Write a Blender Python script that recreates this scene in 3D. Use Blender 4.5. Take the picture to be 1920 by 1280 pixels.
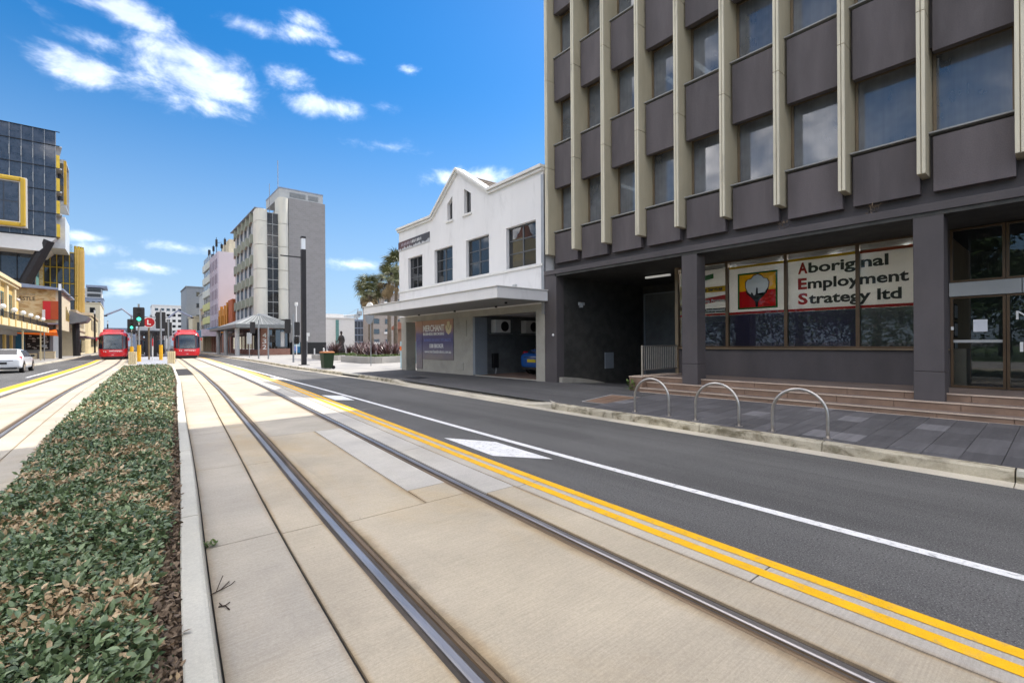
import bpy, bmesh, math, random
import numpy as np
from mathutils import Matrix, Vector

random.seed(7)
rng = np.random.default_rng(7)
for o in list(bpy.data.objects):
    bpy.data.objects.remove(o, do_unlink=True)
S = bpy.context.scene
COL = S.collection
R = math.radians

# ------------------------------------------------------------------ camera
cam_d = bpy.data.cameras.new('camera')
cam = bpy.data.objects.new('camera', cam_d)
COL.objects.link(cam)
cam_d.sensor_width = 36.0
cam_d.lens = 874.7 / 1920 * 36
cam_d.shift_y = 3.2 / 1920
cam_d.clip_start = 0.05
cam_d.clip_end = 5000
cam.matrix_world = (Matrix.Translation((0, 0, 1.593)) @ Matrix.Rotation(R(-39.7), 4, 'Z')
                    @ Matrix.Rotation(R(90), 4, 'X') @ Matrix.Rotation(R(-0.374), 4, 'Z'))
S.camera = cam

# ------------------------------------------------------------------ light
SUN_EL = 49.0
SUN_AZ = 84.3                      # from +Y towards +X
SUN_STRENGTH = 2.0
SKY_STRENGTH = 0.08
EXPOSURE = 1.4

sun_d = bpy.data.lights.new('sun', 'SUN')
sun_d.energy = SUN_STRENGTH
sun_d.angle = R(0.53)
sun_d.color = (1.0, 0.95, 0.87)
sun = bpy.data.objects.new('sun', sun_d)
COL.objects.link(sun)
sdir = Vector((math.sin(R(SUN_AZ)) * math.cos(R(SUN_EL)), math.cos(R(SUN_AZ)) * math.cos(R(SUN_EL)), math.sin(R(SUN_EL))))
sun.rotation_euler = (-sdir).to_track_quat('-Z', 'Y').to_euler()
sun.location = sdir * 60

S.view_settings.view_transform = 'Standard'
S.view_settings.look = 'None'
S.view_settings.gamma = 1.0
S.view_settings.exposure = EXPOSURE
S.view_settings.use_curve_mapping = False


class N:
    """small node-tree helper"""
    def __init__(s, tree):
        s.t = tree
        s.n = tree.nodes
        s.l = tree.links

    def add(s, kind, **kw):
        n = s.n.new(kind)
        for k, v in kw.items():
            setattr(n, k, v)
        return n

    def put(s, sock, v):
        if isinstance(v, bpy.types.NodeSocket):
            s.l.new(v, sock)
        elif v is not None:
            sock.default_value = v

    def math(s, op, a, b=None, c=None, clamp=False):
        n = s.add('ShaderNodeMath', operation=op, use_clamp=clamp)
        for i, v in enumerate((a, b, c)):
            if v is not None:
                s.put(n.inputs[i], v)
        return n.outputs[0]

    def vmath(s, op, a, b=None):
        n = s.add('ShaderNodeVectorMath', operation=op)
        s.put(n.inputs[0], a)
        if b is not None:
            s.put(n.inputs[1], b)
        return n

    def noise(s, vec, scale, detail=4, rough=0.55, dist=0.0):
        n = s.add('ShaderNodeTexNoise')
        s.put(n.inputs['Vector'], vec)
        n.inputs['Scale'].default_value = scale
        n.inputs['Detail'].default_value = detail
        n.inputs['Roughness'].default_value = rough
        n.inputs['Distortion'].default_value = dist
        return n.outputs['Fac']

    def ramp(s, fac, stops):
        n = s.add('ShaderNodeValToRGB')
        e = n.color_ramp.elements
        while len(e) < len(stops):
            e.new(0.5)
        for k, (p, c) in zip(e, stops):
            k.position = p
            k.color = c if len(c) == 4 else (*c, 1)
        s.put(n.inputs[0], fac)
        return n.outputs[0]

    def mix(s, fac, a, b, mode='MIX'):
        n = s.add('ShaderNodeMix', data_type='RGBA', blend_type=mode)
        s.put(n.inputs[0], fac)
        s.put(n.inputs[6], a if isinstance(a, bpy.types.NodeSocket) else (*a[:3], 1))
        s.put(n.inputs[7], b if isinstance(b, bpy.types.NodeSocket) else (*b[:3], 1))
        return n.outputs[2]

    def smooth(s, v, lo, hi):
        n = s.add('ShaderNodeMapRange', interpolation_type='SMOOTHSTEP')
        s.put(n.inputs[0], v)
        n.inputs[1].default_value = lo
        n.inputs[2].default_value = hi
        return n.outputs[0]


# ------------------------------------------------------------------ sky
W = bpy.data.worlds.new('World')
S.world = W
W.use_nodes = True
k = N(W.node_tree)
k.n.clear()
wout = k.add('ShaderNodeOutputWorld')
bg = k.add('ShaderNodeBackground')
sky = k.add('ShaderNodeTexSky', sky_type='NISHITA')
sky.sun_disc = False
sky.sun_elevation = R(SUN_EL)
sky.sun_rotation = R(SUN_AZ)
sky.altitude = 0
sky.air_density = 1.0
sky.dust_density = 0.35
sky.ozone_density = 2.6
hs = k.add('ShaderNodeHueSaturation')
hs.inputs['Saturation'].default_value = 1.42
hs.inputs['Hue'].default_value = 0.500
hs.inputs['Value'].default_value = 1.0
k.l.new(sky.outputs[0], hs.inputs['Color'])
tc = k.add('ShaderNodeTexCoord')
d = tc.outputs['Generated']
sep = k.add('ShaderNodeSeparateXYZ')
k.l.new(d, sep.inputs[0])
el = k.math('ARCSINE', sep.outputs[2])
az = k.math('ARCTAN2', sep.outputs[0], sep.outputs[1])
# cumulus puffs: a list of flattened patches (azimuth, elevation, half width, half height in radians), edges broken by noise
CLOUDS = [(0.007, 0.5037, 0.0981, 0.0284, 1.5), (-0.0846, 0.4657, 0.0384, 0.0143, 0.5), (-0.0393, 0.4536, 0.0695, 0.0229, 1.1), (-0.052, 0.4145, 0.0717, 0.0325, 1.5), (0.0714, 0.4706, 0.1108, 0.0398, 1.2), (0.0864, 0.4369, 0.132, 0.0494, 1.35), (0.1018, 0.4093, 0.1252, 0.0307, 0.9), (0.1856, 0.5374, 0.0672, 0.0179, 1.0), (0.2917, 0.566, 0.0532, 0.0182, 1.0), (0.2867, 0.5476, 0.0637, 0.0152, 1.0), (0.2483, 0.4772, 0.0513, 0.027, 1.4), (0.3102, 0.4414, 0.0919, 0.0249, 1.3), (0.433, 0.3878, 0.0704, 0.0146, 0.6), (0.4335, 0.4568, 0.0259, 0.0138, 0.5), (0.4804, 0.5201, 0.024, 0.0074, 0.5), (0.3457, 0.5238, 0.0333, 0.0089, 0.5), (-0.044, 0.1697, 0.0414, 0.0127, 1.0), (-0.0282, 0.1535, 0.0426, 0.0185, 1.3), (0.0117, 0.1323, 0.0607, 0.0154, 1.0), (-0.0055, 0.0943, 0.0517, 0.0249, 0.9), (0.0734, 0.1681, 0.0601, 0.016, 1.0), (0.3841, 0.1598, 0.0798, 0.0152, 1.1), (0.621, 0.3374, 0.137, 0.0245, 1.3), (0.4367, 0.1533, 0.0589, 0.0143, 0.5)]
nz1 = k.noise(k.vmath('MULTIPLY', d, (1, 1, 1.7)).outputs[0], 10.0, 5, 0.64, 0.25)
nn = k.math('MULTIPLY_ADD', nz1, 3.1, -1.55)
ae = k.add('ShaderNodeCombineXYZ')
k.l.new(az, ae.inputs[0])
k.l.new(el, ae.inputs[1])
cov = None
for (ca, ce, ha, he, st) in CLOUDS:
    q = k.add('ShaderNodeVectorMath', operation='MULTIPLY_ADD')
    k.l.new(ae.outputs[0], q.inputs[0])
    q.inputs[1].default_value = (1 / ha, 1 / he, 0)
    q.inputs[2].default_value = (-ca / ha, -ce / he, 0)
    ln = k.add('ShaderNodeVectorMath', operation='LENGTH')
    k.l.new(q.outputs[0], ln.inputs[0])
    f = k.math('MULTIPLY_ADD', ln.outputs['Value'], -st, st)
    cov = f if cov is None else k.math('MAXIMUM', cov, f)
# added bright cloud outside the view, denser than in view, to fill the shade
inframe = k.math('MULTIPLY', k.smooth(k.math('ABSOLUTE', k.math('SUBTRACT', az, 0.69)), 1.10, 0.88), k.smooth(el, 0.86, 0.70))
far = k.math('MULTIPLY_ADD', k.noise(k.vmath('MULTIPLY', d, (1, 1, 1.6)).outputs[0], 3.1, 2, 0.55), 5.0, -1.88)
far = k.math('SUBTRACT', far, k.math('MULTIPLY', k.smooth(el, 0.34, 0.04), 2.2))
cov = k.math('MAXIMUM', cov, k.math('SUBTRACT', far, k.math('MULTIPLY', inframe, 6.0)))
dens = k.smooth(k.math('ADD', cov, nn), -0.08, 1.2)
cl = k.math('MULTIPLY', k.math('POWER', dens, 1.7), k.math('MULTIPLY_ADD', inframe, -0.76, 0.95))  # clouds kept thin in view, near full strength outside it
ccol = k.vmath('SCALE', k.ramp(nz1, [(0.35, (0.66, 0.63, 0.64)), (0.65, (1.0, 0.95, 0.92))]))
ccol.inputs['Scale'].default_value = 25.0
low = k.add('ShaderNodeMapRange')
k.l.new(sep.outputs[2], low.inputs[0])
low.inputs[1].default_value = 0.0
low.inputs[2].default_value = 0.55
low.inputs[3].default_value = 0.66
low.inputs[4].default_value = 0.92
blue = k.vmath('SCALE', hs.outputs[0])
k.l.new(low.outputs[0], blue.inputs['Scale'])
hz = k.mix(k.math('MULTIPLY', k.smooth(sep.outputs[2], 0.50, -0.04), 0.80), blue.outputs[0], (2.25, 3.25, 4.7))
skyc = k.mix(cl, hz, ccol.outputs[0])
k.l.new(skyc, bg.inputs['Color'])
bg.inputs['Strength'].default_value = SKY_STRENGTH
W.cycles.sampling_method = 'MANUAL'
W.cycles.sample_map_resolution = 512
k.l.new(bg.outputs[0], wout.inputs[0])


# ------------------------------------------------------------------ materials
def principled(name):
    m = bpy.data.materials.new(name)
    m.use_nodes = True
    t = N(m.node_tree)
    return m, t, m.node_tree.nodes['Principled BSDF']


def M(name, col, rough=0.6, metal=0.0, var=0.12, scale=2.0, bump=0.0, bscale=60.0, spec=0.4, stretch=(1, 1, 1),
      stain=None, stain_amt=0.0, stain_scale=1.2, fine=0.0, fscale=150.0, coat=0.0, emit=None, estr=0.0, orand=0.0, runs=0.0):
    """procedural surface: world-space colour variation, optional stains, grain and bump"""
    m, t, p = principled(name)
    geo = t.add('ShaderNodeNewGeometry')
    pos = t.vmath('MULTIPLY', geo.outputs['Position'], stretch).outputs[0]
    c = t.mix(t.smooth(t.noise(pos, scale, 5, 0.6), 0.25, 0.75),
              tuple(max(0, v * (1 - var)) for v in col), tuple(v * (1 + var) for v in col))
    if fine:
        c = t.mix(t.smooth(t.noise(geo.outputs['Position'], fscale, 2, 0.7), 0.3, 0.7), t.mix(1.0, c, (1 - fine,) * 3, 'MULTIPLY'), t.mix(1.0, c, (1 + fine,) * 3, 'MULTIPLY'))
    if orand:     # piece-to-piece tone
        oi = t.add('ShaderNodeObjectInfo')
        c = t.mix(oi.outputs['Random'], t.mix(1.0, c, (1 - orand,) * 3, 'MULTIPLY'), t.mix(1.0, c, (1 + orand,) * 3, 'MULTIPLY'))
    if runs:      # thin rain runs
        rn = t.smooth(t.noise(t.vmath('MULTIPLY', geo.outputs['Position'], (16, 16, 0.45)).outputs[0], 1.0, 4, 0.65), 0.60, 0.80)
        c = t.mix(t.math('MULTIPLY', rn, runs), c, tuple(min(1, v * 1.9 + 0.02) for v in col))
    if stain:
        c = t.mix(t.math('MULTIPLY', t.smooth(t.noise(pos, stain_scale, 6, 0.65, 0.6), 0.5, 0.78), stain_amt), c, stain)
    t.l.new(c, p.inputs['Base Color'])
    p.inputs['Roughness'].default_value = rough
    p.inputs['Metallic'].default_value = metal
    p.inputs['Specular IOR Level'].default_value = spec
    if coat:
        p.inputs['Coat Weight'].default_value = coat
        p.inputs['Coat Roughness'].default_value = 0.06
    if bump:
        b = t.add('ShaderNodeBump')
        b.inputs['Strength'].default_value = bump
        b.inputs['Distance'].default_value = 0.02
        t.l.new(t.noise(geo.outputs['Position'], bscale, 4, 0.6), b.inputs['Height'])
        t.l.new(b.outputs[0], p.inputs['Normal'])
    if emit:
        p.inputs['Emission Color'].default_value = (*emit, 1)
        p.inputs['Emission Strength'].default_value = estr
    return m


def glass(name, tint=(0.5, 0.55, 0.58), base_refl=0.10, rough=0.01, wobble=0.0, dust=0.0, dcol=(0.32, 0.34, 0.37)):
    """window glass: tinted clear pane with Fresnel reflection"""
    m = bpy.data.materials.new(name)
    m.use_nodes = True
    t = N(m.node_tree)
    t.n.clear()
    out = t.add('ShaderNodeOutputMaterial')
    tr = t.add('ShaderNodeBsdfTransparent')
    tr.inputs[0].default_value = (*tint, 1)
    gl = t.add('ShaderNodeBsdfGlossy')
    gl.inputs['Roughness'].default_value = rough
    gl.inputs['Color'].default_value = (0.95, 0.97, 1, 1)
    if wobble:
        geo = t.add('ShaderNodeNewGeometry')
        b = t.add('ShaderNodeBump')
        b.inputs['Strength'].default_value = wobble
        b.inputs['Distance'].default_value = 0.05
        t.l.new(t.noise(geo.outputs['Position'], 1.3, 2), b.inputs['Height'])
        t.l.new(b.outputs[0], gl.inputs['Normal'])
    lw = t.add('ShaderNodeFresnel')
    lw.inputs[0].default_value = 1.5
    fac = t.math('ADD', lw.outputs[0], base_refl, clamp=True)
    mx = t.add('ShaderNodeMixShader')
    t.l.new(fac, mx.inputs[0])
    t.l.new(tr.outputs[0], mx.inputs[1])
    t.l.new(gl.outputs[0], mx.inputs[2])
    last = mx.outputs[0]
    if dust:      # grime film with faint vertical runs
        geo2 = t.add('ShaderNodeNewGeometry')
        df = t.add('ShaderNodeBsdfDiffuse')
        df.inputs[0].default_value = (*dcol, 1)
        run = t.noise(t.vmath('MULTIPLY', geo2.outputs['Position'], (14, 14, 0.5)).outputs[0], 1.0, 3, 0.6)
        blot = t.noise(geo2.outputs['Position'], 1.1, 3, 0.6)
        m2 = t.add('ShaderNodeMixShader')
        t.l.new(t.math('MULTIPLY', t.math('ADD', t.math('MULTIPLY', t.smooth(run, 0.3, 0.75), 0.14), t.math('MULTIPLY_ADD', t.smooth(blot, 0.2, 0.8), 0.7, 0.5)), dust * 0.8), m2.inputs[0])
        t.l.new(last, m2.inputs[1])
        t.l.new(df.outputs[0], m2.inputs[2])
        last = m2.outputs[0]
    t.l.new(last, out.inputs[0])
    return m


def asphalt_mat(name, col):
    m, t, p = principled(name)
    geo = t.add('ShaderNodeNewGeometry')
    P = geo.outputs['Position']
    big = t.noise(t.vmath('MULTIPLY', P, (1.3, 0.12, 1)).outputs[0], 1.0, 4, 0.55)
    c = t.mix(t.smooth(big, 0.3, 0.72), tuple(v * 0.80 for v in col), tuple(v * 1.2 for v in col))
    pt = t.smooth(t.noise(P, 0.35, 2, 0.5), 0.52, 0.56)
    c = t.mix(t.math('MULTIPLY', pt, 0.22), c, tuple(v * 1.45 for v in col))
    c = t.mix(t.math('MULTIPLY', t.smooth(t.noise(t.vmath('MULTIPLY', P, (5, 0.25, 1)).outputs[0], 1.0, 4, 0.6), 0.5, 0.75), 0.35), c, tuple(v * 0.6 for v in col))
    ag = t.noise(P, 95, 3, 0.8)
    c = t.mix(t.smooth(ag, 0.5, 0.74), c, (0.34, 0.33, 0.315))
    c = t.mix(t.smooth(t.noise(P, 60, 3, 0.75), 0.52, 0.70), c, tuple(v * 0.28 for v in col))
    crack = t.noise(t.vmath('MULTIPLY', P, (2.4, 0.9, 1)).outputs[0], 2.2, 8, 0.75, 1.2)
    line = t.smooth(t.math('ABSOLUTE', t.math('SUBTRACT', crack, 0.5)), 0.006, 0.0)
    c = t.mix(t.math('MULTIPLY', line, 0.35), c, (0.02, 0.02, 0.02))
    t.l.new(c, p.inputs['Base Color'])
    p.inputs['Roughness'].default_value = 0.9
    p.inputs['Specular IOR Level'].default_value = 0.15
    b = t.add('ShaderNodeBump')
    b.inputs['Strength'].default_value = 0.55
    b.inputs['Distance'].default_value = 0.006
    t.l.new(ag, b.inputs['Height'])
    t.l.new(b.outputs[0], p.inputs['Normal'])
    return m


def concrete_mat(name, col, warm=(0.50, 0.36, 0.18), rust=0.35, dark=0.3, streak=True, fine=0.09, edge=0.0, lo=0.46, wscale=0.55):
    m, t, p = principled(name)
    geo = t.add('ShaderNodeNewGeometry')
    P = geo.outputs['Position']
    c = t.mix(t.smooth(t.noise(P, 0.9, 6, 0.6), 0.3, 0.7), tuple(v * 0.9 for v in col), tuple(v * 1.1 for v in col))
    c = t.mix(t.math('MULTIPLY', t.smooth(t.noise(t.vmath('MULTIPLY', P, (1.6, 0.7, 1)).outputs[0], wscale, 5, 0.6, 0.5), lo, lo + 0.29), rust), c, warm)
    c = t.mix(t.math('MULTIPLY', t.smooth(t.noise(P, 1.3, 7, 0.68, 0.8), 0.54, 0.82), dark), c, tuple(v * 0.45 for v in col))
    if edge:     # iron-stained and scuffed margins along the rail joints
        at = t.add('ShaderNodeAttribute', attribute_name='across')
        e = t.math('MINIMUM', at.outputs['Fac'], t.math('SUBTRACT', 1.0, at.outputs['Fac']))
        w = t.noise(t.vmath('MULTIPLY', P, (1, 0.35, 1)).outputs[0], 2.6, 5, 0.65)
        em = t.smooth(t.math('ADD', t.math('MULTIPLY', w, 0.5), t.math('MULTIPLY', e, -2.2)), 0.04, 0.30)
        c = t.mix(t.math('MULTIPLY', em, edge), c, (0.36, 0.235, 0.10))
        em2 = t.smooth(t.math('ADD', t.math('MULTIPLY', t.noise(P, 7, 5, 0.7), 0.22), t.math('MULTIPLY', e, -2.6)), 0.0, 0.14)
        c = t.mix(t.math('MULTIPLY', em2, edge * 0.8), c, (0.15, 0.12, 0.085))
    if streak:   # broom finish runs across the slab
        br = t.noise(t.vmath('MULTIPLY', P, (3.0, 95.0, 1)).outputs[0], 1.0, 3, 0.7)
        c = t.mix(t.smooth(br, 0.25, 0.75), t.mix(1.0, c, (1 - fine,) * 3, 'MULTIPLY'), t.mix(1.0, c, (1 + fine,) * 3, 'MULTIPLY'))
    mo = t.noise(P, 55, 4, 0.75)
    c = t.mix(t.smooth(mo, 0.3, 0.7), t.mix(1.0, c, (0.91, 0.905, 0.90), 'MULTIPLY'), t.mix(1.0, c, (1.07, 1.07, 1.07), 'MULTIPLY'))
    big = t.noise(t.vmath('ADD', P, (3.1, 8.7, 0)).outputs[0], 0.42, 3, 0.5)
    c = t.mix(t.smooth(big, 0.3, 0.7), t.mix(1.0, c, (0.88, 0.88, 0.89), 'MULTIPLY'), t.mix(1.0, c, (1.08, 1.07, 1.04), 'MULTIPLY'))
    ty = t.smooth(t.noise(t.vmath('MULTIPLY', P, (7.0, 0.22, 1)).outputs[0], 1.0, 5, 0.65), 0.58, 0.76)
    c = t.mix(t.math('MULTIPLY', ty, 0.22), c, tuple(v * 0.5 for v in col))
    sc = t.smooth(t.noise(t.vmath('MULTIPLY', P, (9.0, 60.0, 1)).outputs[0], 1.0, 2, 0.5), 0.74, 0.78)
    c = t.mix(t.math('MULTIPLY', sc, 0.30), c, tuple(min(1, v * 1.5) for v in col))
    g = t.noise(P, 260, 2, 0.8)
    c = t.mix(t.smooth(g, 0.3, 0.7), t.mix(1.0, c, (0.9,) * 3, 'MULTIPLY'), t.mix(1.0, c, (1.09,) * 3, 'MULTIPLY'))
    spot = t.smooth(t.noise(P, 24, 2, 0.5), 0.76, 0.8)
    c = t.mix(t.math('MULTIPLY', spot, 0.5), c, (0.06, 0.05, 0.04))
    t.l.new(c, p.inputs['Base Color'])
    p.inputs['Roughness'].default_value = 0.82
    p.inputs['Specular IOR Level'].default_value = 0.3
    b = t.add('ShaderNodeBump')
    b.inputs['Strength'].default_value = 0.35
    b.inputs['Distance'].default_value = 0.004
    t.l.new(t.math('ADD', t.math('MULTIPLY', br, 0.8) if streak else 0.0, g), b.inputs['Height'])
    t.l.new(b.outputs[0], p.inputs['Normal'])
    return m


def leaf_mat(name, c1, c2, rough=0.38, trans=0.25):
    m, t, p = principled(name)
    at = t.add('ShaderNodeAttribute', attribute_name='tint')
    oi = t.add('ShaderNodeObjectInfo')
    geo = t.add('ShaderNodeNewGeometry')
    f = t.math('FRACT', t.math('ADD', at.outputs['Fac'], oi.outputs['Random']))
    c = t.mix(f, c1, c2)
    c = t.mix(t.smooth(t.noise(geo.outputs['Position'], 70, 2), 0.3, 0.7), t.mix(1.0, c, (0.82,) * 3, 'MULTIPLY'), c)
    t.l.new(c, p.inputs['Base Color'])
    p.inputs['Roughness'].default_value = rough
    p.inputs['Specular IOR Level'].default_value = 0.5
    p.inputs['Transmission Weight'].default_value = 0.0
    return m


def brick_mat(name, c1, c2, mortar, bw=0.24, bh=0.086, plane='x'):
    m, t, p = principled(name)
    geo = t.add('ShaderNodeNewGeometry')
    sp = t.add('ShaderNodeSeparateXYZ')
    t.l.new(geo.outputs['Position'], sp.inputs[0])
    cb = t.add('ShaderNodeCombineXYZ')
    t.l.new(t.math('ADD', sp.outputs[0], sp.outputs[1]), cb.inputs[0])
    t.l.new(sp.outputs[2], cb.inputs[1])
    br = t.add('ShaderNodeTexBrick')
    t.l.new(cb.outputs[0], br.inputs['Vector'])
    br.inputs['Color1'].default_value = (*c1, 1)
    br.inputs['Color2'].default_value = (*c2, 1)
    br.inputs['Mortar'].default_value = (*mortar, 1)
    br.inputs['Scale'].default_value = 1.0
    br.inputs['Brick Width'].default_value = bw
    br.inputs['Row Height'].default_value = bh
    br.inputs['Mortar Size'].default_value = 0.008
    t.l.new(br.outputs[0], p.inputs['Base Color'])
    p.inputs['Roughness'].default_value = 0.85
    return m


MT = {}
def mt(name, *a, **kw):
    MT[name] = M(name, *a, **kw)
    return MT[name]

MT['asphalt'] = asphalt_mat('asphalt', (0.112, 0.109, 0.104))
MT['asphalt_path'] = asphalt_mat('asphalt_path', (0.085, 0.083, 0.083))
MT['slab'] = concrete_mat('slab', (0.455, 0.408, 0.330), rust=0.28, dark=0.26, edge=0.35)
MT['slab_warm'] = concrete_mat('slab_warm', (0.475, 0.410, 0.308), rust=0.5, dark=0.28, edge=0.6)
MT['slab_pale'] = concrete_mat('slab_pale', (0.50, 0.455, 0.385), rust=0.12, dark=0.2, edge=0.3)
MT['slab_grey'] = concrete_mat('slab_grey', (0.51, 0.48, 0.425), warm=(0.3, 0.25, 0.17), rust=0.15, dark=0.16)
MT['kerb'] = concrete_mat('kerb', (0.56, 0.54, 0.46), rust=0.06, dark=0.14, streak=False)
MT['kerb_old'] = concrete_mat('kerb_old', (0.50, 0.45, 0.34), warm=(0.12, 0.10, 0.055), rust=0.9, dark=0.7, streak=False, lo=0.40, wscale=5.0)
MT['gutter'] = concrete_mat('gutter', (0.56, 0.51, 0.41), warm=(0.26, 0.22, 0.15), rust=0.35, dark=0.2, streak=False)
MT['plaza'] = concrete_mat('plaza', (0.35, 0.335, 0.31), rust=0.05, dark=0.15, streak=False)
mt('joint', (0.035, 0.032, 0.03), 0.9)
mt('rail_head', (0.40, 0.37, 0.35), 0.42, metal=0.9, var=0.2, scale=6, stretch=(1, 0.15, 1))
mt('rail_brown', (0.17, 0.115, 0.065), 0.55, metal=0.35, var=0.4, scale=3, stretch=(3, 0.3, 1), spec=0.5)
mt('rubber', (0.075, 0.062, 0.05), 0.8, var=0.3)
mt('yellow_paint', (0.85, 0.46, 0.008), 0.65, var=0.10, scale=5, stain=(0.42, 0.31, 0.16), stain_amt=0.85, stain_scale=11, fine=0.12)
mt('white_paint', (0.80, 0.79, 0.76), 0.65, var=0.08, scale=5, stain=(0.20, 0.20, 0.195), stain_amt=0.85, stain_scale=16, fine=0.14)
mt('charcoal', (0.080, 0.070, 0.070), 0.72, var=0.16, scale=1.3, bump=0.10, bscale=160, stretch=(1, 1, 0.45), stain=(0.10, 0.083, 0.076), stain_amt=0.5, fine=0.05)
mt('charcoal_panel', (0.098, 0.083, 0.084), 0.7, var=0.18, scale=1.6, bump=0.16, bscale=120, stretch=(1, 1, 0.22), stain=(0.135, 0.122, 0.12), stain_amt=0.35, stain_scale=3.2, fine=0.10, fscale=70, orand=0.13, runs=0.30)
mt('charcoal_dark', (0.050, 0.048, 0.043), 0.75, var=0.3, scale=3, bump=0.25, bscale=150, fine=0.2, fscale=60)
mt('fin', (0.48, 0.425, 0.30), 0.8, var=0.10, orand=0.07, scale=1.5, bump=0.10, bscale=200, stretch=(1, 1, 0.25), stain=(0.36, 0.30, 0.20), stain_amt=0.45, fine=0.07)
mt('fin_edge', (0.62, 0.565, 0.43), 0.75, var=0.10, scale=2, stretch=(1, 1, 0.2), stain=(0.20, 0.18, 0.14), stain_amt=0.55, stain_scale=3)
mt('bronze', (0.115, 0.075, 0.045), 0.4, metal=0.55, var=0.15)
mt('bronze_light', (0.20, 0.15, 0.095), 0.45, metal=0.3, var=0.15)
mt('room', (0.085, 0.09, 0.095), 0.9)
mt('shop_room', (0.16, 0.155, 0.145), 0.9)
mt('tube', (0.7, 0.7, 0.66), 0.4, emit=(1, 0.98, 0.92), estr=0.10)
mt('room_ceiling', (0.35, 0.35, 0.34), 0.9)
mt('room_light', (0.8, 0.8, 0.78), 0.5, emit=(1, 0.98, 0.92), estr=1.1)
mt('shop_lamp', (0.8, 0.8, 0.78), 0.5, emit=(1, 0.99, 0.97), estr=22.0)
mt('blind', (0.52, 0.55, 0.58), 0.6)
mt('step_tile', (0.24, 0.155, 0.105), 0.55, var=0.2, scale=2.5, bump=0.05, stain=(0.10, 0.075, 0.06), stain_amt=0.5, fine=0.08)
mt('nosing', (0.55, 0.43, 0.33), 0.6, var=0.1)
mt('landing', (0.19, 0.145, 0.12), 0.6, var=0.15, stain=(0.07, 0.06, 0.06), stain_amt=0.5)
mt('steel', (0.50, 0.47, 0.43), 0.33, metal=0.9, var=0.12, scale=8)
mt('grey_steel', (0.30, 0.31, 0.32), 0.45, metal=0.6, var=0.1)
mt('dark_steel', (0.030, 0.028, 0.030), 0.5, metal=0.3, var=0.15)
mt('white_wall', (0.72, 0.70, 0.675), 0.75, var=0.035, scale=0.9, bump=0.05, bscale=90, stretch=(1, 1, 0.3), stain=(0.47, 0.455, 0.43), stain_amt=0.45, stain_scale=1.8, fine=0.03)
mt('white_trim', (0.70, 0.68, 0.63), 0.65, var=0.05, stain=(0.42, 0.40, 0.36), stain_amt=0.4, stain_scale=2.5)
mt('soffit', (0.30, 0.30, 0.285), 0.8, var=0.06)
mt('grey_render', (0.37, 0.345, 0.29), 0.8, var=0.08, stain=(0.19, 0.18, 0.16), stain_amt=0.5)
mt('garage', (0.125, 0.13, 0.13), 0.8, var=0.2)
mt('garage_floor', (0.24, 0.16, 0.12), 0.8, var=0.25, scale=2)
mt('roof_tile', (0.16, 0.125, 0.09), 0.75, var=0.25, scale=5)
mt('terracotta', (0.30, 0.13, 0.085), 0.8, var=0.25, scale=3)
mt('window_frame', (0.09, 0.095, 0.10), 0.5, var=0.1)
mt('black', (0.012, 0.012, 0.013), 0.55)
mt('offwhite', (0.68, 0.67, 0.64), 0.55, var=0.04)
mt('paper', (0.74, 0.76, 0.80), 0.6, var=0.03)
mt('letter_dark', (0.035, 0.033, 0.033), 0.5)
mt('letter_white', (0.82, 0.81, 0.77), 0.5, var=0.02)
mt('letter_pale', (0.20, 0.24, 0.52), 0.5)
mt('red', (0.55, 0.02, 0.025), 0.5, var=0.05)
mt('banner_white', (0.72, 0.70, 0.67), 0.55, var=0.05, scale=1.2)
mt('banner_yellow', (0.72, 0.52, 0.02), 0.5, var=0.04)
mt('banner_green', (0.02, 0.17, 0.035), 0.5, var=0.04)
mt('reflection_purple', (0.045, 0.038, 0.085), 0.5, var=0.25, scale=1.1)
mt('tram_red', (0.58, 0.010, 0.014), 0.28, var=0.05, spec=0.5, coat=0.6)
mt('cab', (0.07, 0.085, 0.085), 0.7, var=0.3, scale=3)
mt('tram_dark', (0.02, 0.02, 0.022), 0.25)
mt('car_white', (0.66, 0.68, 0.70), 0.25, var=0.02, coat=0.7)
mt('car_blue', (0.015, 0.10, 0.36), 0.25, var=0.03, coat=0.8)
mt('tyre', (0.018, 0.018, 0.018), 0.85)
mt('tail_red', (0.45, 0.01, 0.02), 0.2)
mt('lamp_glass', (0.75, 0.78, 0.80), 0.15, var=0.02)
mt('plate_yellow', (0.72, 0.55, 0.03), 0.5)
mt('bin_green', (0.014, 0.036, 0.014), 0.5, var=0.12)
mt('bin_lid', (0.33, 0.12, 0.03), 0.55, var=0.15)
mt('post_yellow', (0.74, 0.38, 0.01), 0.5, var=0.06)
mt('signal_black', (0.03, 0.028, 0.028), 0.55, var=0.1)
mt('signal_green', (0.02, 0.45, 0.28), 0.4, emit=(0.05, 0.95, 0.55), estr=1.6)
mt('signal_off', (0.05, 0.042, 0.03), 0.25)
mt('concrete_pale', (0.60, 0.58, 0.50), 0.8, var=0.07, scale=0.5, stain=(0.38, 0.38, 0.34), stain_amt=0.5, stretch=(1, 1, 0.3))
mt('band', (0.35, 0.365, 0.30), 0.8, var=0.08, scale=0.8, stain=(0.22, 0.23, 0.19), stain_amt=0.5, stretch=(1, 1, 0.4))
MT['grey_brick'] = brick_mat('grey_brick', (0.235, 0.228, 0.222), (0.265, 0.256, 0.250), (0.33, 0.32, 0.31), 0.6, 0.3)
MT['red_brick'] = brick_mat('red_brick', (0.26, 0.10, 0.065), (0.34, 0.15, 0.10), (0.36, 0.30, 0.26))
MT['brown_brick'] = brick_mat('brown_brick', (0.24, 0.12, 0.07), (0.32, 0.17, 0.10), (0.33, 0.28, 0.23))
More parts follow.
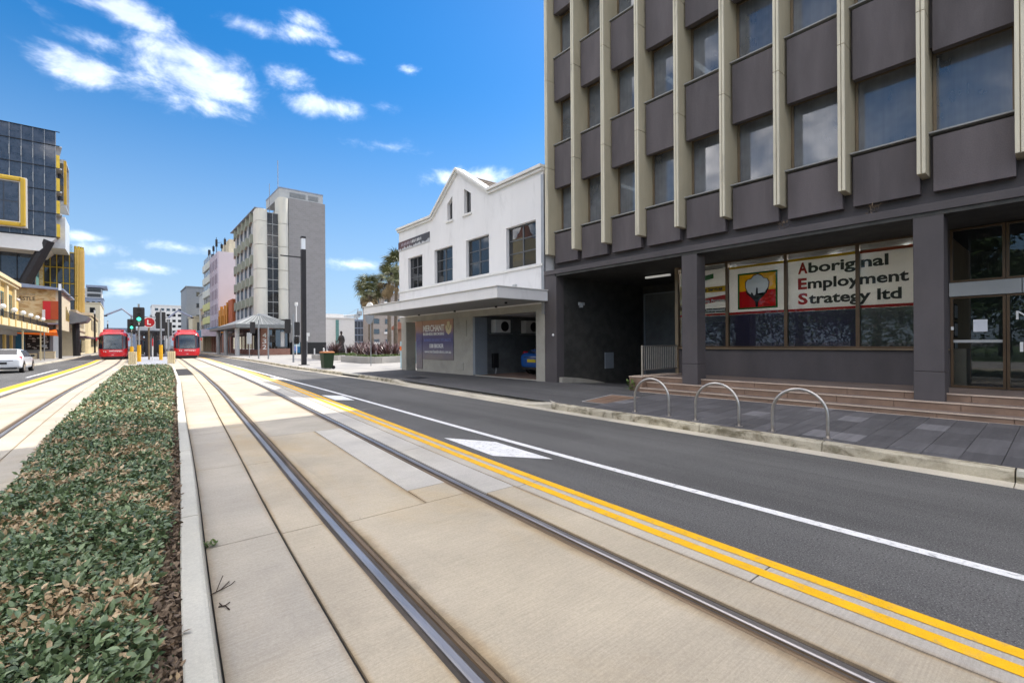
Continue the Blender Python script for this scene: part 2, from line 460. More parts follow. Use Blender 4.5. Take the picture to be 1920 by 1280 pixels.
MT['taupe_brick'] = brick_mat('taupe_brick', (0.27, 0.24, 0.215), (0.33, 0.285, 0.25), (0.37, 0.335, 0.31), 0.5, 0.2)
mt('orange_wall', (0.46, 0.20, 0.028), 0.75, var=0.12, scale=1)
mt('rust_wall', (0.36, 0.10, 0.035), 0.75, var=0.15, scale=1)
mt('pink_wall', (0.60, 0.555, 0.575), 0.8, var=0.04, scale=0.3, stain=(0.50, 0.44, 0.47), stain_amt=0.4, stain_scale=0.6)
mt('lilac', (0.50, 0.46, 0.52), 0.7)
mt('purple_panel', (0.13, 0.07, 0.10), 0.6, var=0.2)
mt('lime_wall', (0.52, 0.53, 0.24), 0.75, var=0.05)
mt('pale_wall', (0.55, 0.58, 0.55), 0.75, var=0.05)
mt('awning_blue', (0.02, 0.14, 0.27), 0.5, var=0.1)
mt('awning_grey', (0.17, 0.18, 0.178), 0.55, var=0.12, scale=3)
mt('heritage', (0.62, 0.43, 0.145), 0.75, var=0.06, stain=(0.45, 0.33, 0.14), stain_amt=0.35)
mt('heritage_trim', (0.66, 0.55, 0.33), 0.75, var=0.06)
mt('teal', (0.12, 0.26, 0.24), 0.5)
mt('cream_wall', (0.60, 0.53, 0.38), 0.75, var=0.06, stain=(0.46, 0.40, 0.28), stain_amt=0.4)
mt('tan_wall', (0.42, 0.33, 0.22), 0.75, var=0.1)
mt('orange', (0.70, 0.13, 0.008), 0.5, var=0.05)
mt('red_orange', (0.45, 0.075, 0.02), 0.5, var=0.06)
mt('gold', (0.50, 0.335, 0.03), 0.42, metal=0.35, var=0.12, scale=1)
mt('yellow_frame', (0.55, 0.35, 0.03), 0.4, var=0.06, scale=0.8)
mt('slate', (0.23, 0.27, 0.35), 0.5, var=0.06)
mt('mesh_white', (0.60, 0.63, 0.64), 0.5, metal=0.2, var=0.1)
mt('zinc', (0.45, 0.47, 0.49), 0.45, metal=0.4, var=0.1)
mt('grey_wall', (0.22, 0.24, 0.26), 0.75, var=0.06)
mt('mid_grey_wall', (0.40, 0.41, 0.40), 0.75, var=0.06)
mt('platform', (0.31, 0.32, 0.34), 0.8, var=0.06)
mt('bronze_statue', (0.055, 0.045, 0.037), 0.45, metal=0.5, var=0.2)
mt('trunk', (0.17, 0.135, 0.10), 0.9, var=0.25, scale=4, bump=0.3, bscale=20)
mt('soil', (0.075, 0.052, 0.038), 0.95, var=0.35, scale=14, bump=0.6, bscale=60)
mt('lawn', (0.06, 0.10, 0.03), 0.9, var=0.3, scale=1.5, bump=0.4, bscale=30)
mt('twig', (0.05, 0.032, 0.022), 0.9)
mt('skin', (0.42, 0.26, 0.18), 0.6)
mt('cloth_dark', (0.02, 0.02, 0.024), 0.85)
mt('pale_blue', (0.36, 0.52, 0.56), 0.6)
mt('marble', (0.62, 0.46, 0.235), 0.6, var=0.05)
MT['leaf_green'] = leaf_mat('leaf_green', (0.045, 0.085, 0.036), (0.215, 0.290, 0.130))
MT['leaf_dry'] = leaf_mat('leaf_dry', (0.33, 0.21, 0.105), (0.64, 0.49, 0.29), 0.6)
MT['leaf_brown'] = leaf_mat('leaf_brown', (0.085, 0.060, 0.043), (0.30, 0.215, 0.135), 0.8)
MT['flax'] = leaf_mat('flax', (0.055, 0.024, 0.026), (0.22, 0.115, 0.105), 0.4)
MT['grass'] = leaf_mat('grass', (0.045, 0.10, 0.012), (0.15, 0.21, 0.03), 0.5)
MT['palm_green'] = leaf_mat('palm_green', (0.075, 0.09, 0.032), (0.20, 0.205, 0.085), 0.55)
MT['palm_dry'] = leaf_mat('palm_dry', (0.19, 0.13, 0.06), (0.36, 0.26, 0.13), 0.8)
MT['tree_leaf'] = leaf_mat('tree_leaf', (0.018, 0.050, 0.012), (0.060, 0.110, 0.025), 0.5)
MT['glass_office'] = glass('glass_office', (0.34, 0.37, 0.40), 0.10, rough=0.05, wobble=0.02, dust=0.56, dcol=(0.33, 0.345, 0.37))
MT['glass_shop'] = glass('glass_shop', (0.86, 0.86, 0.84), 0.0)
MT['glass_clear'] = glass('glass_clear', (0.75, 0.80, 0.80), 0.06)
MT['glass_dark'] = glass('glass_dark', (0.10, 0.11, 0.12), 0.03, wobble=0.03, dust=0.2, dcol=(0.10, 0.105, 0.11))
MT['glass_blue'] = glass('glass_blue', (0.14, 0.16, 0.20), 0.05, dust=0.45, dcol=(0.165, 0.195, 0.25))
MT['glass_grey'] = glass('glass_grey', (0.22, 0.23, 0.23), 0.14)
MT['stair_glass'] = glass('stair_glass', (0.12, 0.12, 0.12), 0.0, dust=0.5, dcol=(0.10, 0.10, 0.10))
MT['glass_tram'] = glass('glass_tram', (0.62, 0.72, 0.72), 0.02, dust=0.12)


def sandstone():
    m, t, p = principled('sandstone')
    geo = t.add('ShaderNodeNewGeometry')
    P = geo.outputs['Position']
    w = t.noise(t.vmath('MULTIPLY', P, (1, 1, 1.8)).outputs[0], 0.55, 6, 0.6, 2.2)
    c = t.ramp(w, [(0.32, (0.36, 0.20, 0.06)), (0.45, (0.60, 0.42, 0.19)), (0.55, (0.68, 0.54, 0.30)), (0.7, (0.56, 0.36, 0.13))])
    t.l.new(c, p.inputs['Base Color'])
    p.inputs['Roughness'].default_value = 0.7
    return m
MT['sandstone'] = sandstone()


def banner_gradient():
    """printed poster: orange at the top fading to violet and grey-brown (flat print)"""
    m, t, p = principled('poster_print')
    geo = t.add('ShaderNodeNewGeometry')
    sp = t.add('ShaderNodeSeparateXYZ')
    t.l.new(geo.outputs['Position'], sp.inputs[0])
    h = t.math('ADD', t.smooth(sp.outputs[2], 0.80, 2.80), t.math('MULTIPLY', t.math('SUBTRACT', t.noise(geo.outputs['Position'], 1.6, 3), 0.5), 0.22))
    c = t.ramp(h, [(0.0, (0.20, 0.17, 0.17)), (0.16, (0.13, 0.12, 0.19)), (0.42, (0.052, 0.05, 0.16)), (0.66, (0.09, 0.075, 0.20)), (0.86, (0.34, 0.18, 0.14)), (1.0, (0.42, 0.22, 0.13))])
    t.l.new(c, p.inputs['Base Color'])
    p.inputs['Roughness'].default_value = 0.45
    return m
MT['poster'] = banner_gradient()


def skyline_sign():
    m, t, p = principled('skyline_print')
    geo = t.add('ShaderNodeNewGeometry')
    sp = t.add('ShaderNodeSeparateXYZ')
    t.l.new(geo.outputs['Position'], sp.inputs[0])
    st = t.noise(t.vmath('MULTIPLY', geo.outputs['Position'], (0, 1, 0)).outputs[0], 3.2, 4, 0.7)
    edge = t.math('ADD', 6.50, t.math('MULTIPLY', t.math('SUBTRACT', st, 0.36), 0.75))
    up = t.smooth(t.math('SUBTRACT', sp.outputs[2], edge), -0.01, 0.01)
    bgc = t.mix(t.smooth(sp.outputs[1], 20.9, 22.3), (0.035, 0.036, 0.042), (0.085, 0.035, 0.035))
    c = t.mix(up, (0.42, 0.42, 0.42), bgc)
    t.l.new(c, p.inputs['Base Color'])
    p.inputs['Roughness'].default_value = 0.5
    return m
MT['skyline'] = skyline_sign()


def translucent(name, col):
    """thin printed film: reflects and lets the room light through"""
    m, t, p = principled(name)
    geo = t.add('ShaderNodeNewGeometry')
    c = t.mix(t.noise(geo.outputs['Position'], 1.2, 3), tuple(v * 0.94 for v in col), tuple(min(1, v * 1.05) for v in col))
    t.l.new(c, p.inputs['Base Color'])
    p.inputs['Roughness'].default_value = 0.6
    tr = t.add('ShaderNodeBsdfTranslucent')
    t.l.new(c, tr.inputs[0])
    mx = t.add('ShaderNodeMixShader')
    mx.inputs[0].default_value = 0.45
    t.l.new(p.outputs[0], mx.inputs[1])
    t.l.new(tr.outputs[0], mx.inputs[2])
    t.l.new(mx.outputs[0], t.n['Material Output'].inputs[0])
    return m
for nm_, c_ in (('banner_white', (0.90, 0.88, 0.85)), ('banner_yellow', (0.80, 0.56, 0.02)), ('banner_green', (0.02, 0.19, 0.035)), ('banner_red', (0.60, 0.02, 0.025))):
    MT[nm_] = translucent(nm_ + '_film', c_)


# ------------------------------------------------------------------ geometry helpers
class MB:
    """collects shapes into ONE mesh; coordinates pass through xf first"""
    def __init__(s, xf=None):
        s.v = []
        s.f = []
        s.xf = xf or (lambda a, b, c: (a, b, c))

    def add(s, vs, fs):
        o = len(s.v)
        s.v += [s.xf(*p) for p in vs]
        s.f += [tuple(i + o for i in f) for f in fs]
        return s

    def box(s, x0, x1, y0, y1, z0, z1):
        vs = [(x, y, z) for z in (z0, z1) for y in (y0, y1) for x in (x0, x1)]
        return s.add(vs, [(0, 2, 3, 1), (4, 5, 7, 6), (0, 1, 5, 4), (2, 6, 7, 3), (0, 4, 6, 2), (1, 3, 7, 5)])

    def rbox(s, cx, cy, z0, z1, lx, ly, rot):
        c, n = math.cos(rot), math.sin(rot)
        ps = [(cx + a * c - b * n, cy + a * n + b * c) for a, b in ((-lx / 2, -ly / 2), (lx / 2, -ly / 2), (lx / 2, ly / 2), (-lx / 2, ly / 2))]
        return s.prism(ps, z0, z1)

    def prism(s, poly, z0, z1):
        n = len(poly)
        vs = [(x, y, z0) for x, y in poly] + [(x, y, z1) for x, y in poly]
        return s.add(vs, [tuple(range(n - 1, -1, -1)), tuple(range(n, 2 * n))] + [(i, (i + 1) % n, n + (i + 1) % n, n + i) for i in range(n)])

    def prism_x(s, poly, x0, x1):
        """polygon in (y,z) extruded along x"""
        n = len(poly)
        vs = [(x0, y, z) for y, z in poly] + [(x1, y, z) for y, z in poly]
        return s.add(vs, [tuple(range(n)), tuple(range(2 * n - 1, n - 1, -1))] + [(i, (i + 1) % n, n + (i + 1) % n, n + i) for i in range(n)])

    def prism_y(s, poly, y0, y1):
        """polygon in (x,z) extruded along y"""
        n = len(poly)
        vs = [(x, y0, z) for x, z in poly] + [(x, y1, z) for x, z in poly]
        return s.add(vs, [tuple(range(n)), tuple(range(2 * n - 1, n - 1, -1))] + [(i, (i + 1) % n, n + (i + 1) % n, n + i) for i in range(n)])

    def quad(s, *ps):
        return s.add(list(ps), [tuple(range(len(ps)))])

    def tube(s, path, r, n=8, caps=True, taper=None):
        P = [Vector(p) for p in path]
        rings = []
        prev = None
        for i, p in enumerate(P):
            t = ((P[min(i + 1, len(P) - 1)] - P[max(i - 1, 0)]).normalized())
            if prev is None:
                a = Vector((0, 0, 1)) if abs(t.z) < 0.9 else Vector((1, 0, 0))
                u = t.cross(a).normalized()
            else:
                u = (prev - t * prev.dot(t)).normalized()
            prev = u
            w = t.cross(u)
            rr = r if taper is None else r * taper[i]
            rings.append([tuple(p + (u * math.cos(2 * math.pi * j / n) + w * math.sin(2 * math.pi * j / n)) * rr) for j in range(n)])
        vs = [q for ring in rings for q in ring]
        fs = [(i * n + j, i * n + (j + 1) % n, (i + 1) * n + (j + 1) % n, (i + 1) * n + j) for i in range(len(P) - 1) for j in range(n)]
        if caps:
            fs += [tuple(range(n - 1, -1, -1)), tuple((len(P) - 1) * n + j for j in range(n))]
        return s.add(vs, fs)

    def cyl(s, x, y, z0, z1, r, n=16, r1=None):
        r1 = r if r1 is None else r1
        vs = [(x + r * math.cos(2 * math.pi * j / n), y + r * math.sin(2 * math.pi * j / n), z0) for j in range(n)]
        vs += [(x + r1 * math.cos(2 * math.pi * j / n), y + r1 * math.sin(2 * math.pi * j / n), z1) for j in range(n)]
        return s.add(vs, [tuple(range(n - 1, -1, -1)), tuple(range(n, 2 * n))] + [(j, (j + 1) % n, n + (j + 1) % n, n + j) for j in range(n)])

    def ball(s, x, y, z, r, n=12, m=8, sz=1.0):
        vs = [(x, y, z - r * sz)]
        for i in range(1, m):
            a = math.pi * i / m
            vs += [(x + r * math.sin(a) * math.cos(2 * math.pi * j / n), y + r * math.sin(a) * math.sin(2 * math.pi * j / n), z - r * sz * math.cos(a)) for j in range(n)]
        vs.append((x, y, z + r * sz))
        fs = [(0, 1 + (j + 1) % n, 1 + j) for j in range(n)]
        for i in range(m - 2):
            fs += [(1 + i * n + j, 1 + i * n + (j + 1) % n, 1 + (i + 1) * n + (j + 1) % n, 1 + (i + 1) * n + j) for j in range(n)]
        e = 1 + (m - 1) * n
        fs += [(e, 1 + (m - 2) * n + j, 1 + (m - 2) * n + (j + 1) % n) for j in range(n)]
        return s.add(vs, fs)

    def loft(s, sections, closed=True, caps=True):
        n = len(sections[0])
        vs = [p for sec in sections for p in sec]
        fs = []
        for i in range(len(sections) - 1):
            for j in range(n if closed else n - 1):
                fs.append((i * n + j, i * n + (j + 1) % n, (i + 1) * n + (j + 1) % n, (i + 1) * n + j))
        if caps and closed:
            fs += [tuple(range(n - 1, -1, -1)), tuple((len(sections) - 1) * n + j for j in range(n))]
        return s.add(vs, fs)

    def wall(s, u0, u1, z0, z1, d0, d1, holes):
        """slab in (u=first axis, z) with rectangular openings (ua,ub,za,zb); d = depth axis (second)"""
        us = sorted({u0, u1, *[h[0] for h in holes], *[h[1] for h in holes]})
        zs = sorted({z0, z1, *[h[2] for h in holes], *[h[3] for h in holes]})
        us = [u for u in us if u0 <= u <= u1]
        zs = [z for z in zs if z0 <= z <= z1]
        cell = [[not any(h[0] < (us[i] + us[i + 1]) / 2 < h[1] and h[2] < (zs[j] + zs[j + 1]) / 2 < h[3] for h in holes)
                 for j in range(len(zs) - 1)] for i in range(len(us) - 1)]
        def on(i, j):
            return 0 <= i < len(us) - 1 and 0 <= j < len(zs) - 1 and cell[i][j]
        for i in range(len(us) - 1):
            for j in range(len(zs) - 1):
                if not cell[i][j]:
                    continue
                a, b, c, e = us[i], us[i + 1], zs[j], zs[j + 1]
                s.quad((a, d0, c), (b, d0, c), (b, d0, e), (a, d0, e))
                s.quad((a, d1, c), (a, d1, e), (b, d1, e), (b, d1, c))
                if not on(i - 1, j): s.quad((a, d0, c), (a, d0, e), (a, d1, e), (a, d1, c))
                if not on(i + 1, j): s.quad((b, d0, c), (b, d1, c), (b, d1, e), (b, d0, e))
                if not on(i, j - 1): s.quad((a, d0, c), (a, d1, c), (b, d1, c), (b, d0, c))
                if not on(i, j + 1): s.quad((a, d0, e), (b, d0, e), (b, d1, e), (a, d1, e))
        return s

    def mesh(s, name, smooth=False, weld=True):
        me = bpy.data.meshes.new(name)
        me.from_pydata(s.v, [], s.f)
        bm = bmesh.new()
        bm.from_mesh(me)
        if weld:
            bmesh.ops.remove_doubles(bm, verts=bm.verts, dist=1e-5)
        bmesh.ops.recalc_face_normals(bm, faces=bm.faces)
        bm.to_mesh(me)
        bm.free()
        if smooth:
            me.polygons.foreach_set('use_smooth', [True] * len(me.polygons))
        return me

    def build(s, name, mat, parent=None, smooth=False, bevel=0.0, weld=True):
        return obj(name, s.mesh(name, smooth, weld), mat, parent, bevel)


def obj(name, me, mat, parent=None, bevel=0.0, loc=None, rz=0.0):
    o = bpy.data.objects.new(name, me)
    COL.objects.link(o)
    if mat and not me.materials:
        me.materials.append(MT[mat] if isinstance(mat, str) else mat)
    if parent is not None:
        o.parent = parent
        b = Vector(parent.get('_w', (0, 0, 0)))
        o.location = (Vector(loc) if loc is not None else Vector((0, 0, 0))) - b
        o['_w'] = (0.0, 0.0, 0.0) if loc is None else tuple(loc)
        WORLD.append(o)
    elif loc is not None:
        o.location = loc
        o['_w'] = tuple(loc)
    o.rotation_euler.z = rz
    if bevel:
        m = o.modifiers.new('bevel', 'BEVEL')
        m.width = bevel
        m.segments = 2
        m.limit_method = 'ANGLE'
    return o

WORLD = []

def tag(o, label, cat, group=None):
    o['label'] = label
    o['category'] = cat
    if group:
        o['group'] = group
    return o


def thing(name, label, cat, loc=(0, 0, 0), group=None, rz=0.0):
    """an Empty at the base of a thing; parts are given in world coordinates"""
    o = bpy.data.objects.new(name, None)
    COL.objects.link(o)
    o.empty_display_size = 0.3
    o.location = loc
    o.rotation_euler.z = rz
    o['_w'] = tuple(float(v) for v in loc)
    tag(o, label, cat, group)
    return o


def lthing(name, label, cat, loc=(0, 0, 0), group=None, rz=0.0):
    """the same, but its parts are given in local coordinates"""
    o = thing(name, label, cat, loc, group, rz)
    o['_w'] = (0.0, 0.0, 0.0)
    return o


def struct(o):
    o['kind'] = 'structure'
    return o


def dup(root, loc, rz=0.0, label=None, group=None):
    def cp(o, par):
        c = o.copy()
        COL.objects.link(c)
        c.parent = par
        for ch in o.children:
            cp(ch, c)
        return c
    r = cp(root, None)
    r.location = loc
    r.rotation_euler.z = rz
    if label:
        r['label'] = label
    if group:
        r['group'] = group
    return r


AX_X = Matrix(((0, 0, -1), (-1, 0, 0), (0, 1, 0)))     # reads on a face looking towards -X (right-hand buildings)
AX_Y = Matrix(((1, 0, 0), (0, 0, -1), (0, 1, 0)))      # reads on a face looking towards -Y
AX_XP = Matrix(((0, 0, 1), (1, 0, 0), (0, 1, 0)))      # reads on a face looking towards +X


def text(name, s, size, loc, ax, mat, parent, width=None, bold=0.0, align='LEFT', extrude=0.003, shear=0.0):
    cu = bpy.data.curves.new(name, 'FONT')
    cu.body = s
    cu.size = size
    cu.extrude = extrude
    cu.offset = bold
    cu.align_x = align
    cu.shear = shear
    cu.resolution_u = 3
    tmp = bpy.data.objects.new(name, cu)
    COL.objects.link(tmp)
    me = bpy.data.meshes.new_from_object(tmp.evaluated_get(bpy.context.evaluated_depsgraph_get()))
    bpy.data.objects.remove(tmp, do_unlink=True)
    bpy.data.curves.remove(cu)
    co = np.empty(len(me.vertices) * 3)
    me.vertices.foreach_get('co', co)
    co = co.reshape(-1, 3)
    if width and len(co):
        w = co[:, 0].max() - co[:, 0].min()
        if align == 'LEFT':
            co[:, 0] -= co[:, 0].min()
        co[:, 0] *= width / w
    co = co @ np.array(ax).T + np.array(loc)
    me.vertices.foreach_set('co', co.ravel())
    me.materials.clear()
    me.name = name
    return obj(name, me, mat, parent)


def curve(pts, win=5.0):
    """smooth X(Y) from measured plan points"""
    ys = np.arange(-40, 420, 0.5)
    P = np.array(sorted((y, x) for x, y in pts))
    xs = np.interp(ys, P[:, 0], P[:, 1])
    lo = ys < P[0, 0]
    xs[lo] = P[0, 1] + (ys[lo] - P[0, 0]) * (P[1, 1] - P[0, 1]) / (P[1, 0] - P[0, 0])
    hi = ys > P[-1, 0]
    xs[hi] = P[-1, 1] + (ys[hi] - P[-1, 0]) * (P[-1, 1] - P[-2, 1]) / (P[-1, 0] - P[-2, 0])
    kk = np.ones(int(win / 0.5) | 1)
    kk /= kk.sum()
    h = len(kk) // 2
    xs = np.convolve(np.pad(xs, h, mode='edge'), kk, 'valid')
    return lambda y: float(np.interp(y, ys, xs))


def ysteps(y0, y1):
    out = [y0]
    y = y0
    while y < y1 - 1e-6:
        y = min(y1, y + (0.5 if y < 15 else 1.0 if y < 40 else 3.0))
        out.append(y)
    return out


def ribbon(mb, fl, fr, y0, y1, z, zb=None):
    """strip between two plan curves; with zb it becomes a slab with sides"""
    Y = ysteps(y0, y1)
    zz = z if callable(z) else (lambda x, y: z)
    top = [((fl(y), y, zz(fl(y), y)), (fr(y), y, zz(fr(y), y))) for y in Y]
    if zb is None:
        for a, b in zip(top, top[1:]):
            mb.quad(a[0], a[1], b[1], b[0])
    else:
        secs = [[(a[0][0], a[0][1], zb), (a[1][0], a[1][1], zb), a[1], a[0]] for a in top]
        mb.loft(secs)
    return mb


# ------------------------------------------------------------------ plan curves (metres; X right of the camera, Y down the street)
RL = curve([(1.29, 1.77), (1.38, 3.58), (1.55, 5.77), (1.82, 9.09), (1.93, 10.75), (2.58, 18.9), (3.40, 32.2), (4.05, 46), (4.85, 62), (5.35, 75), (7.3, 120)])
RR = lambda y: RL(y) + 1.437
YEL = lambda y: RR(y) + 0.90 + min(0.22, max(0, y - 4) * 0.006)
KT = curve([(7.56, 0.4), (7.67, 2.2), (7.79, 7), (8.15, 14), (8.38, 17.5), (8.55, 24.5), (8.62, 34), (9.2, 44), (9.7, 56), (9.9, 66), (10.6, 85), (12.0, 120)], 4)
GUT = lambda y: KT(y) - 0.22
WL = curve([(4.61, 0.2), (4.63, 2), (4.84, 6.7), (4.92, 8), (5.38, 16.2), (6.14, 34.7), (7.2, 60)])
LC = curve([(-2.52, -6), (-2.48, 12), (-2.33, 22), (-1.95, 31), (-1.52, 44), (-1.22, 55), (-1.0, 72), (0.6, 120)])
LY = lambda y: LC(y) - 1.45
LK = curve([(-8.0, 0), (-7.4, 40), (-6.3, 48), (-5.62, 54), (-4.97, 74.5), (-3.9, 110)])
HKO = curve([(0.24, 0.5), (0.37, 3.09), (0.49, 4.45), (0.69, 7.2), (0.94, 11.1), (1.40, 18), (1.78, 23.4), (2.45, 36)], 3)   # planter kerb, outer foot
HL = curve([(-1.02, 1), (-0.95, 6.4), (-0.98, 9.3), (-0.88, 14.5), (-0.55, 26), (-0.10, 40)], 4)                             # planter kerb, left foot

# ------------------------------------------------------------------ the setting: ground
g = MB().box(-700, 700, -300, 1500, -0.6, -0.10).build('ground', 'asphalt')
struct(g)
road = MB()
ribbon(road, YEL, lambda y: GUT(y) + 0.02, -30, 300, 0.0)
road = struct(road.build('road', 'asphalt'))
roadl = MB()
ribbon(roadl, lambda y: LK(y) + 0.02, lambda y: LY(y), -30, 300, 0.0)
roadl = struct(roadl.build('road', 'asphalt'))
base = MB()
ribbon(base, LY, lambda y: YEL(y) - 0.001, -30, 300, -0.016)
bed = struct(base.build('track_bed', 'joint'))

# concrete slabs, one piece each
def slabs(fl, fr, cuts, mat, gap=0.006, z=0.003):
    for a, b in zip(cuts, cuts[1:]):
        m = MB()
        sl = lambda f, y, g2: f(y) + g2
        ribbon(m, lambda y: fl(y) + gap, lambda y: fr(y) - gap, a + gap, b - gap, z, -0.03)
        nm = mat if isinstance(mat, str) else random.choice(mat)
        o = m.build('slab', nm, bed)
        me_ = o.data
        av = [0.0 if abs(v.co.x - fl(v.co.y)) < abs(v.co.x - fr(v.co.y)) else 1.0 for v in me_.vertices]
        at_ = me_.attributes.new('across', 'FLOAT', 'POINT')
        at_.data.foreach_set('value', av)

far_cuts = [30, 36.5, 43, 52, 61, 80, 110, 160]
JA = lambda y: RL(y) - 0.44
slabs(HKO, lambda y: JA(y) - 0.006, [-4, 1.35, 4.33, 7.1, 9.95, 12.8, 15.7, 18.6, 24] + far_cuts[:1], 'slab')
slabs(lambda y: RL(y) - 2.0, JA, [38.5, 43, 52, 61, 80, 110], 'slab')
slabs(JA, lambda y: RL(y) - 0.085, [-4, 1.3, 4.27, 7.0, 9.9, 12.8, 18.6, 24] + far_cuts, 'slab_warm')
slabs(lambda y: RL(y) + 0.085, lambda y: RR(y) - 0.085, [-4, 4.15], 'slab_warm')
slabs(lambda y: RL(y) + 0.085, lambda y: RR(y) - 0.56, [4.15, 8.9], 'slab_warm')
slabs(lambda y: RR(y) - 0.56, lambda y: RR(y) - 0.085, [4.15, 4.62], 'slab_warm')
slabs(lambda y: RR(y) - 0.56, lambda y: RR(y) - 0.085, [4.62, 8.9], 'slab_grey')
slabs(lambda y: RL(y) + 0.085, lambda y: RR(y) - 0.085, [8.9, 10.75, 17.2, 23.6] + far_cuts, 'slab')
JD = lambda y: RR(y) + 0.47
slabs(lambda y: RR(y) + 0.085, JD, [-4, 4.0], 'slab_warm')
slabs(lambda y: RR(y) + 0.085, JD, [4.0, 6.4, 8.9, 11.5, 16.6, 21.8] + far_cuts, 'slab_grey')
slabs(JD, YEL, [-4, -1.2, 1.38, 3.95, 6.5, 9.1, 11.7, 16.8, 22] + far_cuts, 'slab_pale')
LRl = lambda y: LC(y) - 0.7185
LRr = lambda y: LC(y) + 0.7185
lc = [-4, 2, 8, 14.5, 21, 28, 36, 44, 52, 64, 80, 110, 160]
slabs(LY, lambda y: LRl(y) - 0.085, lc, 'slab_pale')
slabs(lambda y: LRl(y) + 0.085, lambda y: LRr(y) - 0.085, lc, 'slab')
slabs(lambda y: LRr(y) + 0.085, lambda y: LRr(y) + 0.42, lc, 'slab')
slabs(lambda y: LRr(y) + 0.42, HL, [v for v in lc if v <= 36] + [39.5], 'slab')
slabs(lambda y: LRr(y) + 0.42, lambda y: LC(y) + 2.2, [39.5, 44, 52, 64, 80, 110], 'slab')
# worn metal plates let into the slabs near the stop
for f, ya in ((RL, 41.0), (LRr, 40.0), (RR, 55)):
    m = MB()
    ribbon(m, lambda y: f(y) + 0.25, lambda y: f(y) + 1.1, ya, ya + 2.2, 0.0055)
    m.build('inspection_plate', 'mid_grey_wall', bed)

# rails: rubber boot, polished head, groove with keeper lip
def rail(f, side, label):
    t = thing('tram_rail', label, 'rail', (f(0), 0, 0), 'grooved tram rails set in the concrete')
    m = MB()
    ribbon(m, lambda y: f(y) - 0.088, lambda y: f(y) + 0.088, -4, 160, -0.012)
    m.build('rubber_boot', 'rubber', t)
    m = MB()       # head: gauge face on side
    a, b = (-0.052, 0.004) if side > 0 else (-0.004, 0.052)
    secs = [[(f(y) + a, y, -0.02), (f(y) + b, y, -0.02), (f(y) + b, y, 0.002), (f(y) + b - 0.010, y, 0.0075), (f(y) + a + 0.010, y, 0.0075), (f(y) + a, y, 0.002)] for y in ysteps(-4, 160)]
    m.loft(secs)
    m.build('running_head', 'rail_head', t)
    m = MB()
    secs = []
    for y in ysteps(-4, 160):
        x = f(y)
        pr = [(0.004, -0.004), (0.008, -0.03), (0.036, -0.03), (0.044, 0.001), (0.066, 0.004), (0.078, -0.004), (0.078, -0.04), (0.004, -0.04)]
        secs.append([(x + side * u, y, w) for u, w in pr])
    m.loft(secs)
    m.build('groove', 'rail_brown', t)
    return t

rail(RL, 1, 'polished tram rail nearest the planted bed on the right-hand track')
rail(RR, -1, 'brown tram rail nearest the yellow lines on the right-hand track')
rail(LRl, 1, 'tram rail of the left-hand track on the side of the white car')
rail(LRr, -1, 'tram rail of the left-hand track on the side of the planted bed')

# painted lines
def line(name, f, w, y0, y1, mat, z, label, cat='road marking', group=None):
    m = MB()
    ribbon(m, lambda y: f(y) - w / 2, lambda y: f(y) + w / 2, y0, y1, z)
    return tag(m.build(name, mat), label, cat, group)

line('yellow_line', lambda y: YEL(y) - 0.062, 0.105, -4, 110, 'yellow_paint', 0.0072, 'solid yellow line at the very edge of the asphalt road', group='double yellow lines')
line('yellow_line', lambda y: YEL(y) - 0.245, 0.105, -4, 110, 'yellow_paint', 0.0072, 'solid yellow line on the concrete, tram side of the pair', group='double yellow lines')
line('yellow_line', lambda y: LY(y) + 0.22, 0.36, -4, 70, 'yellow_paint', 0.0072, 'broad yellow edge line beside the left-hand track')
line('white_line', WL, 0.115, -4, 60, 'white_paint', 0.0045, 'long solid white line along the right-hand lane')
line('white_line', lambda y: LY(y) - 0.55, 0.12, 34, 44, 'white_paint', 0.0045, 'short white line on the road beside the white car')
def diamond(pts, label):
    m = MB()
    m.quad(*[(x, y, 0.0045) for x, y in pts])
    tag(m.build('diamond_marking', 'white_paint'), label, 'road marking', 'white diamonds on the lane')
diamond([(4.14, 6.80), (4.60, 5.97), (4.50, 4.56), (4.00, 5.26)], 'large white diamond painted on the lane, nearest the camera')
diamond([(4.74, 15.09), (5.17, 14.45), (5.02, 13.07), (4.62, 13.5)], 'smaller white diamond painted on the lane, further down the road')
diamond([(5.36, 25.2), (5.72, 24.4), (5.55, 23.2), (5.27, 23.8)], 'small far white diamond painted on the lane beside the bin')

# right-hand kerb and gutter, one piece each
def fpz(x, y):
    return 0.15 + 0.028 * max(0.0, min(x - KT(y), 3.6))
walk = MB()
for (a, b) in ((-14, 7.0), (7.0, 23.0)):
    ribbon(walk, lambda y: KT(y) + 0.13, lambda y: KT(y) + 1.7, a, b, (lambda x, y: fpz(x, y) - (0.014 if y <= 7.0 and b <= 7 else 0.0)))
    ribbon(walk, lambda y: KT(y) + 1.7, lambda y: 11.4, a, b, (lambda x, y: fpz(x, y) - (0.014 if y <= 7.0 and b <= 7 else 0.0)))
walk = struct(walk.build('footpath', 'asphalt_path'))
kerb = struct(MB().box(7.7, 7.75, -14, -13, -0.05, 0.02).build('kerb', 'kerb_old'))
gutter = struct(MB().box(7.5, 7.55, -14, -13, -0.05, 0.002).build('gutter', 'gutter'))
cuts = [-7.3, -5.4, -3.4, -1.5, 0.42, 2.31, 4.2, 6.12, 8.0]
for a, b in zip(cuts, cuts[1:]):
    m = MB()
    secs = []
    for y in ysteps(a + 0.006, b - 0.006):
        x = KT(y)
        secs.append([(x, y, -0.05), (x + 0.012, y, 0.128), (x + 0.035, y, 0.150), (x + 0.15, y, 0.156), (x + 0.15, y, -0.05)])
    m.loft(secs)
    m.build('kerb_stone', 'kerb_old', kerb, bevel=0.006)
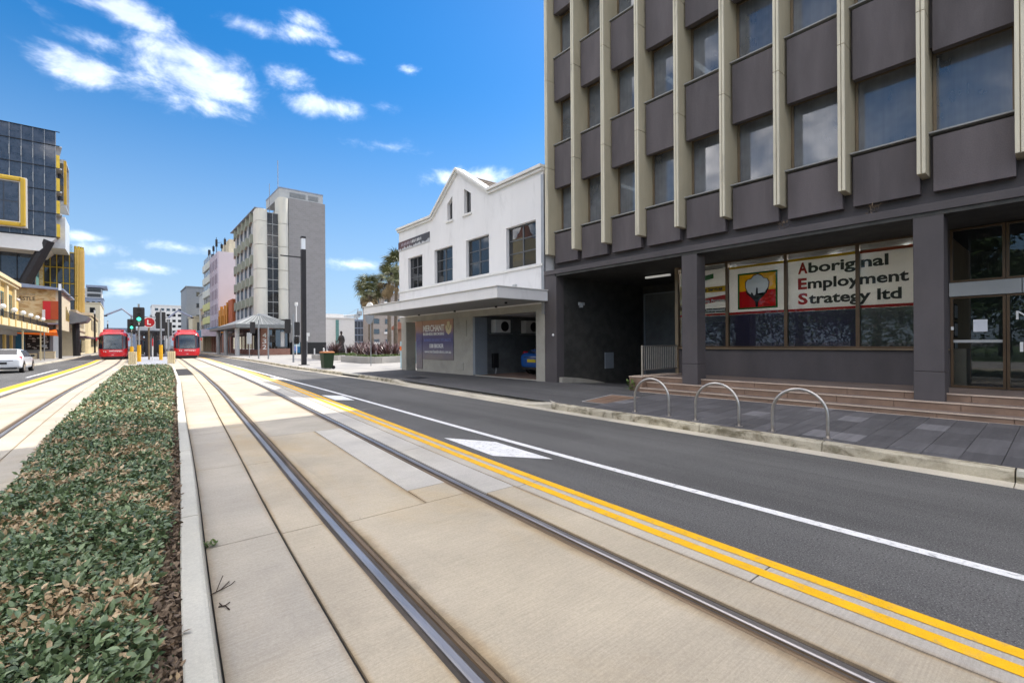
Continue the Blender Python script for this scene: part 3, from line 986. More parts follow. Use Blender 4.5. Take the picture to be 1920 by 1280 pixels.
# layback driveway crossing in front of the white building
m = MB()
secs = []
for y in ysteps(8.0, 17.6):
    e = min(1.0, (y - 8.0) / 0.9, (17.6 - y) / 0.9)
    x = KT(y)
    secs.append([(x - 0.02 * e, y, -0.05), (x - 0.02 * e, y, 0.128 - 0.10 * e), (x + 0.035 + 0.3 * e, y, 0.150 - 0.03 * e), (x + 0.15 + 0.42 * e, y, 0.160), (x + 0.15 + 0.42 * e, y, -0.05)])
m.loft(secs)
m.build('driveway_kerb', 'gutter', kerb)
cuts = [17.6, 19.6, 21.6, 24.0, 26, 28, 30, 32, 34, 37, 40, 44, 48, 53, 58, 64, 72, 90, 130]
for a, b in zip(cuts, cuts[1:]):
    if a == 21.6:
        continue
    m = MB()
    secs = []
    for y in ysteps(a + 0.006, b - 0.006):
        x = KT(y)
        secs.append([(x, y, -0.05), (x + 0.012, y, 0.128), (x + 0.035, y, 0.150), (x + 0.16, y, 0.156), (x + 0.16, y, -0.05)])
    m.loft(secs)
    m.build('kerb_stone', 'kerb_old', kerb)
def drain(y0, y1, label):
    t = thing('storm_drain', label, 'drain', (KT(y0), y0, 0), 'kerb inlets')
    x = KT((y0 + y1) / 2)
    m = MB().box(x + 0.05, x + 0.16, y0, y1, 0.085, 0.157)
    m.build('lintel', 'kerb', t, bevel=0.006)
    m = MB().box(x + 0.10, x + 0.16, y0, y1, -0.05, 0.083)
    m.build('throat', 'black', t)
drain(21.62, 23.98, 'dark kerb inlet in the gutter near the green bin')
drain(-1.49, 0.41, 'dark kerb inlet at the right edge of the picture')
for a, b in [(-7.3, -1.5), (-1.5, 0.42), (0.42, 2.6), (2.6, 6.12), (6.12, 9.5), (9.5, 13.5), (13.5, 17.6), (17.6, 22), (22, 27), (27, 32), (32, 38), (38, 46), (46, 60), (60, 90)]:
    m = MB()
    ribbon(m, GUT, lambda y: KT(y) + 0.01, a + 0.004, b - 0.004, (lambda x, y: 0.004 if x < KT(y) - 0.1 else 0.016), -0.05)
    m.build('gutter_strip', 'gutter', gutter)

# bluestone pavers in front of the dark building, each its own piece
pav_mats = []
for i, v in enumerate((0.088, 0.102, 0.118, 0.185)):
    mt('paver%d' % i, (v * 1.0, v * 0.97, v * 1.0), 0.62, var=0.16, scale=2.0, bump=0.08, bscale=120, stretch=(0.5, 6, 1), fine=0.08, stain=(v * 0.6,) * 3, stain_amt=0.4)
    pav_mats.append('paver%d' % i)
meshes = {}
def paver_mesh(w, l, i):
    key = (round(w, 3), round(l, 3), i)
    if key not in meshes:
        mm = MB()
        b = 0.004
        mm.loft([[(0, 0, -0.02), (w, 0, -0.02), (w, l, -0.02), (0, l, -0.02)], [(0, 0, -b), (w, 0, -b), (w, l, -b), (0, l, -b)],
                 [(b, b, 0), (w - b, b, 0), (w - b, l - b, 0), (b, l - b, 0)]])
        me = mm.mesh('paver')
        me.materials.append(MT[pav_mats[i]])
        meshes[key] = me
    return meshes[key]
colw = 0.357
ncol = 0
y = -1.6
while y < 6.95:
    yc = y + colw / 2
    x0, x1 = KT(yc) + 0.155, 10.86
    x = x0 - random.choice((0.0, 0.18, 0.36))
    while x < x1 - 0.02:
        a, b = max(x, x0), min(x + 0.54, x1)
        if b - a > 0.05:
            i = random.choices((0, 1, 2, 3), (5, 6, 4, 1.1))[0]
            if y > 4.5 and random.random() < 0.25: i = 0
            o = obj('paver', paver_mesh(b - a - 0.005, colw - 0.005, i), None, walk, loc=(a, y, fpz((a + b) / 2, yc) + random.uniform(-0.0012, 0.0012)))
            o.rotation_euler.y = -math.atan(0.028)
        x += 0.54
    y += colw

# tiled access cover in the footpath
t = thing('access_cover', 'brown tiled access cover with pale metal rim in the footpath', 'cover', (9.2, 7.25, 0.19))
zc = lambda x: fpz(x, 7.2)
q = [(8.50, 7.62), (9.97, 7.86), (9.98, 6.88), (8.53, 6.70)]
rimw = MB()
cx = sum(p[0] for p in q) / 4; cy = sum(p[1] for p in q) / 4
for i in range(4):
    a, b = q[i], q[(i + 1) % 4]
    ia = (a[0] + (cx - a[0]) * 0.035, a[1] + (cy - a[1]) * 0.055); ib = (b[0] + (cx - b[0]) * 0.035, b[1] + (cy - b[1]) * 0.055)
    rimw.quad((*a, zc(a[0]) + 0.006), (*b, zc(b[0]) + 0.006), (*ib, zc(ib[0]) + 0.006), (*ia, zc(ia[0]) + 0.006))
rimw.build('rim', 'offwhite', t)
for i in range(4):
    for j in range(3):
        def pt(u, v):
            u = 0.035 + 0.93 * u; v = 0.05 + 0.9 * v
            x = (q[0][0] * (1 - u) + q[1][0] * u) * (1 - v) + (q[3][0] * (1 - u) + q[2][0] * u) * v
            yy = (q[0][1] * (1 - u) + q[1][1] * u) * (1 - v) + (q[3][1] * (1 - u) + q[2][1] * u) * v
            return (x, yy, zc(x) + 0.004)
        e = 0.03
        MB().quad(pt(i / 4 + e / 4, j / 3 + e / 3), pt((i + 1) / 4 - e / 4, j / 3 + e / 3), pt((i + 1) / 4 - e / 4, (j + 1) / 3 - e / 3), pt(i / 4 + e / 4, (j + 1) / 3 - e / 3)).build('tile', 'step_tile', t)

# plaza and far footpaths
pl = MB()
ribbon(pl, lambda y: KT(y) + 0.13, lambda y: 70.0, 23.0, 68, 0.152)
ribbon(pl, lambda y: KT(y) + 0.13, lambda y: 60.0, 68, 300, 0.152)
plaza = struct(pl.build('plaza_paving', 'plaza'))
pl = MB()
ribbon(pl, lambda y: -19.0, lambda y: LK(y) - 0.14, -40, 300, 0.14)
lpath = struct(pl.build('footpath', 'plaza'))
m = MB()
secs = [[(LK(y) - 0.15, y, -0.05), (LK(y) - 0.15, y, 0.146), (LK(y) - 0.01, y, 0.146), (LK(y) + 0.01, y, -0.05)] for y in ysteps(-30, 150)]
m.loft(secs)
struct(m.build('kerb', 'gutter'))

lw = MB()
ribbon(lw, lambda y: -120.0, lambda y: -19.0, -60, 38, 0.15)
struct(lw.build('park_lawn', 'lawn'))


# ------------------------------------------------------------------ planted bed with clipped ground cover
bedt = thing('planted_bed', 'low clipped green and browning ground cover in a long kerbed median bed', 'plant bed', (0, 4, 0))
cuts = [-2.5, 0.9, 4.78, 7.8, 10.8, 13.8, 16.8, 20, 24, 28, 32, 38.3]
for a, b in zip(cuts, cuts[1:]):
    m = MB()
    secs = []
    for y in ysteps(a + 0.008, b - 0.008):
        x = HKO(y)
        secs.append([(x, y, -0.03), (x - 0.024, y, 0.128), (x - 0.036, y, 0.145), (x - 0.052, y, 0.150), (x - 0.150, y, 0.150), (x - 0.158, y, 0.143), (x - 0.158, y, -0.03)])
    m.loft(secs)
    m.build('kerb_stone', 'kerb', bedt, smooth=False)
for a, b in zip(cuts, cuts[1:]):
    m = MB()
    secs = [[(HL(y), y, -0.03), (HL(y) + 0.02, y, 0.14), (HL(y) + 0.13, y, 0.15), (HL(y) + 0.13, y, -0.03)] for y in ysteps(a + 0.005, b - 0.005)]
    m.loft(secs)
    m.build('kerb_stone', 'kerb', bedt)
m = MB().prism([(HL(38.3), 38.3), (HKO(38.3), 38.3), (HKO(38.3), 38.45), (HL(38.3), 38.45)], -0.03, 0.15)
m.build('kerb_stone', 'kerb', bedt)
sx = MB()
for a, b in zip(ysteps(-2.5, 38.3), ysteps(-2.5, 38.3)[1:]):
    nseg = 8
    for i in range(nseg):
        def sp_(y, u):
            x = HL(y) + 0.12 + (HKO(y) - 0.157 - HL(y) - 0.12) * u
            return (x, y, 0.085 + 0.02 * math.sin(x * 31 + y * 17) + 0.015 * math.sin(y * 43 - x * 12))
        sx.quad(sp_(a, i / nseg), sp_(a, (i + 1) / nseg), sp_(b, (i + 1) / nseg), sp_(b, i / nseg))
sx.build('soil', 'soil', bedt, smooth=True)


def leaf_geom(n=1):
    """one pointed oval leaf, folded along the midrib, unit length along +x"""
    v = [(0, 0, 0), (0.30, 0.20, 0.05), (0.62, 0.21, 0.05), (1.0, 0, -0.06), (0.62, -0.21, 0.05), (0.30, -0.20, 0.05), (0.32, 0, 0.015), (0.64, 0, 0.0)]
    f = [(0, 6, 1), (6, 7, 2, 1), (7, 3, 2), (0, 5, 6), (6, 5, 4, 7), (7, 4, 3)]
    return np.array(v), f


def euler_mats(yaw, pitch, roll):
    cy, sy, cp, sp2, cr, sr = np.cos(yaw), np.sin(yaw), np.cos(pitch), np.sin(pitch), np.cos(roll), np.sin(roll)
    m = np.empty((len(yaw), 3, 3))
    m[:, 0, 0] = cy * cp; m[:, 0, 1] = cy * sp2 * sr - sy * cr; m[:, 0, 2] = cy * sp2 * cr + sy * sr
    m[:, 1, 0] = sy * cp; m[:, 1, 1] = sy * sp2 * sr + cy * cr; m[:, 1, 2] = sy * sp2 * cr - cy * sr
    m[:, 2, 0] = -sp2;    m[:, 2, 1] = cp * sr;                 m[:, 2, 2] = cp * cr
    return m


def scatter_mesh(name, tv, tf, pos, mats, size, matidx, matnames, tint):
    """joins many small pieces into one mesh"""
    n = len(pos)
    nv = len(tv)
    V = np.einsum('nij,vj->nvi', mats, tv) * size[:, None, None] + pos[:, None, :]
    me = bpy.data.meshes.new(name)
    loops = np.concatenate([np.array(f) for f in tf])
    tot = np.array([len(f) for f in tf])
    me.vertices.add(n * nv)
    me.vertices.foreach_set('co', V.ravel())
    L = (loops[None, :] + (np.arange(n) * nv)[:, None]).ravel()
    T = np.tile(tot, n)
    me.loops.add(len(L))
    me.loops.foreach_set('vertex_index', L.astype(np.int32))
    me.polygons.add(len(T))
    st = np.concatenate([[0], np.cumsum(T)[:-1]])
    me.polygons.foreach_set('loop_start', st.astype(np.int32))
    me.polygons.foreach_set('material_index', np.repeat(matidx, len(tf)).astype(np.int32))
    for mn in matnames:
        me.materials.append(MT[mn])
    at = me.attributes.new('tint', 'FLOAT', 'POINT')
    at.data.foreach_set('value', np.repeat(tint, nv).astype(np.float32))
    me.update(calc_edges=True)
    me.validate()
    return me


def vnoise(x, y, sc, seed):
    """cheap smooth value noise for planting patterns"""
    r = np.random.default_rng(seed)
    G = r.random((64, 64))
    u = (x * sc) % 64; v = (y * sc) % 64
    i = np.floor(u).astype(int); j = np.floor(v).astype(int)
    a = u - i; b = v - j
    a = a * a * (3 - 2 * a); b = b * b * (3 - 2 * b)
    i1 = (i + 1) % 64; j1 = (j + 1) % 64
    i %= 64; j %= 64
    return (G[i, j] * (1 - a) + G[i1, j] * a) * (1 - b) + (G[i, j1] * (1 - a) + G[i1, j1] * a) * b


def hedge_points(y0, y1, per_m2, sz):
    n = int((y1 - y0) * 2.6 * per_m2)
    y = rng.uniform(y0, y1, n)
    hl = np.array([HL(v) for v in np.linspace(y0, y1, 60)]); ho = np.array([HKO(v) for v in np.linspace(y0, y1, 60)])
    gl = np.interp(y, np.linspace(y0, y1, 60), hl) + 0.06
    gr = np.interp(y, np.linspace(y0, y1, 60), ho) - 0.165
    wmax = (gr - gl).max()
    u = rng.uniform(0, wmax, n)
    k_ = u < (gr - gl)
    y, u, gl, gr = y[k_], u[k_], gl[k_], gr[k_]
    x = gl + u
    dR = gr - x
    dL = x - gl
    bare = 0.035 + 0.05 * vnoise(x * 0, y, 0.8, 3) + 0.08 * (vnoise(x, y, 2.5, 4) - 0.4)     # dry strip along the right kerb
    top = 0.115 + 0.20 * (1 - np.exp(-np.maximum(dR - bare * 0.6, 0) * 13)) * (1 - 0.55 * np.exp(-dL * 9))
    top += 0.07 * (vnoise(x, y, 1.9, 11) - 0.5) + 0.08 * (vnoise(x, y, 5.0, 12) - 0.5) + 0.05 * (vnoise(x, y, 12.0, 13) - 0.5)
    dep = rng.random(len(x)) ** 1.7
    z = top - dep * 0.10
    z = np.maximum(z, 0.10)
    dryf = vnoise(x, y, 1.6, 21) * 0.30 + vnoise(x, y, 4.6, 22) * 0.38 + vnoise(x, y, 10.0, 23) * 0.32
    dry = (dryf > 0.60) & (rng.random(len(x)) < 0.66)
    dry |= rng.random(len(x)) < 0.09
    brown = (dR < bare + 0.03) & (rng.random(len(x)) < 0.86)
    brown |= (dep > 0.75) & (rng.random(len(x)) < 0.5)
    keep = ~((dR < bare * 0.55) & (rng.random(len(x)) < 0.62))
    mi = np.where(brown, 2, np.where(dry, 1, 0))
    z = np.where(brown & (dR < bare + 0.03), 0.10 + rng.random(len(x)) * 0.05 + 0.3 * np.maximum(dR - 0.05, 0), z)
    s_ = sz * np.clip(rng.lognormal(-0.2, 0.36, len(x)), 0.35, 1.5)
    return [a[keep] for a in (x, y, z, mi, s_)]

parts_ = [hedge_points(0.6, 6.0, 7000, 0.042), hedge_points(6.0, 11.0, 4000, 0.048), hedge_points(11.0, 20.0, 1700, 0.064), hedge_points(20.0, 38.2, 800, 0.09)]
x, y, z, mi, sz = [np.concatenate(c) for c in zip(*parts_)]
ns = 900         # stray upright shoots above the clipped surface
ys2 = rng.uniform(1.2, 14, ns)
xs2 = np.array([HL(v) + 0.1 + (HKO(v) - 0.35 - HL(v)) * rng.random() for v in ys2])
zs2 = 0.30 + rng.random(ns) * 0.09
x = np.concatenate([x, xs2]); y = np.concatenate([y, ys2]); z = np.concatenate([z, zs2]); mi = np.concatenate([mi, np.zeros(ns, int)]); sz = np.concatenate([sz, rng.uniform(0.035, 0.06, ns)])
n = len(x)
yaw = rng.uniform(0, 2 * math.pi, n)
pitch = rng.normal(-0.22, 0.55, n)
roll = rng.normal(0, 0.65, n)
mats = euler_mats(yaw, pitch, roll)
tv, tf = leaf_geom()
tint = np.clip(rng.normal(0.5, 0.28, n), 0, 0.999)
# the 300 leaves that show largest are pieces of their own
score = sz / np.hypot(x, y) * (z > 0.2)
big = np.argsort(-score)
big = big[np.random.default_rng(3).permutation(1200)[:300]]
rest = np.ones(n, bool)
rest[big] = False
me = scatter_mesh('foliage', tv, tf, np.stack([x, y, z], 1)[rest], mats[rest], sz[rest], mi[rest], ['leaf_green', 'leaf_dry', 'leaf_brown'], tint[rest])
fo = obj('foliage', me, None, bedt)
fo['kind'] = 'stuff'
lm = []
for mn in ('leaf_green', 'leaf_dry', 'leaf_brown'):
    me = bpy.data.meshes.new('leaf')
    me.from_pydata([tuple(v) for v in tv], [], tf)
    me.materials.append(MT[mn])
    lm.append(me)
for i in big:
    o = obj('leaf', lm[mi[i]], None, bedt, loc=(x[i], y[i], z[i]))
    o.rotation_mode = 'QUATERNION'
    o.rotation_quaternion = Matrix(mats[i].tolist()).to_quaternion()
    o.scale = (sz[i],) * 3

# dropped twigs and weed on the slab
m = MB()
m.tube([(0.40, 3.50, 0.01), (0.47, 3.53, 0.014), (0.53, 3.62, 0.012)], 0.0035, 5)
m.tube([(0.44, 3.51, 0.012), (0.47, 3.58, 0.035), (0.50, 3.66, 0.045)], 0.0028, 5)
m.tube([(0.46, 3.525, 0.012), (0.53, 3.55, 0.018), (0.56, 3.60, 0.012)], 0.0028, 5)
tag(m.build('twig', 'twig'), 'thin dark forked twig lying on the concrete by the planter kerb', 'twig')
m = MB()
m.tube([(0.43, 3.32, 0.008), (0.46, 3.30, 0.014), (0.475, 3.24, 0.010)], 0.004, 5)
m.tube([(0.45, 3.31, 0.010), (0.44, 3.36, 0.010)], 0.003, 5)
m.tube([(0.455, 3.30, 0.010), (0.49, 3.33, 0.010)], 0.003, 5)
tag(m.build('dead_leaf', 'twig'), 'small curled dead leaf on the concrete next to the twig', 'leaf')
def weed(loc, r, h, nn, label, mat='grass'):
    n2 = nn
    a = rng.uniform(0, 6.28, n2)
    rr = r * np.sqrt(rng.random(n2))
    pos = np.stack([loc[0] + rr * np.cos(a), loc[1] + rr * np.sin(a), loc[2] + h * rng.random(n2)], 1)
    me = scatter_mesh('weed', tv, tf, pos, euler_mats(rng.uniform(0, 6.28, n2), rng.normal(-0.5, 0.4, n2), rng.normal(0, 0.4, n2)), rng.uniform(0.5, 1.2, n2) * r * 0.7, np.zeros(n2, int), [mat], rng.random(n2))
    return tag(obj('weed', me, None), label, 'weed')
weed((0.515, 4.36, 0.008), 0.045, 0.03, 60, 'tiny green weed growing in the slab joint by the planter kerb')
weed((10.95, 7.95, 0.26), 0.13, 0.28, 90, 'small green weed at the corner of the brown steps')

# ------------------------------------------------------------------ bike hoops
def hoop(ya, yb, x, label):
    t = thing('bike_hoop', label, 'bike rack', (x, (ya + yb) / 2, fpz(x, ya)), 'steel bike hoops along the kerb')
    r = (ya - yb) / 2
    zc_ = fpz(x, ya) + 0.69 - r + 0.015
    yc = (ya + yb) / 2
    path = [(x, ya, fpz(x, ya) - 0.02), (x, ya, fpz(x, ya) + 0.12), (x, ya, zc_)]
    path += [(x, yc + r * math.cos(a), zc_ + r * math.sin(a)) for a in [math.pi * i / 20 for i in range(1, 20)]]
    path += [(x, yb, zc_), (x, yb, fpz(x, ya) + 0.12), (x, yb, fpz(x, ya) - 0.02)]
    MB().tube(path, 0.024, 12).build('tube', 'steel', t, smooth=True)
    for yy in (ya, yb):
        MB().cyl(x, yy, fpz(x, yy) + 0.0, fpz(x, yy) + 0.008, 0.062, 20).build('base_plate', 'steel', t)
hoop(5.78, 5.00, 8.08, 'steel bike hoop farthest along the kerb, in front of the railing')
hoop(4.41, 3.63, 8.00, 'middle steel bike hoop, in front of the square pillar by the shop window')
hoop(3.07, 2.31, 7.93, 'nearest steel bike hoop, in front of the long steps')

# ------------------------------------------------------------------ wheelie bin, lamp posts, signals by the plaza
t = thing('wheelie_bin', 'dark green wheelie bin with a brown lid standing on the kerb', 'bin', (9.1, 27.9, 0.15))
def rect(cx, cy, hx, hy, z): return [(cx - hx, cy - hy, z), (cx + hx, cy - hy, z), (cx + hx, cy + hy, z), (cx - hx, cy + hy, z)]
bx, by = 9.1, 27.9
MB().loft([rect(bx, by, 0.24, 0.27, 0.20), rect(bx, by, 0.25, 0.28, 0.24), rect(bx, by, 0.30, 0.35, 1.02), rect(bx, by, 0.325, 0.375, 1.03), rect(bx, by, 0.325, 0.375, 1.09)]).build('body', 'bin_green', t, bevel=0.02)
MB().loft([rect(bx, by, 0.335, 0.385, 1.091), rect(bx, by, 0.335, 0.385, 1.12), rect(bx, by, 0.30, 0.33, 1.17), rect(bx, by, 0.22, 0.25, 1.19)]).build('lid', 'bin_lid', t, bevel=0.015)
for sgn in (-1, 1):
    MB().tube([(bx + 0.27 + 0.0, by + sgn * 0.24, 0.26), (bx + 0.27, by + sgn * 0.30, 0.26)], 0.105, 16).build('wheel', 'tyre', t)
MB().tube([(bx + 0.37, by - 0.3, 1.06), (bx + 0.37, by + 0.3, 1.06)], 0.02, 8).build('handle', 'bin_green', t)

def mast(x, y, z0, h, w, label, arm=True, grp='dark square lamp masts', armdir=-1):
    t = thing('lamp_mast', label, 'lamp post', (x, y, z0), grp)
    MB().loft([rect(x, y, w * 0.5, w * 0.5, z0), rect(x, y, w * 0.5, w * 0.5, z0 + h - 0.9), ]).build('shaft', 'dark_steel', t, bevel=0.015)
    MB().box(x - w * 1.0, x + w * 1.0, y - w * 1.0, y + w * 1.0, z0, z0 + 0.035).build('base_plate', 'dark_steel', t)
    MB().box(x - w * 0.4, x + w * 0.4, y - w * 0.4, y + w * 0.4, z0 + h - 0.9, z0 + h - 0.12).build('lamp_glass', 'lamp_glass', t)
    MB().box(x - w * 0.5, x + w * 0.5, y - w * 0.5, y + w * 0.5, z0 + h - 0.12, z0 + h).build('cap', 'dark_steel', t)
    if arm:
        MB().box(min(x, x + armdir * 1.5), max(x, x + armdir * 1.5), y - 0.03, y + 0.03, z0 + h - 1.52, z0 + h - 1.44).build('bracket_arm', 'dark_steel', t)
    return t
mast(9.74, 34.76, 0.15, 9.05, 0.30, 'tall black square lamp mast on the plaza beside the bin', armdir=-1)
mast(-5.75, 75.1, 0.14, 8.8, 0.28, 'tall dark lamp mast on the left footpath near the orange awning', armdir=1)
mast(-4.7, 128, 0.14, 8.9, 0.30, 'dark lamp mast right beside the left-hand tram', arm=False)
mast(-3.9, 185, 0.14, 8.9, 0.34, 'thin far dark lamp mast above the left-hand tram', arm=False)


def signal_head(par, x, y, z, w=0.34, h=1.0, lit=False, back=False, n=3):
    """three-lens head on a rounded target board, facing -Y (or away)"""
    s = 1 if not back else -1
    c = 0.09
    poly = []
    for (cx2, cz2, a0) in ((x + w / 2 + 0.08 - c, z + h / 2 + 0.08 - c, 0), (x - w / 2 - 0.08 + c, z + h / 2 + 0.08 - c, 90), (x - w / 2 - 0.08 + c, z - h / 2 - 0.08 + c, 180), (x + w / 2 + 0.08 - c, z - h / 2 - 0.08 + c, 270)):
        for i in range(5):
            a = R(a0 + i * 22.5)
            poly.append((cx2 + c * math.cos(a), cz2 + c * math.sin(a)))
    bd = MB().prism_y(poly, y - 0.10 * s, y - 0.115 * s).build('target_board', 'signal_black', par)
    MB().box(x - w / 2, x + w / 2, min(y - 0.30 * s, y - 0.116 * s), max(y - 0.30 * s, y - 0.116 * s), z - h / 2, z + h / 2).build('housing', 'signal_black', par, bevel=0.02)
    if not back:
        for i in range(n):
            zz = z + h / 2 - h / n * (i + 0.5)
            mm = MB()
            r = h / n * 0.36
            mm.tube([(x, y - 0.301, zz), (x, y - 0.312, zz)], r, 18)
            mm.build('lens', 'signal_green' if (lit and i == n - 1) else 'signal_off', par)
            v = MB()      # visor: half tube over the lens
            secs = []
            for yy, ext in ((y - 0.30, 1.0), (y - 0.47, 1.0)):
                secs.append([(x + (r + 0.012) * math.cos(R(a)), yy, zz + (r + 0.012) * math.sin(R(a))) for a in range(-20, 201, 20)] + [(x + (r) * math.cos(R(a)), yy, zz + r * math.sin(R(a))) for a in range(200, -21, -20)])
            v.loft(secs)
            v.build('visor', 'signal_black', par)


def signal_post(x, y, z0, h, label, heads, sleeve=None, mat='grey_steel', r=0.075):
    t = thing('traffic_signal', label, 'traffic signal', (x, y, z0), 'traffic signals')
    MB().cyl(x, y, z0, z0 + h, r, 14).build('post', mat, t, smooth=False)
    MB().cyl(x, y, z0 + h, z0 + h + 0.03, r * 1.15, 14).build('post_cap', mat, t)
    if sleeve:
        MB().cyl(x, y, z0 + sleeve[0], z0 + sleeve[1], r * 1.9, 14).build('yellow_sleeve', 'post_yellow', t)
    for kw in heads:
        signal_head(t, **kw)
    return t
# on the plaza corner near building with number 432
signal_post(10.84, 54.8, 0.15, 4.0, 'grey signal post with dark head in front of the 432 entrance', [dict(x=10.35, y=55.0, z=3.4, h=1.05, back=True)])
signal_post(11.14, 51.9, 0.15, 3.2, 'grey post with a pedestrian lamp beside the brick wall', [dict(x=11.5, y=52.0, z=2.2, w=0.3, h=0.6, n=2)])
signal_post(10.59, 40.7, 0.15, 3.9, 'pale signal post on the plaza between the lamp mast and 432 entrance', [dict(x=10.25, y=40.9, z=3.1, w=0.3, h=1.0, back=True), dict(x=10.95, y=40.9, z=2.9, w=0.3, h=0.95, back=True), dict(x=10.85, y=40.9, z=1.95, w=0.26, h=0.5, n=2)])
t = thing('camera_pole', 'slim white pole with a dome camera in front of the grey tower wall', 'pole', (18.5, 69.5, 0.15))
MB().cyl(18.5, 69.5, 0.15, 7.1, 0.07, 10).build('pole', 'offwhite', t)
MB().cyl(18.5, 69.5, 7.1, 7.5, 0.22, 12).build('housing', 'offwhite', t)
MB().ball(18.5, 69.5, 7.12, 0.2, 12, 8).build('dome', 'lamp_glass', t)
t = thing('sign_post', 'thin post with a small white street plate near the grey wall', 'sign', (16.2, 56.6, 0.15))
MB().cyl(16.2, 56.6, 0.15, 2.9, 0.04, 10).build('post', 'grey_steel', t)
MB().box(15.95, 16.5, 56.54, 56.56, 2.55, 2.95).build('plate', 'offwhite', t)
MB().box(16.1, 16.32, 56.53, 56.55, 2.0, 2.5).build('plate', 'offwhite', t)
t = thing('sign_post', 'thin post with a tall pale plate in front of the brick shopfront', 'sign', (11.0, 60.5, 0.15))
MB().cyl(11.0, 60.5, 0.15, 2.9, 0.04, 10).build('post', 'grey_steel', t)
MB().box(10.75, 11.25, 60.44, 60.46, 1.7, 3.0).build('plate', 'mid_grey_wall', t)
for i, (px, py) in enumerate([(15.2, 50.5), (16.8, 52.5), (18.2, 57.0), (19.6, 58.6)]):
    t = thing('bollard', ['pale bollard nearest the low planter wall', 'second pale bollard from the planter, before the dark plinth', 'third pale bollard from the planter, before the dark plinth', 'pale bollard farthest from the planter near the poster box'][i], 'bollard', (px, py, 0.15), 'bollards on the plaza')
    MB().cyl(px, py, 0.15, 1.15, 0.07, 12).build('post', 'offwhite', t)
    MB().ball(px, py, 1.15, 0.07, 10, 6, 0.5).build('cap', 'offwhite', t)
for i, (px, py) in enumerate([(10.55, 62.3), (10.85, 65.0)]):
    pass

lid = MB().prism([(9.05, 17.9), (9.75, 18.0), (9.78, 17.1), (9.08, 17.0)], fpz(9.4, 17.5) + 0.001, fpz(9.4, 17.5) + 0.010)
tag(lid.build('service_lid', 'dark_steel'), 'dark metal service lid in the footpath before the white building', 'cover')
def dry_tuft(loc, label):
    n2 = 46
    a = rng.uniform(0, 6.28, n2)
    rr = 0.09 * np.sqrt(rng.random(n2))
    pos = np.stack([loc[0] - np.abs(rr * np.cos(a)) * 0.5, loc[1] + rr * np.sin(a), loc[2] + 0.16 * rng.random(n2)], 1)
    me = scatter_mesh('dry_weed', tv * np.array([1, 0.25, 1]), tf, pos, euler_mats(rng.uniform(0, 6.28, n2), rng.normal(-0.7, 0.5, n2), rng.normal(0, 0.4, n2)), rng.uniform(0.05, 0.12, n2), np.zeros(n2, int), ['leaf_brown'], rng.random(n2))
    tag(obj('dry_weed', me, None), label, 'weed')
dry_tuft((11.45, 2.52, 4.09), 'dry weed tuft on the ledge under the fins, nearer the doors')
dry_tuft((11.45, 4.18, 4.09), 'dry weed tuft on the ledge under the fins, above the shop banner')


# ------------------------------------------------------------------ dark office building with pale fins (right)
FX = lambda a, b, c: (b, a, c)          # facade space (u along the street, depth, height) -> world
db = thing('office_building', 'dark charcoal office block with tall cream vertical fins and a recessed ground floor', 'building', (11.3, 5, 0.2))
YI = lambda i: 11.76 - 1.239 * i
NF = 13
Y_END = -13.0
ROOF = 18.2
WSILL = [5.50 + 3.04 * k_ for k_ in range(4)]
holes = []
for i in range(NF - 1):
    for f in range(4):
        holes.append((YI(i + 1) - 0.06, YI(i) - 0.065, WSILL[f], WSILL[f] + 1.62))
MB(FX).wall(Y_END, 11.78, 4.0, ROOF, 11.76, 12.06, holes).build('wall', 'charcoal', db)
MB().box(12.06, 26, Y_END, Y_END + 0.3, 0, ROOF).box(25.7, 26, Y_END, 11.78, 0, ROOF).box(12.06, 26, 11.48, 11.78, 3.9, ROOF).box(16.4, 26, 11.25, 11.78, 0, 3.9).box(11.9, 26, Y_END, 11.78, ROOF, ROOF + 0.3).build('outer_wall', 'charcoal', db)
for i in range(NF):
    y1 = YI(i)
    y0 = y1 - 0.125
    js = [4.66, 7.66, 10.70, 13.74, ROOF + 0.4]
    m = MB()
    for a, b in zip(js, js[1:]):
        m.box(11.336, 12.10, y0, y1, a + (0.006 if a > 5 else 0), b - 0.006)
    fo = m.build('fin', 'fin', db, bevel=0.006)
    m = MB()
    for a, b in zip(js, js[1:]):
        for u0, u1 in ((y0 + 0.001, y0 + 0.054), (y0 + 0.069, y1 - 0.001)):
            m.box(11.30, 11.338, u0, u1, a + (0.006 if a > 5 else 0.004), b - 0.006)
    m.build('edge_strip', 'fin_edge', fo, bevel=0.004)
pan0 = MB().box(0, 0.155, 0, 1.239 - 0.187, 0, 1.02).mesh('spandrel_panel')
pan1 = MB().box(0, 0.155, 0, 1.239 - 0.187, 0, 1.45).mesh('spandrel_panel')
for p_ in (pan0, pan1):
    p_.materials.append(MT['charcoal_panel'])
for i in range(NF - 1):
    for f in range(5):
        z0 = 4.36 if f == 0 else 6.97 + 3.04 * (f - 1)
        obj('spandrel_panel', pan0 if f == 0 else pan1, None, db, bevel=0.008, loc=(11.6 + random.uniform(-0.004, 0.004), YI(i + 1) + 0.002, z0))
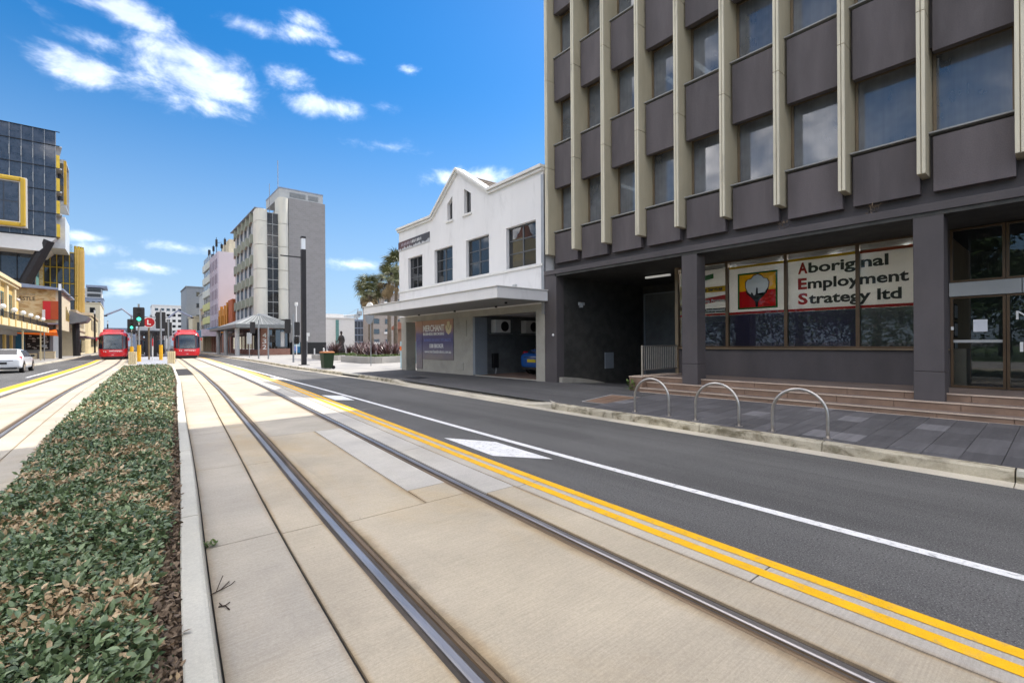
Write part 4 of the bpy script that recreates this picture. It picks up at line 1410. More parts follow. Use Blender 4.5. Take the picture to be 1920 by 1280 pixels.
# windows
fw, fh = 1.239 - 0.125 - 0.02, 1.60
fr = MB()
for (a, b, c, e) in ((0, 0.05, 0, fh), (fw - 0.05, fw, 0, fh), (0.05, fw - 0.05, 0, 0.05), (0.05, fw - 0.05, fh - 0.05, fh)):
    fr.box(0, 0.09, a, b, c, e)
fr_me = fr.mesh('window')
fr_me.materials.append(MT['bronze_light'])
pn_me = MB().box(0, 0.006, 0.05, fw - 0.05, 0.05, fh - 0.05).mesh('pane')
pn_me.materials.append(MT['glass_office'])
sl_me = MB().box(0, 0.45, 0, 1.11, 0, 0.03).mesh('sill')
sl_me.materials.append(MT['soffit'])
bl = MB()
for q_ in range(52):
    zz = 0.06 + q_ * 0.029
    bl.quad((0, 0.06, zz), (0, fw - 0.06, zz), (0.02, fw - 0.06, zz + 0.012), (0.02, 0.06, zz + 0.012))
bl_me = bl.mesh('blind')
bl_me.materials.append(MT['blind'])
for i in range(NF - 1):
    for f in range(4):
        o = obj('window', fr_me, None, db, loc=(11.99, YI(i + 1) + 0.01, WSILL[f] + 0.01))
        obj('pane', pn_me, None, o, loc=(12.03, YI(i + 1) + 0.01, WSILL[f] + 0.01))
        obj('sill', sl_me, None, o, loc=(11.60, YI(i + 1) + 0.002, WSILL[f] - 0.045))
        if (i, f) in ((5, 0), (6, 0), (7, 0), (8, 0), (3, 1), (6, 1), (2, 2)):
            obj('blind', bl_me, None, o, loc=(12.16, YI(i + 1) + 0.01, WSILL[f] + 0.01))
# rooms behind the glass
m = MB().box(15.8, 16, Y_END + 0.3, 11.4, 4.0, ROOF)
for f in range(6):
    m.box(12.3, 15.8, Y_END + 0.3, 11.4, 4.1 + 3.04 * f, 4.3 + 3.04 * f)
for yy in (-6, 3.0, 6.7, 9.2):
    m.box(13.4, 15.8, yy, yy + 0.1, 4.3, ROOF)
m.build('interior', 'room', db)
m = MB()
for f in range(4):
    for yy in (-0.4, 0.9, 2.1, 4.4, 5.6, 7.3, 8.3, 10.0):
        if (int(yy * 10) + f * 2) % 5 == 0:
            m.box(12.7, 15.5, yy, yy + 0.14, 7.05 + 3.04 * f, 7.10 + 3.04 * f)
m.build('ceiling_light', 'room_light', db)
m = MB().box(12.13, 12.17, 2.35, 2.47, 5.6, 5.9).box(12.14, 12.16, 4.55, 4.75, 5.62, 5.78)
m.build('desk_item', 'black', db)
# ledge, beam and soffit over the recess
MB().box(11.27, 11.78, Y_END, 11.80, 3.935, 4.086).build('ledge', 'charcoal', db, bevel=0.006)
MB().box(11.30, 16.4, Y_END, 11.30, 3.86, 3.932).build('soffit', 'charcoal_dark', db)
# pillars
for (ya, yb) in ((6.17, 6.60), (1.48, 1.91), (-3.2, -2.77)):
    o = MB().box(11.30, 11.73, ya, yb, 0.2, 1.02).box(11.303, 11.727, ya + 0.003, yb - 0.003, 1.028, 3.86).build('pillar', 'charcoal', db, bevel=0.008)
o = MB().box(11.30, 11.66, 11.24, 11.80, 0.1, 3.933).build('pier', 'charcoal', db, bevel=0.006)
MB().ball(11.302, 11.40, 1.86, 0.05, 8, 6).build('sticker', 'offwhite', o)
# party wall of the driveway and its back wall
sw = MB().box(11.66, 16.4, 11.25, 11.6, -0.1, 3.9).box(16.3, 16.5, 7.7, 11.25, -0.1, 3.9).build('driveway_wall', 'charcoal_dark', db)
MB().box(13.85, 14.35, 11.215, 11.248, 0.62, 1.22).build('vent_grille', 'grey_wall', sw)
o = MB().box(12.35, 12.62, 11.13, 11.20, 2.92, 3.02).box(12.45, 12.50, 11.10, 11.25, 2.84, 2.95).build('security_camera', 'mid_grey_wall', db)
o.location = o.location
MB().box(16.24, 16.28, 8.2, 11.1, 0.0, 3.5).build('garage_door', 'garage', db)
MB().box(16.20, 16.24, 11.08, 11.14, 0.0, 3.54).box(16.20, 16.24, 8.2, 11.14, 3.5, 3.55).build('garage_frame', 'grey_wall', db)
MB().box(13.4, 13.48, 8.25, 9.15, 3.72, 3.78).build('tube_light', 'tube', db)
drv = MB()
drv.quad((11.38, 8.05, 0.236), (11.38, 11.26, 0.236), (16.3, 11.26, -0.06), (16.3, 8.05, -0.06))
struct(drv.build('driveway', 'asphalt_path'))
up = MB()
secs = []
for i in range(9):
    x_ = 11.42 + i * 0.28
    zt = 0.42 - 0.30 * (i / 8) ** 1.6
    secs.append([(x_, 11.10, 0.0), (x_, 11.10, zt), (x_, 11.249, zt), (x_, 11.249, 0.0)])
up.loft(secs)
up.build('upstand', 'grey_render', db)

# window wall of the shop
sh = MB(FX).wall(1.62, 7.78, 0.5, 3.86, 13.02, 13.14, [(1.78, 7.72, 1.42, 3.84)]).build('shop_wall', 'charcoal', db)
for (a, b) in ((6.235, 7.70), (4.725, 6.185), (3.205, 4.675), (1.80, 3.155)):
    m = MB()
    for (u0, u1, z0, z1) in ((a - 0.025, a + 0.012, 1.42, 3.84), (b - 0.012, b + 0.025, 1.42, 3.84), (a + 0.012, b - 0.012, 1.42, 1.47), (a + 0.012, b - 0.012, 3.80, 3.84)):
        m.box(12.985, 13.10, u0, u1, z0, z1)
    w_ = m.build('shop_window', 'bronze', db)
    MB().box(13.03, 13.036, a + 0.01, b - 0.01, 1.47, 3.80).build('pane', 'glass_shop', w_)
MB().box(12.95, 13.02, 1.62, 7.78, 1.385, 1.419).build('window_sill', 'bronze_light', db, bevel=0.004)
MB().box(12.97, 13.15, 7.70, 7.80, 0.62, 3.86).build('corner_post', 'bronze_light', db)
MB().box(17.0, 17.2, -3, 7.8, 0.5, 3.9).box(13.14, 17, 7.72, 7.80, 0.5, 3.9).box(13.14, 17, Y_END, 7.8, 0.55, 0.62).build('shop_interior', 'shop_room', db)
MB().box(14.4, 16.5, 5.3, 5.4, 3.78, 3.82).box(14.4, 16.5, 6.7, 6.8, 3.78, 3.82).box(14.4, 16.5, 4.0, 4.1, 3.78, 3.82).box(14.4, 16.5, 2.5, 2.6, 3.78, 3.82).build('shop_light', 'shop_lamp', db)
MB().box(13.10, 13.12, 3.17, 7.66, 1.43, 2.34).build('reflection_board', 'reflection_purple', db)  # added board; its purple stands in for the reflection in the panes
MB().box(13.10, 13.12, 1.80, 3.15, 1.43, 2.34).build('reflection_board', 'garage', db)  # added grey board standing in for the dark reflection in this pane
# long banner behind the glass
bn = MB(FX).wall(1.80, 7.68, 2.345, 3.67, 13.06, 13.07, [(4.92, 5.92, 2.485, 3.445)]).build('window_banner', 'banner_white', db)
MB().box(13.052, 13.058, 1.80, 7.68, 2.345, 2.41).build('banner_stripe', 'banner_red', bn)
MB().box(13.052, 13.058, 3.16, 6.2, 3.61, 3.67).build('banner_stripe', 'banner_yellow', bn)
MB().box(13.052, 13.058, 1.80, 3.15, 3.60, 3.67).build('banner_stripe', 'red_orange', bn)
# emblem: green square, yellow over red, white boll with black stalk
def yz(px, py):      # emblem layout in its own 0..1 square -> facade
    return (5.93 - 1.02 * px, 2.475 + 0.98 * py)
def plate(poly, x, mat, name):
    m = MB().prism_x([yz(*p) for p in poly], x, x + 0.003)
    return m.build(name, mat, bn)
for fr_ in ([(0, 0), (1, 0), (1, 0.045), (0, 0.045)], [(0, 0.955), (1, 0.955), (1, 1), (0, 1)], [(0, 0.045), (0.045, 0.045), (0.045, 0.955), (0, 0.955)], [(0.955, 0.045), (1, 0.045), (1, 0.955), (0.955, 0.955)]):
    plate(fr_, 13.052, 'banner_green', 'emblem_border')
plate([(0.045, 0.5), (0.955, 0.5), (0.955, 0.955), (0.045, 0.955)], 13.046, 'banner_yellow', 'emblem_field')
plate([(0.045, 0.045), (0.955, 0.045), (0.955, 0.499), (0.045, 0.499)], 13.046, 'banner_red', 'emblem_field')
boll = [(0.27, 0.47), (0.22, 0.60), (0.22, 0.74), (0.27, 0.81), (0.36, 0.82), (0.42, 0.90), (0.52, 0.93), (0.62, 0.88), (0.66, 0.81), (0.75, 0.79), (0.79, 0.70), (0.78, 0.58), (0.70, 0.44), (0.55, 0.33), (0.40, 0.34)]
ctr = (0.5, 0.6)
plate([(ctr[0] + (a - ctr[0]) * 1.07, ctr[1] + (b - ctr[1]) * 1.07) for a, b in boll], 13.040, 'black', 'emblem_outline')
plate([(0.20, 0.52), (0.24, 0.42), (0.36, 0.30), (0.45, 0.20), (0.465, 0.05), (0.525, 0.05), (0.535, 0.20), (0.62, 0.30), (0.74, 0.42), (0.80, 0.54), (0.72, 0.50), (0.55, 0.44), (0.40, 0.44)], 13.040, 'black', 'emblem_stalk')
plate([(a, b) for a, b in boll if True], 13.034, 'letter_white', 'emblem_boll')
plate([(0.33, 0.36), (0.365, 0.46), (0.39, 0.44), (0.43, 0.36), (0.47, 0.40), (0.485, 0.55), (0.505, 0.59), (0.525, 0.55), (0.53, 0.40), (0.60, 0.36), (0.70, 0.44), (0.55, 0.32), (0.40, 0.32)], 13.028, 'black', 'emblem_stalk')
XB = 13.05
for s1, s2, zb, w1, wt in (('A', 'boriginal', 3.29, 0.215, 1.81), ('E', 'mployment', 2.90, 0.20, 2.16), ('S', 'trategy ltd', 2.525, 0.215, 2.035)):
    text('banner_letter', s1, 0.37, (XB, 4.43, zb), AX_X, 'red', bn, width=w1, bold=0.014)
    text('banner_text', s2, 0.345, (XB, 4.43 - w1 - 0.018, zb), AX_X, 'letter_dark', bn, width=wt - w1 - 0.018, bold=0.010)
# left poster with coloured tabs
def tab(y1, y0, z1, z0, dz, mat, s, sz, w):
    m = MB().prism_x([(y1, z0 - dz), (y0, z0), (y0, z1), (y1, z1 - dz)], 13.050, 13.054)
    m.build('poster_tab', mat, bn)
    if s:
        text('poster_text', s, sz, (13.046, y1 - 0.04, z0 - dz + (z1 - z0) * 0.28), AX_X, 'letter_white' if mat != 'banner_yellow' else 'letter_dark', bn, width=w, bold=0.004)
tab(6.95, 6.62, 3.56, 3.42, 0.05, 'banner_green', '', 0.1, 0.2)
tab(6.92, 6.25, 3.18, 3.02, 0.0, 'banner_yellow', 'y Services', 0.13, 0.52)
tab(6.94, 6.25, 2.93, 2.77, 0.08, 'red', 'ship Program', 0.12, 0.6)
tab(6.93, 6.25, 2.56, 2.43, 0.0, 'letter_dark', 'Development', 0.12, 0.6)
tab(7.68, 7.40, 2.72, 2.56, 0.02, 'red', 'Tr', 0.13, 0.14)
m = MB().prism_x([(7.68, 2.42), (7.4, 2.42), (7.4, 3.1), (7.68, 3.3)], 13.050, 13.054)
m.build('poster_tab', 'heritage_trim', bn)

# entrance doors
de = thing('entrance_doors', 'bronze-framed glass entrance doors beside the square pillar at the right edge', 'door', (13.0, 0.4, 0.63))
for (a, b) in ((0.86, 1.58), (0.03, 0.79), (-0.80, -0.04)):
    for (z0, z1, nm) in ((0.64, 2.47, 'door_leaf'), (2.76, 3.84, 'fanlight')):
        m = MB()
        for (u0, u1, c0, c1) in ((a - 0.03, a + 0.012, z0, z1), (b - 0.012, b + 0.03, z0, z1), (a + 0.012, b - 0.012, z0, z0 + 0.045), (a + 0.012, b - 0.012, z1 - 0.035, z1)):
            m.box(12.98, 13.07, u0, u1, c0, c1)
        w_ = m.build(nm, 'bronze', de)
        MB().box(13.02, 13.028, a + 0.01, b - 0.01, z0 + 0.04, z1 - 0.03).build('pane', 'glass_shop', w_)
for (a, b) in ((0.62, 1.62), (-0.9, 0.61)):
    MB().box(12.93, 13.09, a, b, 2.478, 2.752).build('transom', 'mid_grey_wall', de, bevel=0.004)
MB().box(13.00, 13.008, 0.87, 1.57, 1.545, 1.60).build('manifestation_strip', 'mid_grey_wall', de)
MB().box(12.955, 12.98, 1.56, 1.60, 1.80, 1.87).build('keypad', 'offwhite', de)
MB().box(13.008, 13.012, 1.08, 1.28, 1.76, 2.00).build('notice', 'paper', de)
text('door_letter', 'M', 0.24, (13.012, 0.70, 1.98), AX_X, 'letter_white', de, width=0.22)
text('door_letter', 'I', 0.24, (13.012, 0.66, 1.38), AX_X, 'letter_white', de, bold=0.01)
ly = MB().box(13.10, 16.4, 1.66, 1.74, 0.62, 3.84).build('lobby_wall', 'tan_wall', db)
MB().box(13.1, 17.2, Y_END, 1.66, 3.80, 3.86).box(16.4, 16.5, -4, 1.66, 0.6, 3.8).build('lobby_ceiling', 'room', db)
MB().box(13.20, 13.75, 1.40, 1.655, 0.62, 1.42).build('lobby_counter', 'grey_render', db)
for i, (xx, zz) in enumerate(((13.75, 2.05), (13.75, 1.66), (13.75, 1.27), (13.25, 2.05), (13.25, 1.68))):
    o = MB().box(xx, xx + 0.40, 1.64, 1.658, zz, zz + 0.33).build('picture_frame', 'black', db)
    MB().box(xx + 0.03, xx + 0.37, 1.632, 1.639, zz + 0.03, zz + 0.30).build('sheet', 'paper', o)

# steps: three courses of brown tiles with pale nosings
stp = thing('entrance_steps', 'wide brown tiled steps with pale nosings in front of the dark building', 'steps', (10.9, 3, 0.22))
for (xf, xb, z0, z1) in ((10.87, 11.20, 0.12, 0.350), (11.17, 11.50, 0.30, 0.495), (11.47, 11.85, 0.45, 0.632)):
    yy = 7.60 if z1 > 0.4 else 7.62
    off = {0.350: 0.35, 0.495: 0.1, 0.632: 0.0}[z1]
    yy2 = yy - 0.92 + off
    ys_ = [yy] + [yy2 - 0.92 * j for j in range(15)]
    for a, b in zip(ys_, ys_[1:]):
        if a - b < 0.05: continue
        o = MB().box(xf + 0.012, xb, b + 0.003, a - 0.003, z0, z1 - 0.018).build('step_tile', 'step_tile', stp, bevel=0.003)
        MB().box(xf, xb, b + 0.0015, a - 0.0015, z1 - 0.016, z1).build('tread', 'landing', o)
        MB().box(xf - 0.006, xf + 0.03, b + 0.001, a - 0.001, z1 - 0.020, z1 + 0.0025).build('nosing', 'nosing', o)
MB().box(10.865, 10.872, -6, 7.62, 0.20, fpz(10.86, 3) + 0.012).build('foot_line', 'nosing', stp)
yl = [7.6, 6.7, 5.8, 4.9, 4.0, 3.1, 2.2, 1.3, 0.4, -0.5, -1.4, -5]
for xa, xb in ((11.85, 12.42), (12.42, 13.02)):
    for a, b in zip(yl, yl[1:]):
        MB().box(xa + 0.003, xb - 0.003, b + 0.003, a - 0.003, 0.5, 0.631).build('landing_tile', 'landing', stp)
MB().box(10.98, 13.02, 7.62, 8.04, 0.1, 0.62).build('plinth', 'step_tile', stp, bevel=0.004)
MB().box(10.965, 13.03, 7.61, 8.05, 0.621, 0.645).build('coping', 'nosing', stp, bevel=0.004)
rt = thing('railing', 'short stainless railing with upright bars at the left end of the steps', 'railing', (12.1, 7.74, 0.64))
for xx in (11.18, 13.0):
    MB().box(xx - 0.022, xx + 0.022, 7.72, 7.764, 0.64, 1.50).build('post', 'steel', rt)
MB().box(11.16, 13.02, 7.715, 7.769, 1.47, 1.505).build('top_rail', 'steel', rt)
MB().box(11.2, 12.98, 7.727, 7.757, 0.80, 0.83).build('bottom_rail', 'steel', rt)
bme = MB().cyl(0, 0, 0, 0.64, 0.011, 8).mesh('baluster')
bme.materials.append(MT['steel'])
for i in range(18):
    obj('baluster', bme, None, rt, loc=(11.28 + i * 0.0965, 7.742, 0.83))

# ------------------------------------------------------------------ white building with gable
XW = 11.30
wb = thing('gabled_building', 'white two-storey building with a pointed gable and a deep awning', 'building', (11.3, 17, 0.2))
wins = [(20.48, 21.97), (17.73, 19.31), (15.02, 16.66), (12.24, 13.92)]
m = MB(FX).wall(11.86, 23.0, 2.98, 7.14, XW, XW + 0.3, [(a, b, 4.42, 6.0) for a, b in wins])
roofl = lambda y: float(np.interp(y, [11.85, 14.99, 17.28, 19.52, 23.0], [7.70, 7.66, 9.16, 7.54, 7.58]))
brk = [11.86, 14.99, 16.28, 16.79, 17.28, 17.72, 18.15, 19.52, 23.0]
for a, b in zip(brk, brk[1:]):
    za, zb_ = 7.1405, 7.1405
    if (a, b) == (16.28, 16.79): za, zb_ = 7.95, 8.26
    if (a, b) == (17.72, 18.15): za, zb_ = 8.20, 7.90
    m.add([(a, XW, za), (b, XW, zb_), (b, XW, roofl(b)), (a, XW, roofl(a)), (a, XW + 0.3, za), (b, XW + 0.3, zb_), (b, XW + 0.3, roofl(b)), (a, XW + 0.3, roofl(a))],
          [(0, 1, 2, 3), (7, 6, 5, 4), (0, 4, 5, 1), (3, 2, 6, 7), (0, 3, 7, 4), (1, 5, 6, 2)])
m.build('facade', 'white_wall', wb)
MB().box(XW + 0.3, 25, 22.7, 23.0, 2.98, 7.4).box(XW + 0.3, 25, 11.86, 12.1, 2.98, 7.4).box(24.7, 25, 12.1, 22.7, 0, 7.4).box(XW + 0.3, 24.7, 12.1, 22.7, 2.80, 2.98).build('side_wall', 'white_wall', wb)
# parapet trim follows the gable
cp = [(23.06, 7.62), (19.50, 7.58), (17.28, 9.20), (15.0, 7.70), (11.84, 7.74)]
for k_, (dz, pr, th) in enumerate(((0.0, 0.16, 0.10), (-0.11, 0.09, 0.09))):
    for (a, b) in zip(cp, cp[1:]):
        poly = [(a[0], a[1] + dz), (b[0], b[1] + dz), (b[0], b[1] + dz + th), (a[0], a[1] + dz + th)]
        MB().prism_x(poly, XW - pr, XW + 0.34 - k_ * 0.02).build('parapet_trim', 'white_trim', wb)
# tiled roof rows
m = MB()
for side in (-1, 1):
    for r_ in range(9):
        a0, a1 = r_ * 0.30, (r_ + 1) * 0.30 + 0.03
        f_ = lambda a: (17.28 + side * a, 9.12 - a * 0.68)
        (ya, za), (yb, zb_) = f_(a0), f_(a1)
        m.prism_x([(ya, za), (yb, zb_), (yb, zb_ + 0.04), (ya, za - 0.005)] if True else [], XW + 0.32, 24)
m.build('tiled_roof', 'roof_tile', wb)
MB().box(XW + 0.3, 24.6, 11.9, 15.1, 7.2, 7.3).box(XW + 0.3, 24.6, 19.6, 22.9, 7.2, 7.3).build('flat_roof', 'grey_wall', wb)
MB().prism_x([(11.95, 7.6), (15.2, 7.6), (12.2, 8.35)], 14, 23).build('rear_roof', 'roof_tile', wb)
for n_, (a, b) in enumerate(wins):
    m = MB()
    for (u0, u1, z0, z1) in ((a, a + 0.05, 4.42, 6.0), (b - 0.05, b, 4.42, 6.0), (a + 0.05, b - 0.05, 4.42, 4.47), (a + 0.05, b - 0.05, 5.95, 6.0),
                             ((a + b) / 2 - 0.03, (a + b) / 2 + 0.03, 4.47, 5.95)):
        m.box(XW + 0.14, XW + 0.20, u0, u1, z0, z1)
    for zz in (4.97, 5.46):
        m.box(XW + 0.145, XW + 0.195, a + 0.05, (a + b) / 2 - 0.03, zz, zz + 0.04)
        m.box(XW + 0.145, XW + 0.195, (a + b) / 2 + 0.03, b - 0.05, zz, zz + 0.04)
    w_ = m.build('window', 'window_frame', wb)
    MB().box(XW + 0.165, XW + 0.171, a + 0.03, b - 0.03, 4.45, 5.97).build('pane', 'glass_dark', w_)
    MB().box(XW + 0.5, XW + 0.52, a - 0.1, b + 0.1, 4.3, 6.1).build('curtain', 'room', w_)
for poly in ([(18.15, 7.14), (18.15, 7.90), (17.72, 8.20), (17.72, 7.14)], [(16.79, 7.16), (16.79, 8.26), (16.28, 7.95), (16.28, 7.16)]):
    w_ = MB().prism_x(poly, XW + 0.16, XW + 0.17).build('gable_window', 'glass_dark', wb)
    MB().prism_x(poly, XW + 0.28, XW + 0.29).build('backing', 'black', w_)
    ys_ = [p[0] for p in poly]
    MB().box(XW + 0.12, XW + 0.158, (ys_[0] + ys_[2]) / 2 - 0.02, (ys_[0] + ys_[2]) / 2 + 0.02, 7.17, min(p[1] for p in poly[1:3]) + 0.1).build('glazing_bar', 'window_frame', w_)
    MB().box(XW - 0.07, XW + 0.02, min(ys_) - 0.08, max(ys_) + 0.08, 7.05, 7.138).build('sill', 'white_trim', w_, bevel=0.006)
MB().box(XW - 0.05, XW + 0.01, 11.88, 23.0, 4.30, 4.39).build('string_course', 'white_trim', wb, bevel=0.006)
MB().box(XW - 0.03, XW + 0.05, 11.80, 11.94, 2.6, 7.5).build('downpipe', 'grey_steel', wb)
sg = MB().box(XW - 0.035, XW - 0.004, 19.74, 23.02, 6.50, 6.97).build('wall_sign', 'skyline', wb)
m = MB()      # worn, unreadable painted letters
for i in range(6):
    m.box(XW - 0.038, XW - 0.036, 22.62 - i * 0.17, 22.66 - i * 0.17 + 0.02 * (i % 2), 6.72, 6.86)
m.build('faded_lettering', 'lilac', sg)
m = MB()
for i in range(7):
    m.box(XW - 0.038, XW - 0.036, 21.55 - i * 0.17, 21.60 - i * 0.17 + 0.02 * (i % 3), 6.72, 6.86)
m.build('faded_lettering', 'offwhite', sg)
# awning
aw = MB().box(9.08, XW - 0.002, 11.65, 22.4, 3.04, 3.40).build('awning', 'white_wall', wb, bevel=0.01)
MB().box(9.03, XW - 0.004, 11.62, 22.43, 3.402, 3.43).build('awning_flashing', 'white_trim', aw)
MB().box(9.16, XW - 0.01, 11.73, 22.3, 3.025, 3.039).build('awning_soffit', 'soffit', aw)
for yy in (13.3, 15.8, 18.6, 20.8):
    MB().box(XW - 0.09, XW - 0.002, yy, yy + 0.16, 3.68, 3.78).build('wall_light', 'mid_grey_wall', wb)
for xx, yy in ((10.2, 12.6), (11.0, 14.2), (11.05, 17.2), (11.05, 20.4)):
    MB().cyl(xx, yy, 2.96, 3.024, 0.05, 10).build('downlight', 'black', aw)
# ground floor
MB().box(XW + 0.02, XW + 0.35, 11.82, 23.0, 2.72, 2.979).build('beam', 'grey_render', wb)
MB().box(XW, XW + 0.45, 11.82, 12.27, 0.1, 2.719).build('pier', 'grey_render', wb, bevel=0.006)
MB().box(XW, XW + 0.55, 22.25, 22.80, 0.1, 2.719).build('column', 'grey_render', wb, bevel=0.006)
MB().box(XW + 0.06, XW + 0.5, 16.29, 21.25, 0.1, 2.719).box(XW + 0.5, 20, 20.9, 21.25, 0.1, 2.79).build('shopfront_wall', 'grey_render', wb)
MB().box(XW + 0.5, 19.5, 16.29, 16.6, 0.0, 2.79).box(19.5, 19.8, 11.9, 16.6, 0, 2.79).box(XW + 0.45, 19.5, 11.86, 12.1, 0, 2.79).build('garage_wall', 'garage', wb)
MB().box(XW + 0.06, 12.0, 16.12, 16.285, 0.1, 2.70).build('garage_return', 'grey_wall', wb)
MB().box(XW + 0.1, 19.5, 12.1, 16.29, 0.12, 0.255).build('garage_floor', 'garage_floor', wb)
MB().box(XW + 0.06, XW + 0.16, 12.27, 16.29, 0.2, 0.27).build('threshold', 'grey_render', wb)
MB().box(XW + 0.03, XW + 0.06, 17.0, 17.5, 0.42, 0.75).build('meter_box', 'grey_render', wb, bevel=0.01)
MB().box(XW + 0.035, XW + 0.058, 16.75, 17.25, 1.9, 2.6).build('render_panel', 'grey_render', wb)
po = MB().box(XW + 0.03, XW + 0.055, 17.78, 20.58, 0.84, 2.705).box(XW + 0.03, XW + 0.055, 20.62, 21.24, 0.36, 2.705).build('poster', 'poster', wb)
xp = XW + 0.026
text('poster_text', 'MERCHANT', 0.42, (xp, 20.50, 2.19), AX_X, 'letter_white', po, width=1.98, bold=0.010)
text('poster_text', 'BUSINESS BROKERS', 0.17, (xp, 20.50, 2.00), AX_X, 'letter_white', po, width=1.96, bold=0.004)
text('poster_text', 'BUSINESS BROKING SPECIALISTS', 0.19, (xp, 20.38, 1.70), AX_X, 'letter_pale', po, width=2.42)
text('poster_text', '1300 BROKER', 0.26, (xp, 19.90, 1.40), AX_X, 'letter_white', po, width=1.30, bold=0.005)
text('poster_text', 'www.merchantbrokers.com.au', 0.21, (xp, 20.36, 1.15), AX_X, 'letter_white', po, width=2.40)
def shield(pts, mat, dx):
    MB().prism_x([(18.42 - 0.52 * u, 2.0 + 0.62 * v) for u, v in pts], xp - dx, xp - dx + 0.003).build('poster_crest', mat, po)
shield([(0.5, 0.0), (0.85, 0.18), (1.0, 0.5), (0.97, 0.72), (0.80, 0.72), (0.5, 0.34), (0.2, 0.72), (0.03, 0.72), (0.0, 0.5), (0.15, 0.18)], 'heritage_trim', 0.0)
shield([(0.5, 0.42), (0.72, 0.72), (0.72, 0.95), (0.5, 1.0), (0.28, 0.95), (0.28, 0.72)], 'heritage_trim', 0.004)
m = MB()
for i in range(16):
    for j in range(7):
        if (i * 7 + j) % 5 != 0 and j > abs(i - 9) * 0.45 - 1:
            m.box(xp - 0.002, xp, 20.68 + 0.075 * j, 20.70 + 0.075 * j, 0.72 + 0.075 * i, 0.74 + 0.075 * i)
m.build('poster_dots', 'letter_pale', po)
# units and reel in the garage
for i, (yy, xx) in enumerate(((15.95, 12.32), (15.95, 14.05))):
    t = thing('air_conditioner', ['white outdoor air-conditioning unit hung high on the garage wall, left one', 'white outdoor air-conditioning unit hung high on the garage wall, right one'][i], 'air conditioner', (xx, yy + 0.3, 2.1), 'air conditioners in the carport')
    MB().box(xx, xx + 0.85, yy, yy + 0.32, 2.05, 2.62).build('case', 'offwhite', t, bevel=0.015)
    MB().tube([(xx + 0.52, yy - 0.012, 2.33), (xx + 0.52, yy + 0.0, 2.33)], 0.22, 20).build('fan_grille', 'black', t)
    MB().box(xx - 0.1, xx + 0.95, yy - 0.02, yy + 0.33, 1.98, 2.02).build('bracket', 'grey_steel', t)
t = thing('hose_reel', 'dark box with a hanging hose on the garage wall', 'hose', (12.5, 16.2, 0.6))
MB().box(12.35, 12.65, 16.14, 16.288, 0.52, 1.16).build('box', 'black', t, bevel=0.02)
MB().tube([(12.5, 16.16, 0.52), (12.48, 16.12, 0.4), (12.42, 16.1, 0.27)], 0.03, 8).build('hose', 'grey_steel', t)


# ------------------------------------------------------------------ helper for plain street buildings
def windows_on(par, axis, rects, depth_at, mat='glass_grey', frame='window_frame', bars=0, proud=0.0):
    """axis 'x': face looking -X at X=depth (rects in Y,z); 'y': face looking -Y at Y=depth (rects in X,z); 'xp': face looking +X"""
    for (a, b, c, e) in rects:
        fw_ = 0.07
        m = MB()
        p = MB()
        def bx_(mm, u0, u1, z0, z1, d0, d1):
            if axis == 'x': mm.box(depth_at + d0, depth_at + d1, u0, u1, z0, z1)
            elif axis == 'xp': mm.box(depth_at - d1, depth_at - d0, u0, u1, z0, z1)
            else: mm.box(u0, u1, depth_at + d0, depth_at + d1, z0, z1)
        d0, d1 = -0.05 - proud, -0.006
        for (u0, u1, z0, z1) in ((a, a + fw_, c, e), (b - fw_, b, c, e), (a + fw_, b - fw_, c, c + fw_), (a + fw_, b - fw_, e - fw_, e)):
            bx_(m, u0, u1, z0, z1, d0, d1)
        for k_ in range(bars):
            u = a + (b - a) * (k_ + 1) / (bars + 1)
            bx_(m, u - 0.03, u + 0.03, c + fw_, e - fw_, d0, d1)
        w_ = m.build('window', frame, par)
        bx_(p, a + fw_ * 0.9, b - fw_ * 0.9, c + fw_ * 0.9, e - fw_ * 0.9, -0.03, -0.022)
        p.build('pane', mat, w_)
        q = MB()
        bx_(q, a + 0.02, b - 0.02, c + 0.02, e - 0.02, -0.012, -0.004)
        q.build('dark_room', 'room', w_)


# ------------------------------------------------------------------ tower with the number 432
tb = thing('corner_office_tower', 'pale concrete office building with sawtooth bands and a grey brick tower end', 'building', (14.5, 72.5, 0.15))
MB().box(18.35, 23.5, 72.5, 82, 1.9, 22.8).build('tower_wall', 'grey_brick', tb)
MB().box(18.3, 23.52, 72.45, 82.1, 0.1, 1.9).build('plinth', 'black', tb)
MB().box(17.2, 23.3, 72.9, 81, 22.8, 24.15).build('plant_room', 'mid_grey_wall', tb)
for a, b in ((18.6, 20.8), (21.2, 22.6)):
    m = MB().box(a, b, 72.86, 72.898, 23.1, 23.8)
    lv = m.build('louvre', 'grey_wall', tb)
    m = MB()
    for z_ in range(5):
        m.box(a + 0.05, b - 0.05, 72.80, 72.858, 23.15 + z_ * 0.13, 23.19 + z_ * 0.13)
    m.build('louvre_blade', 'mid_grey_wall', lv)
MB().box(17.15, 23.35, 72.85, 81.05, 24.15, 24.3).build('roof_edge', 'slate', tb)
MB().cyl(17.3, 74, 24.3, 28.4, 0.05, 6).cyl(16.6, 76, 20.8, 25.4, 0.04, 6).build('antenna', 'grey_steel', tb)
def half_round(cx, w, z0, z1, nm):
    segs = 12
    js = [z0] + [z for z in (5.2, 9.5, 12.2, 15.6, 18.9) if z0 < z < z1] + [z1]
    for a, b in zip(js, js[1:]):
        poly = [(cx + w / 2 * math.cos(math.pi + math.pi * i / segs), 72.75 + w / 2 * 0.9 * math.sin(math.pi + math.pi * i / segs)) for i in range(segs + 1)] + [(cx + w / 2, 74.5), (cx - w / 2, 74.5)]
        MB().prism(poly, a + 0.03, b - 0.03).build(nm, 'concrete_pale', tb, smooth=False)
half_round(14.85, 1.42, 5.2, 20.6, 'round_shaft')
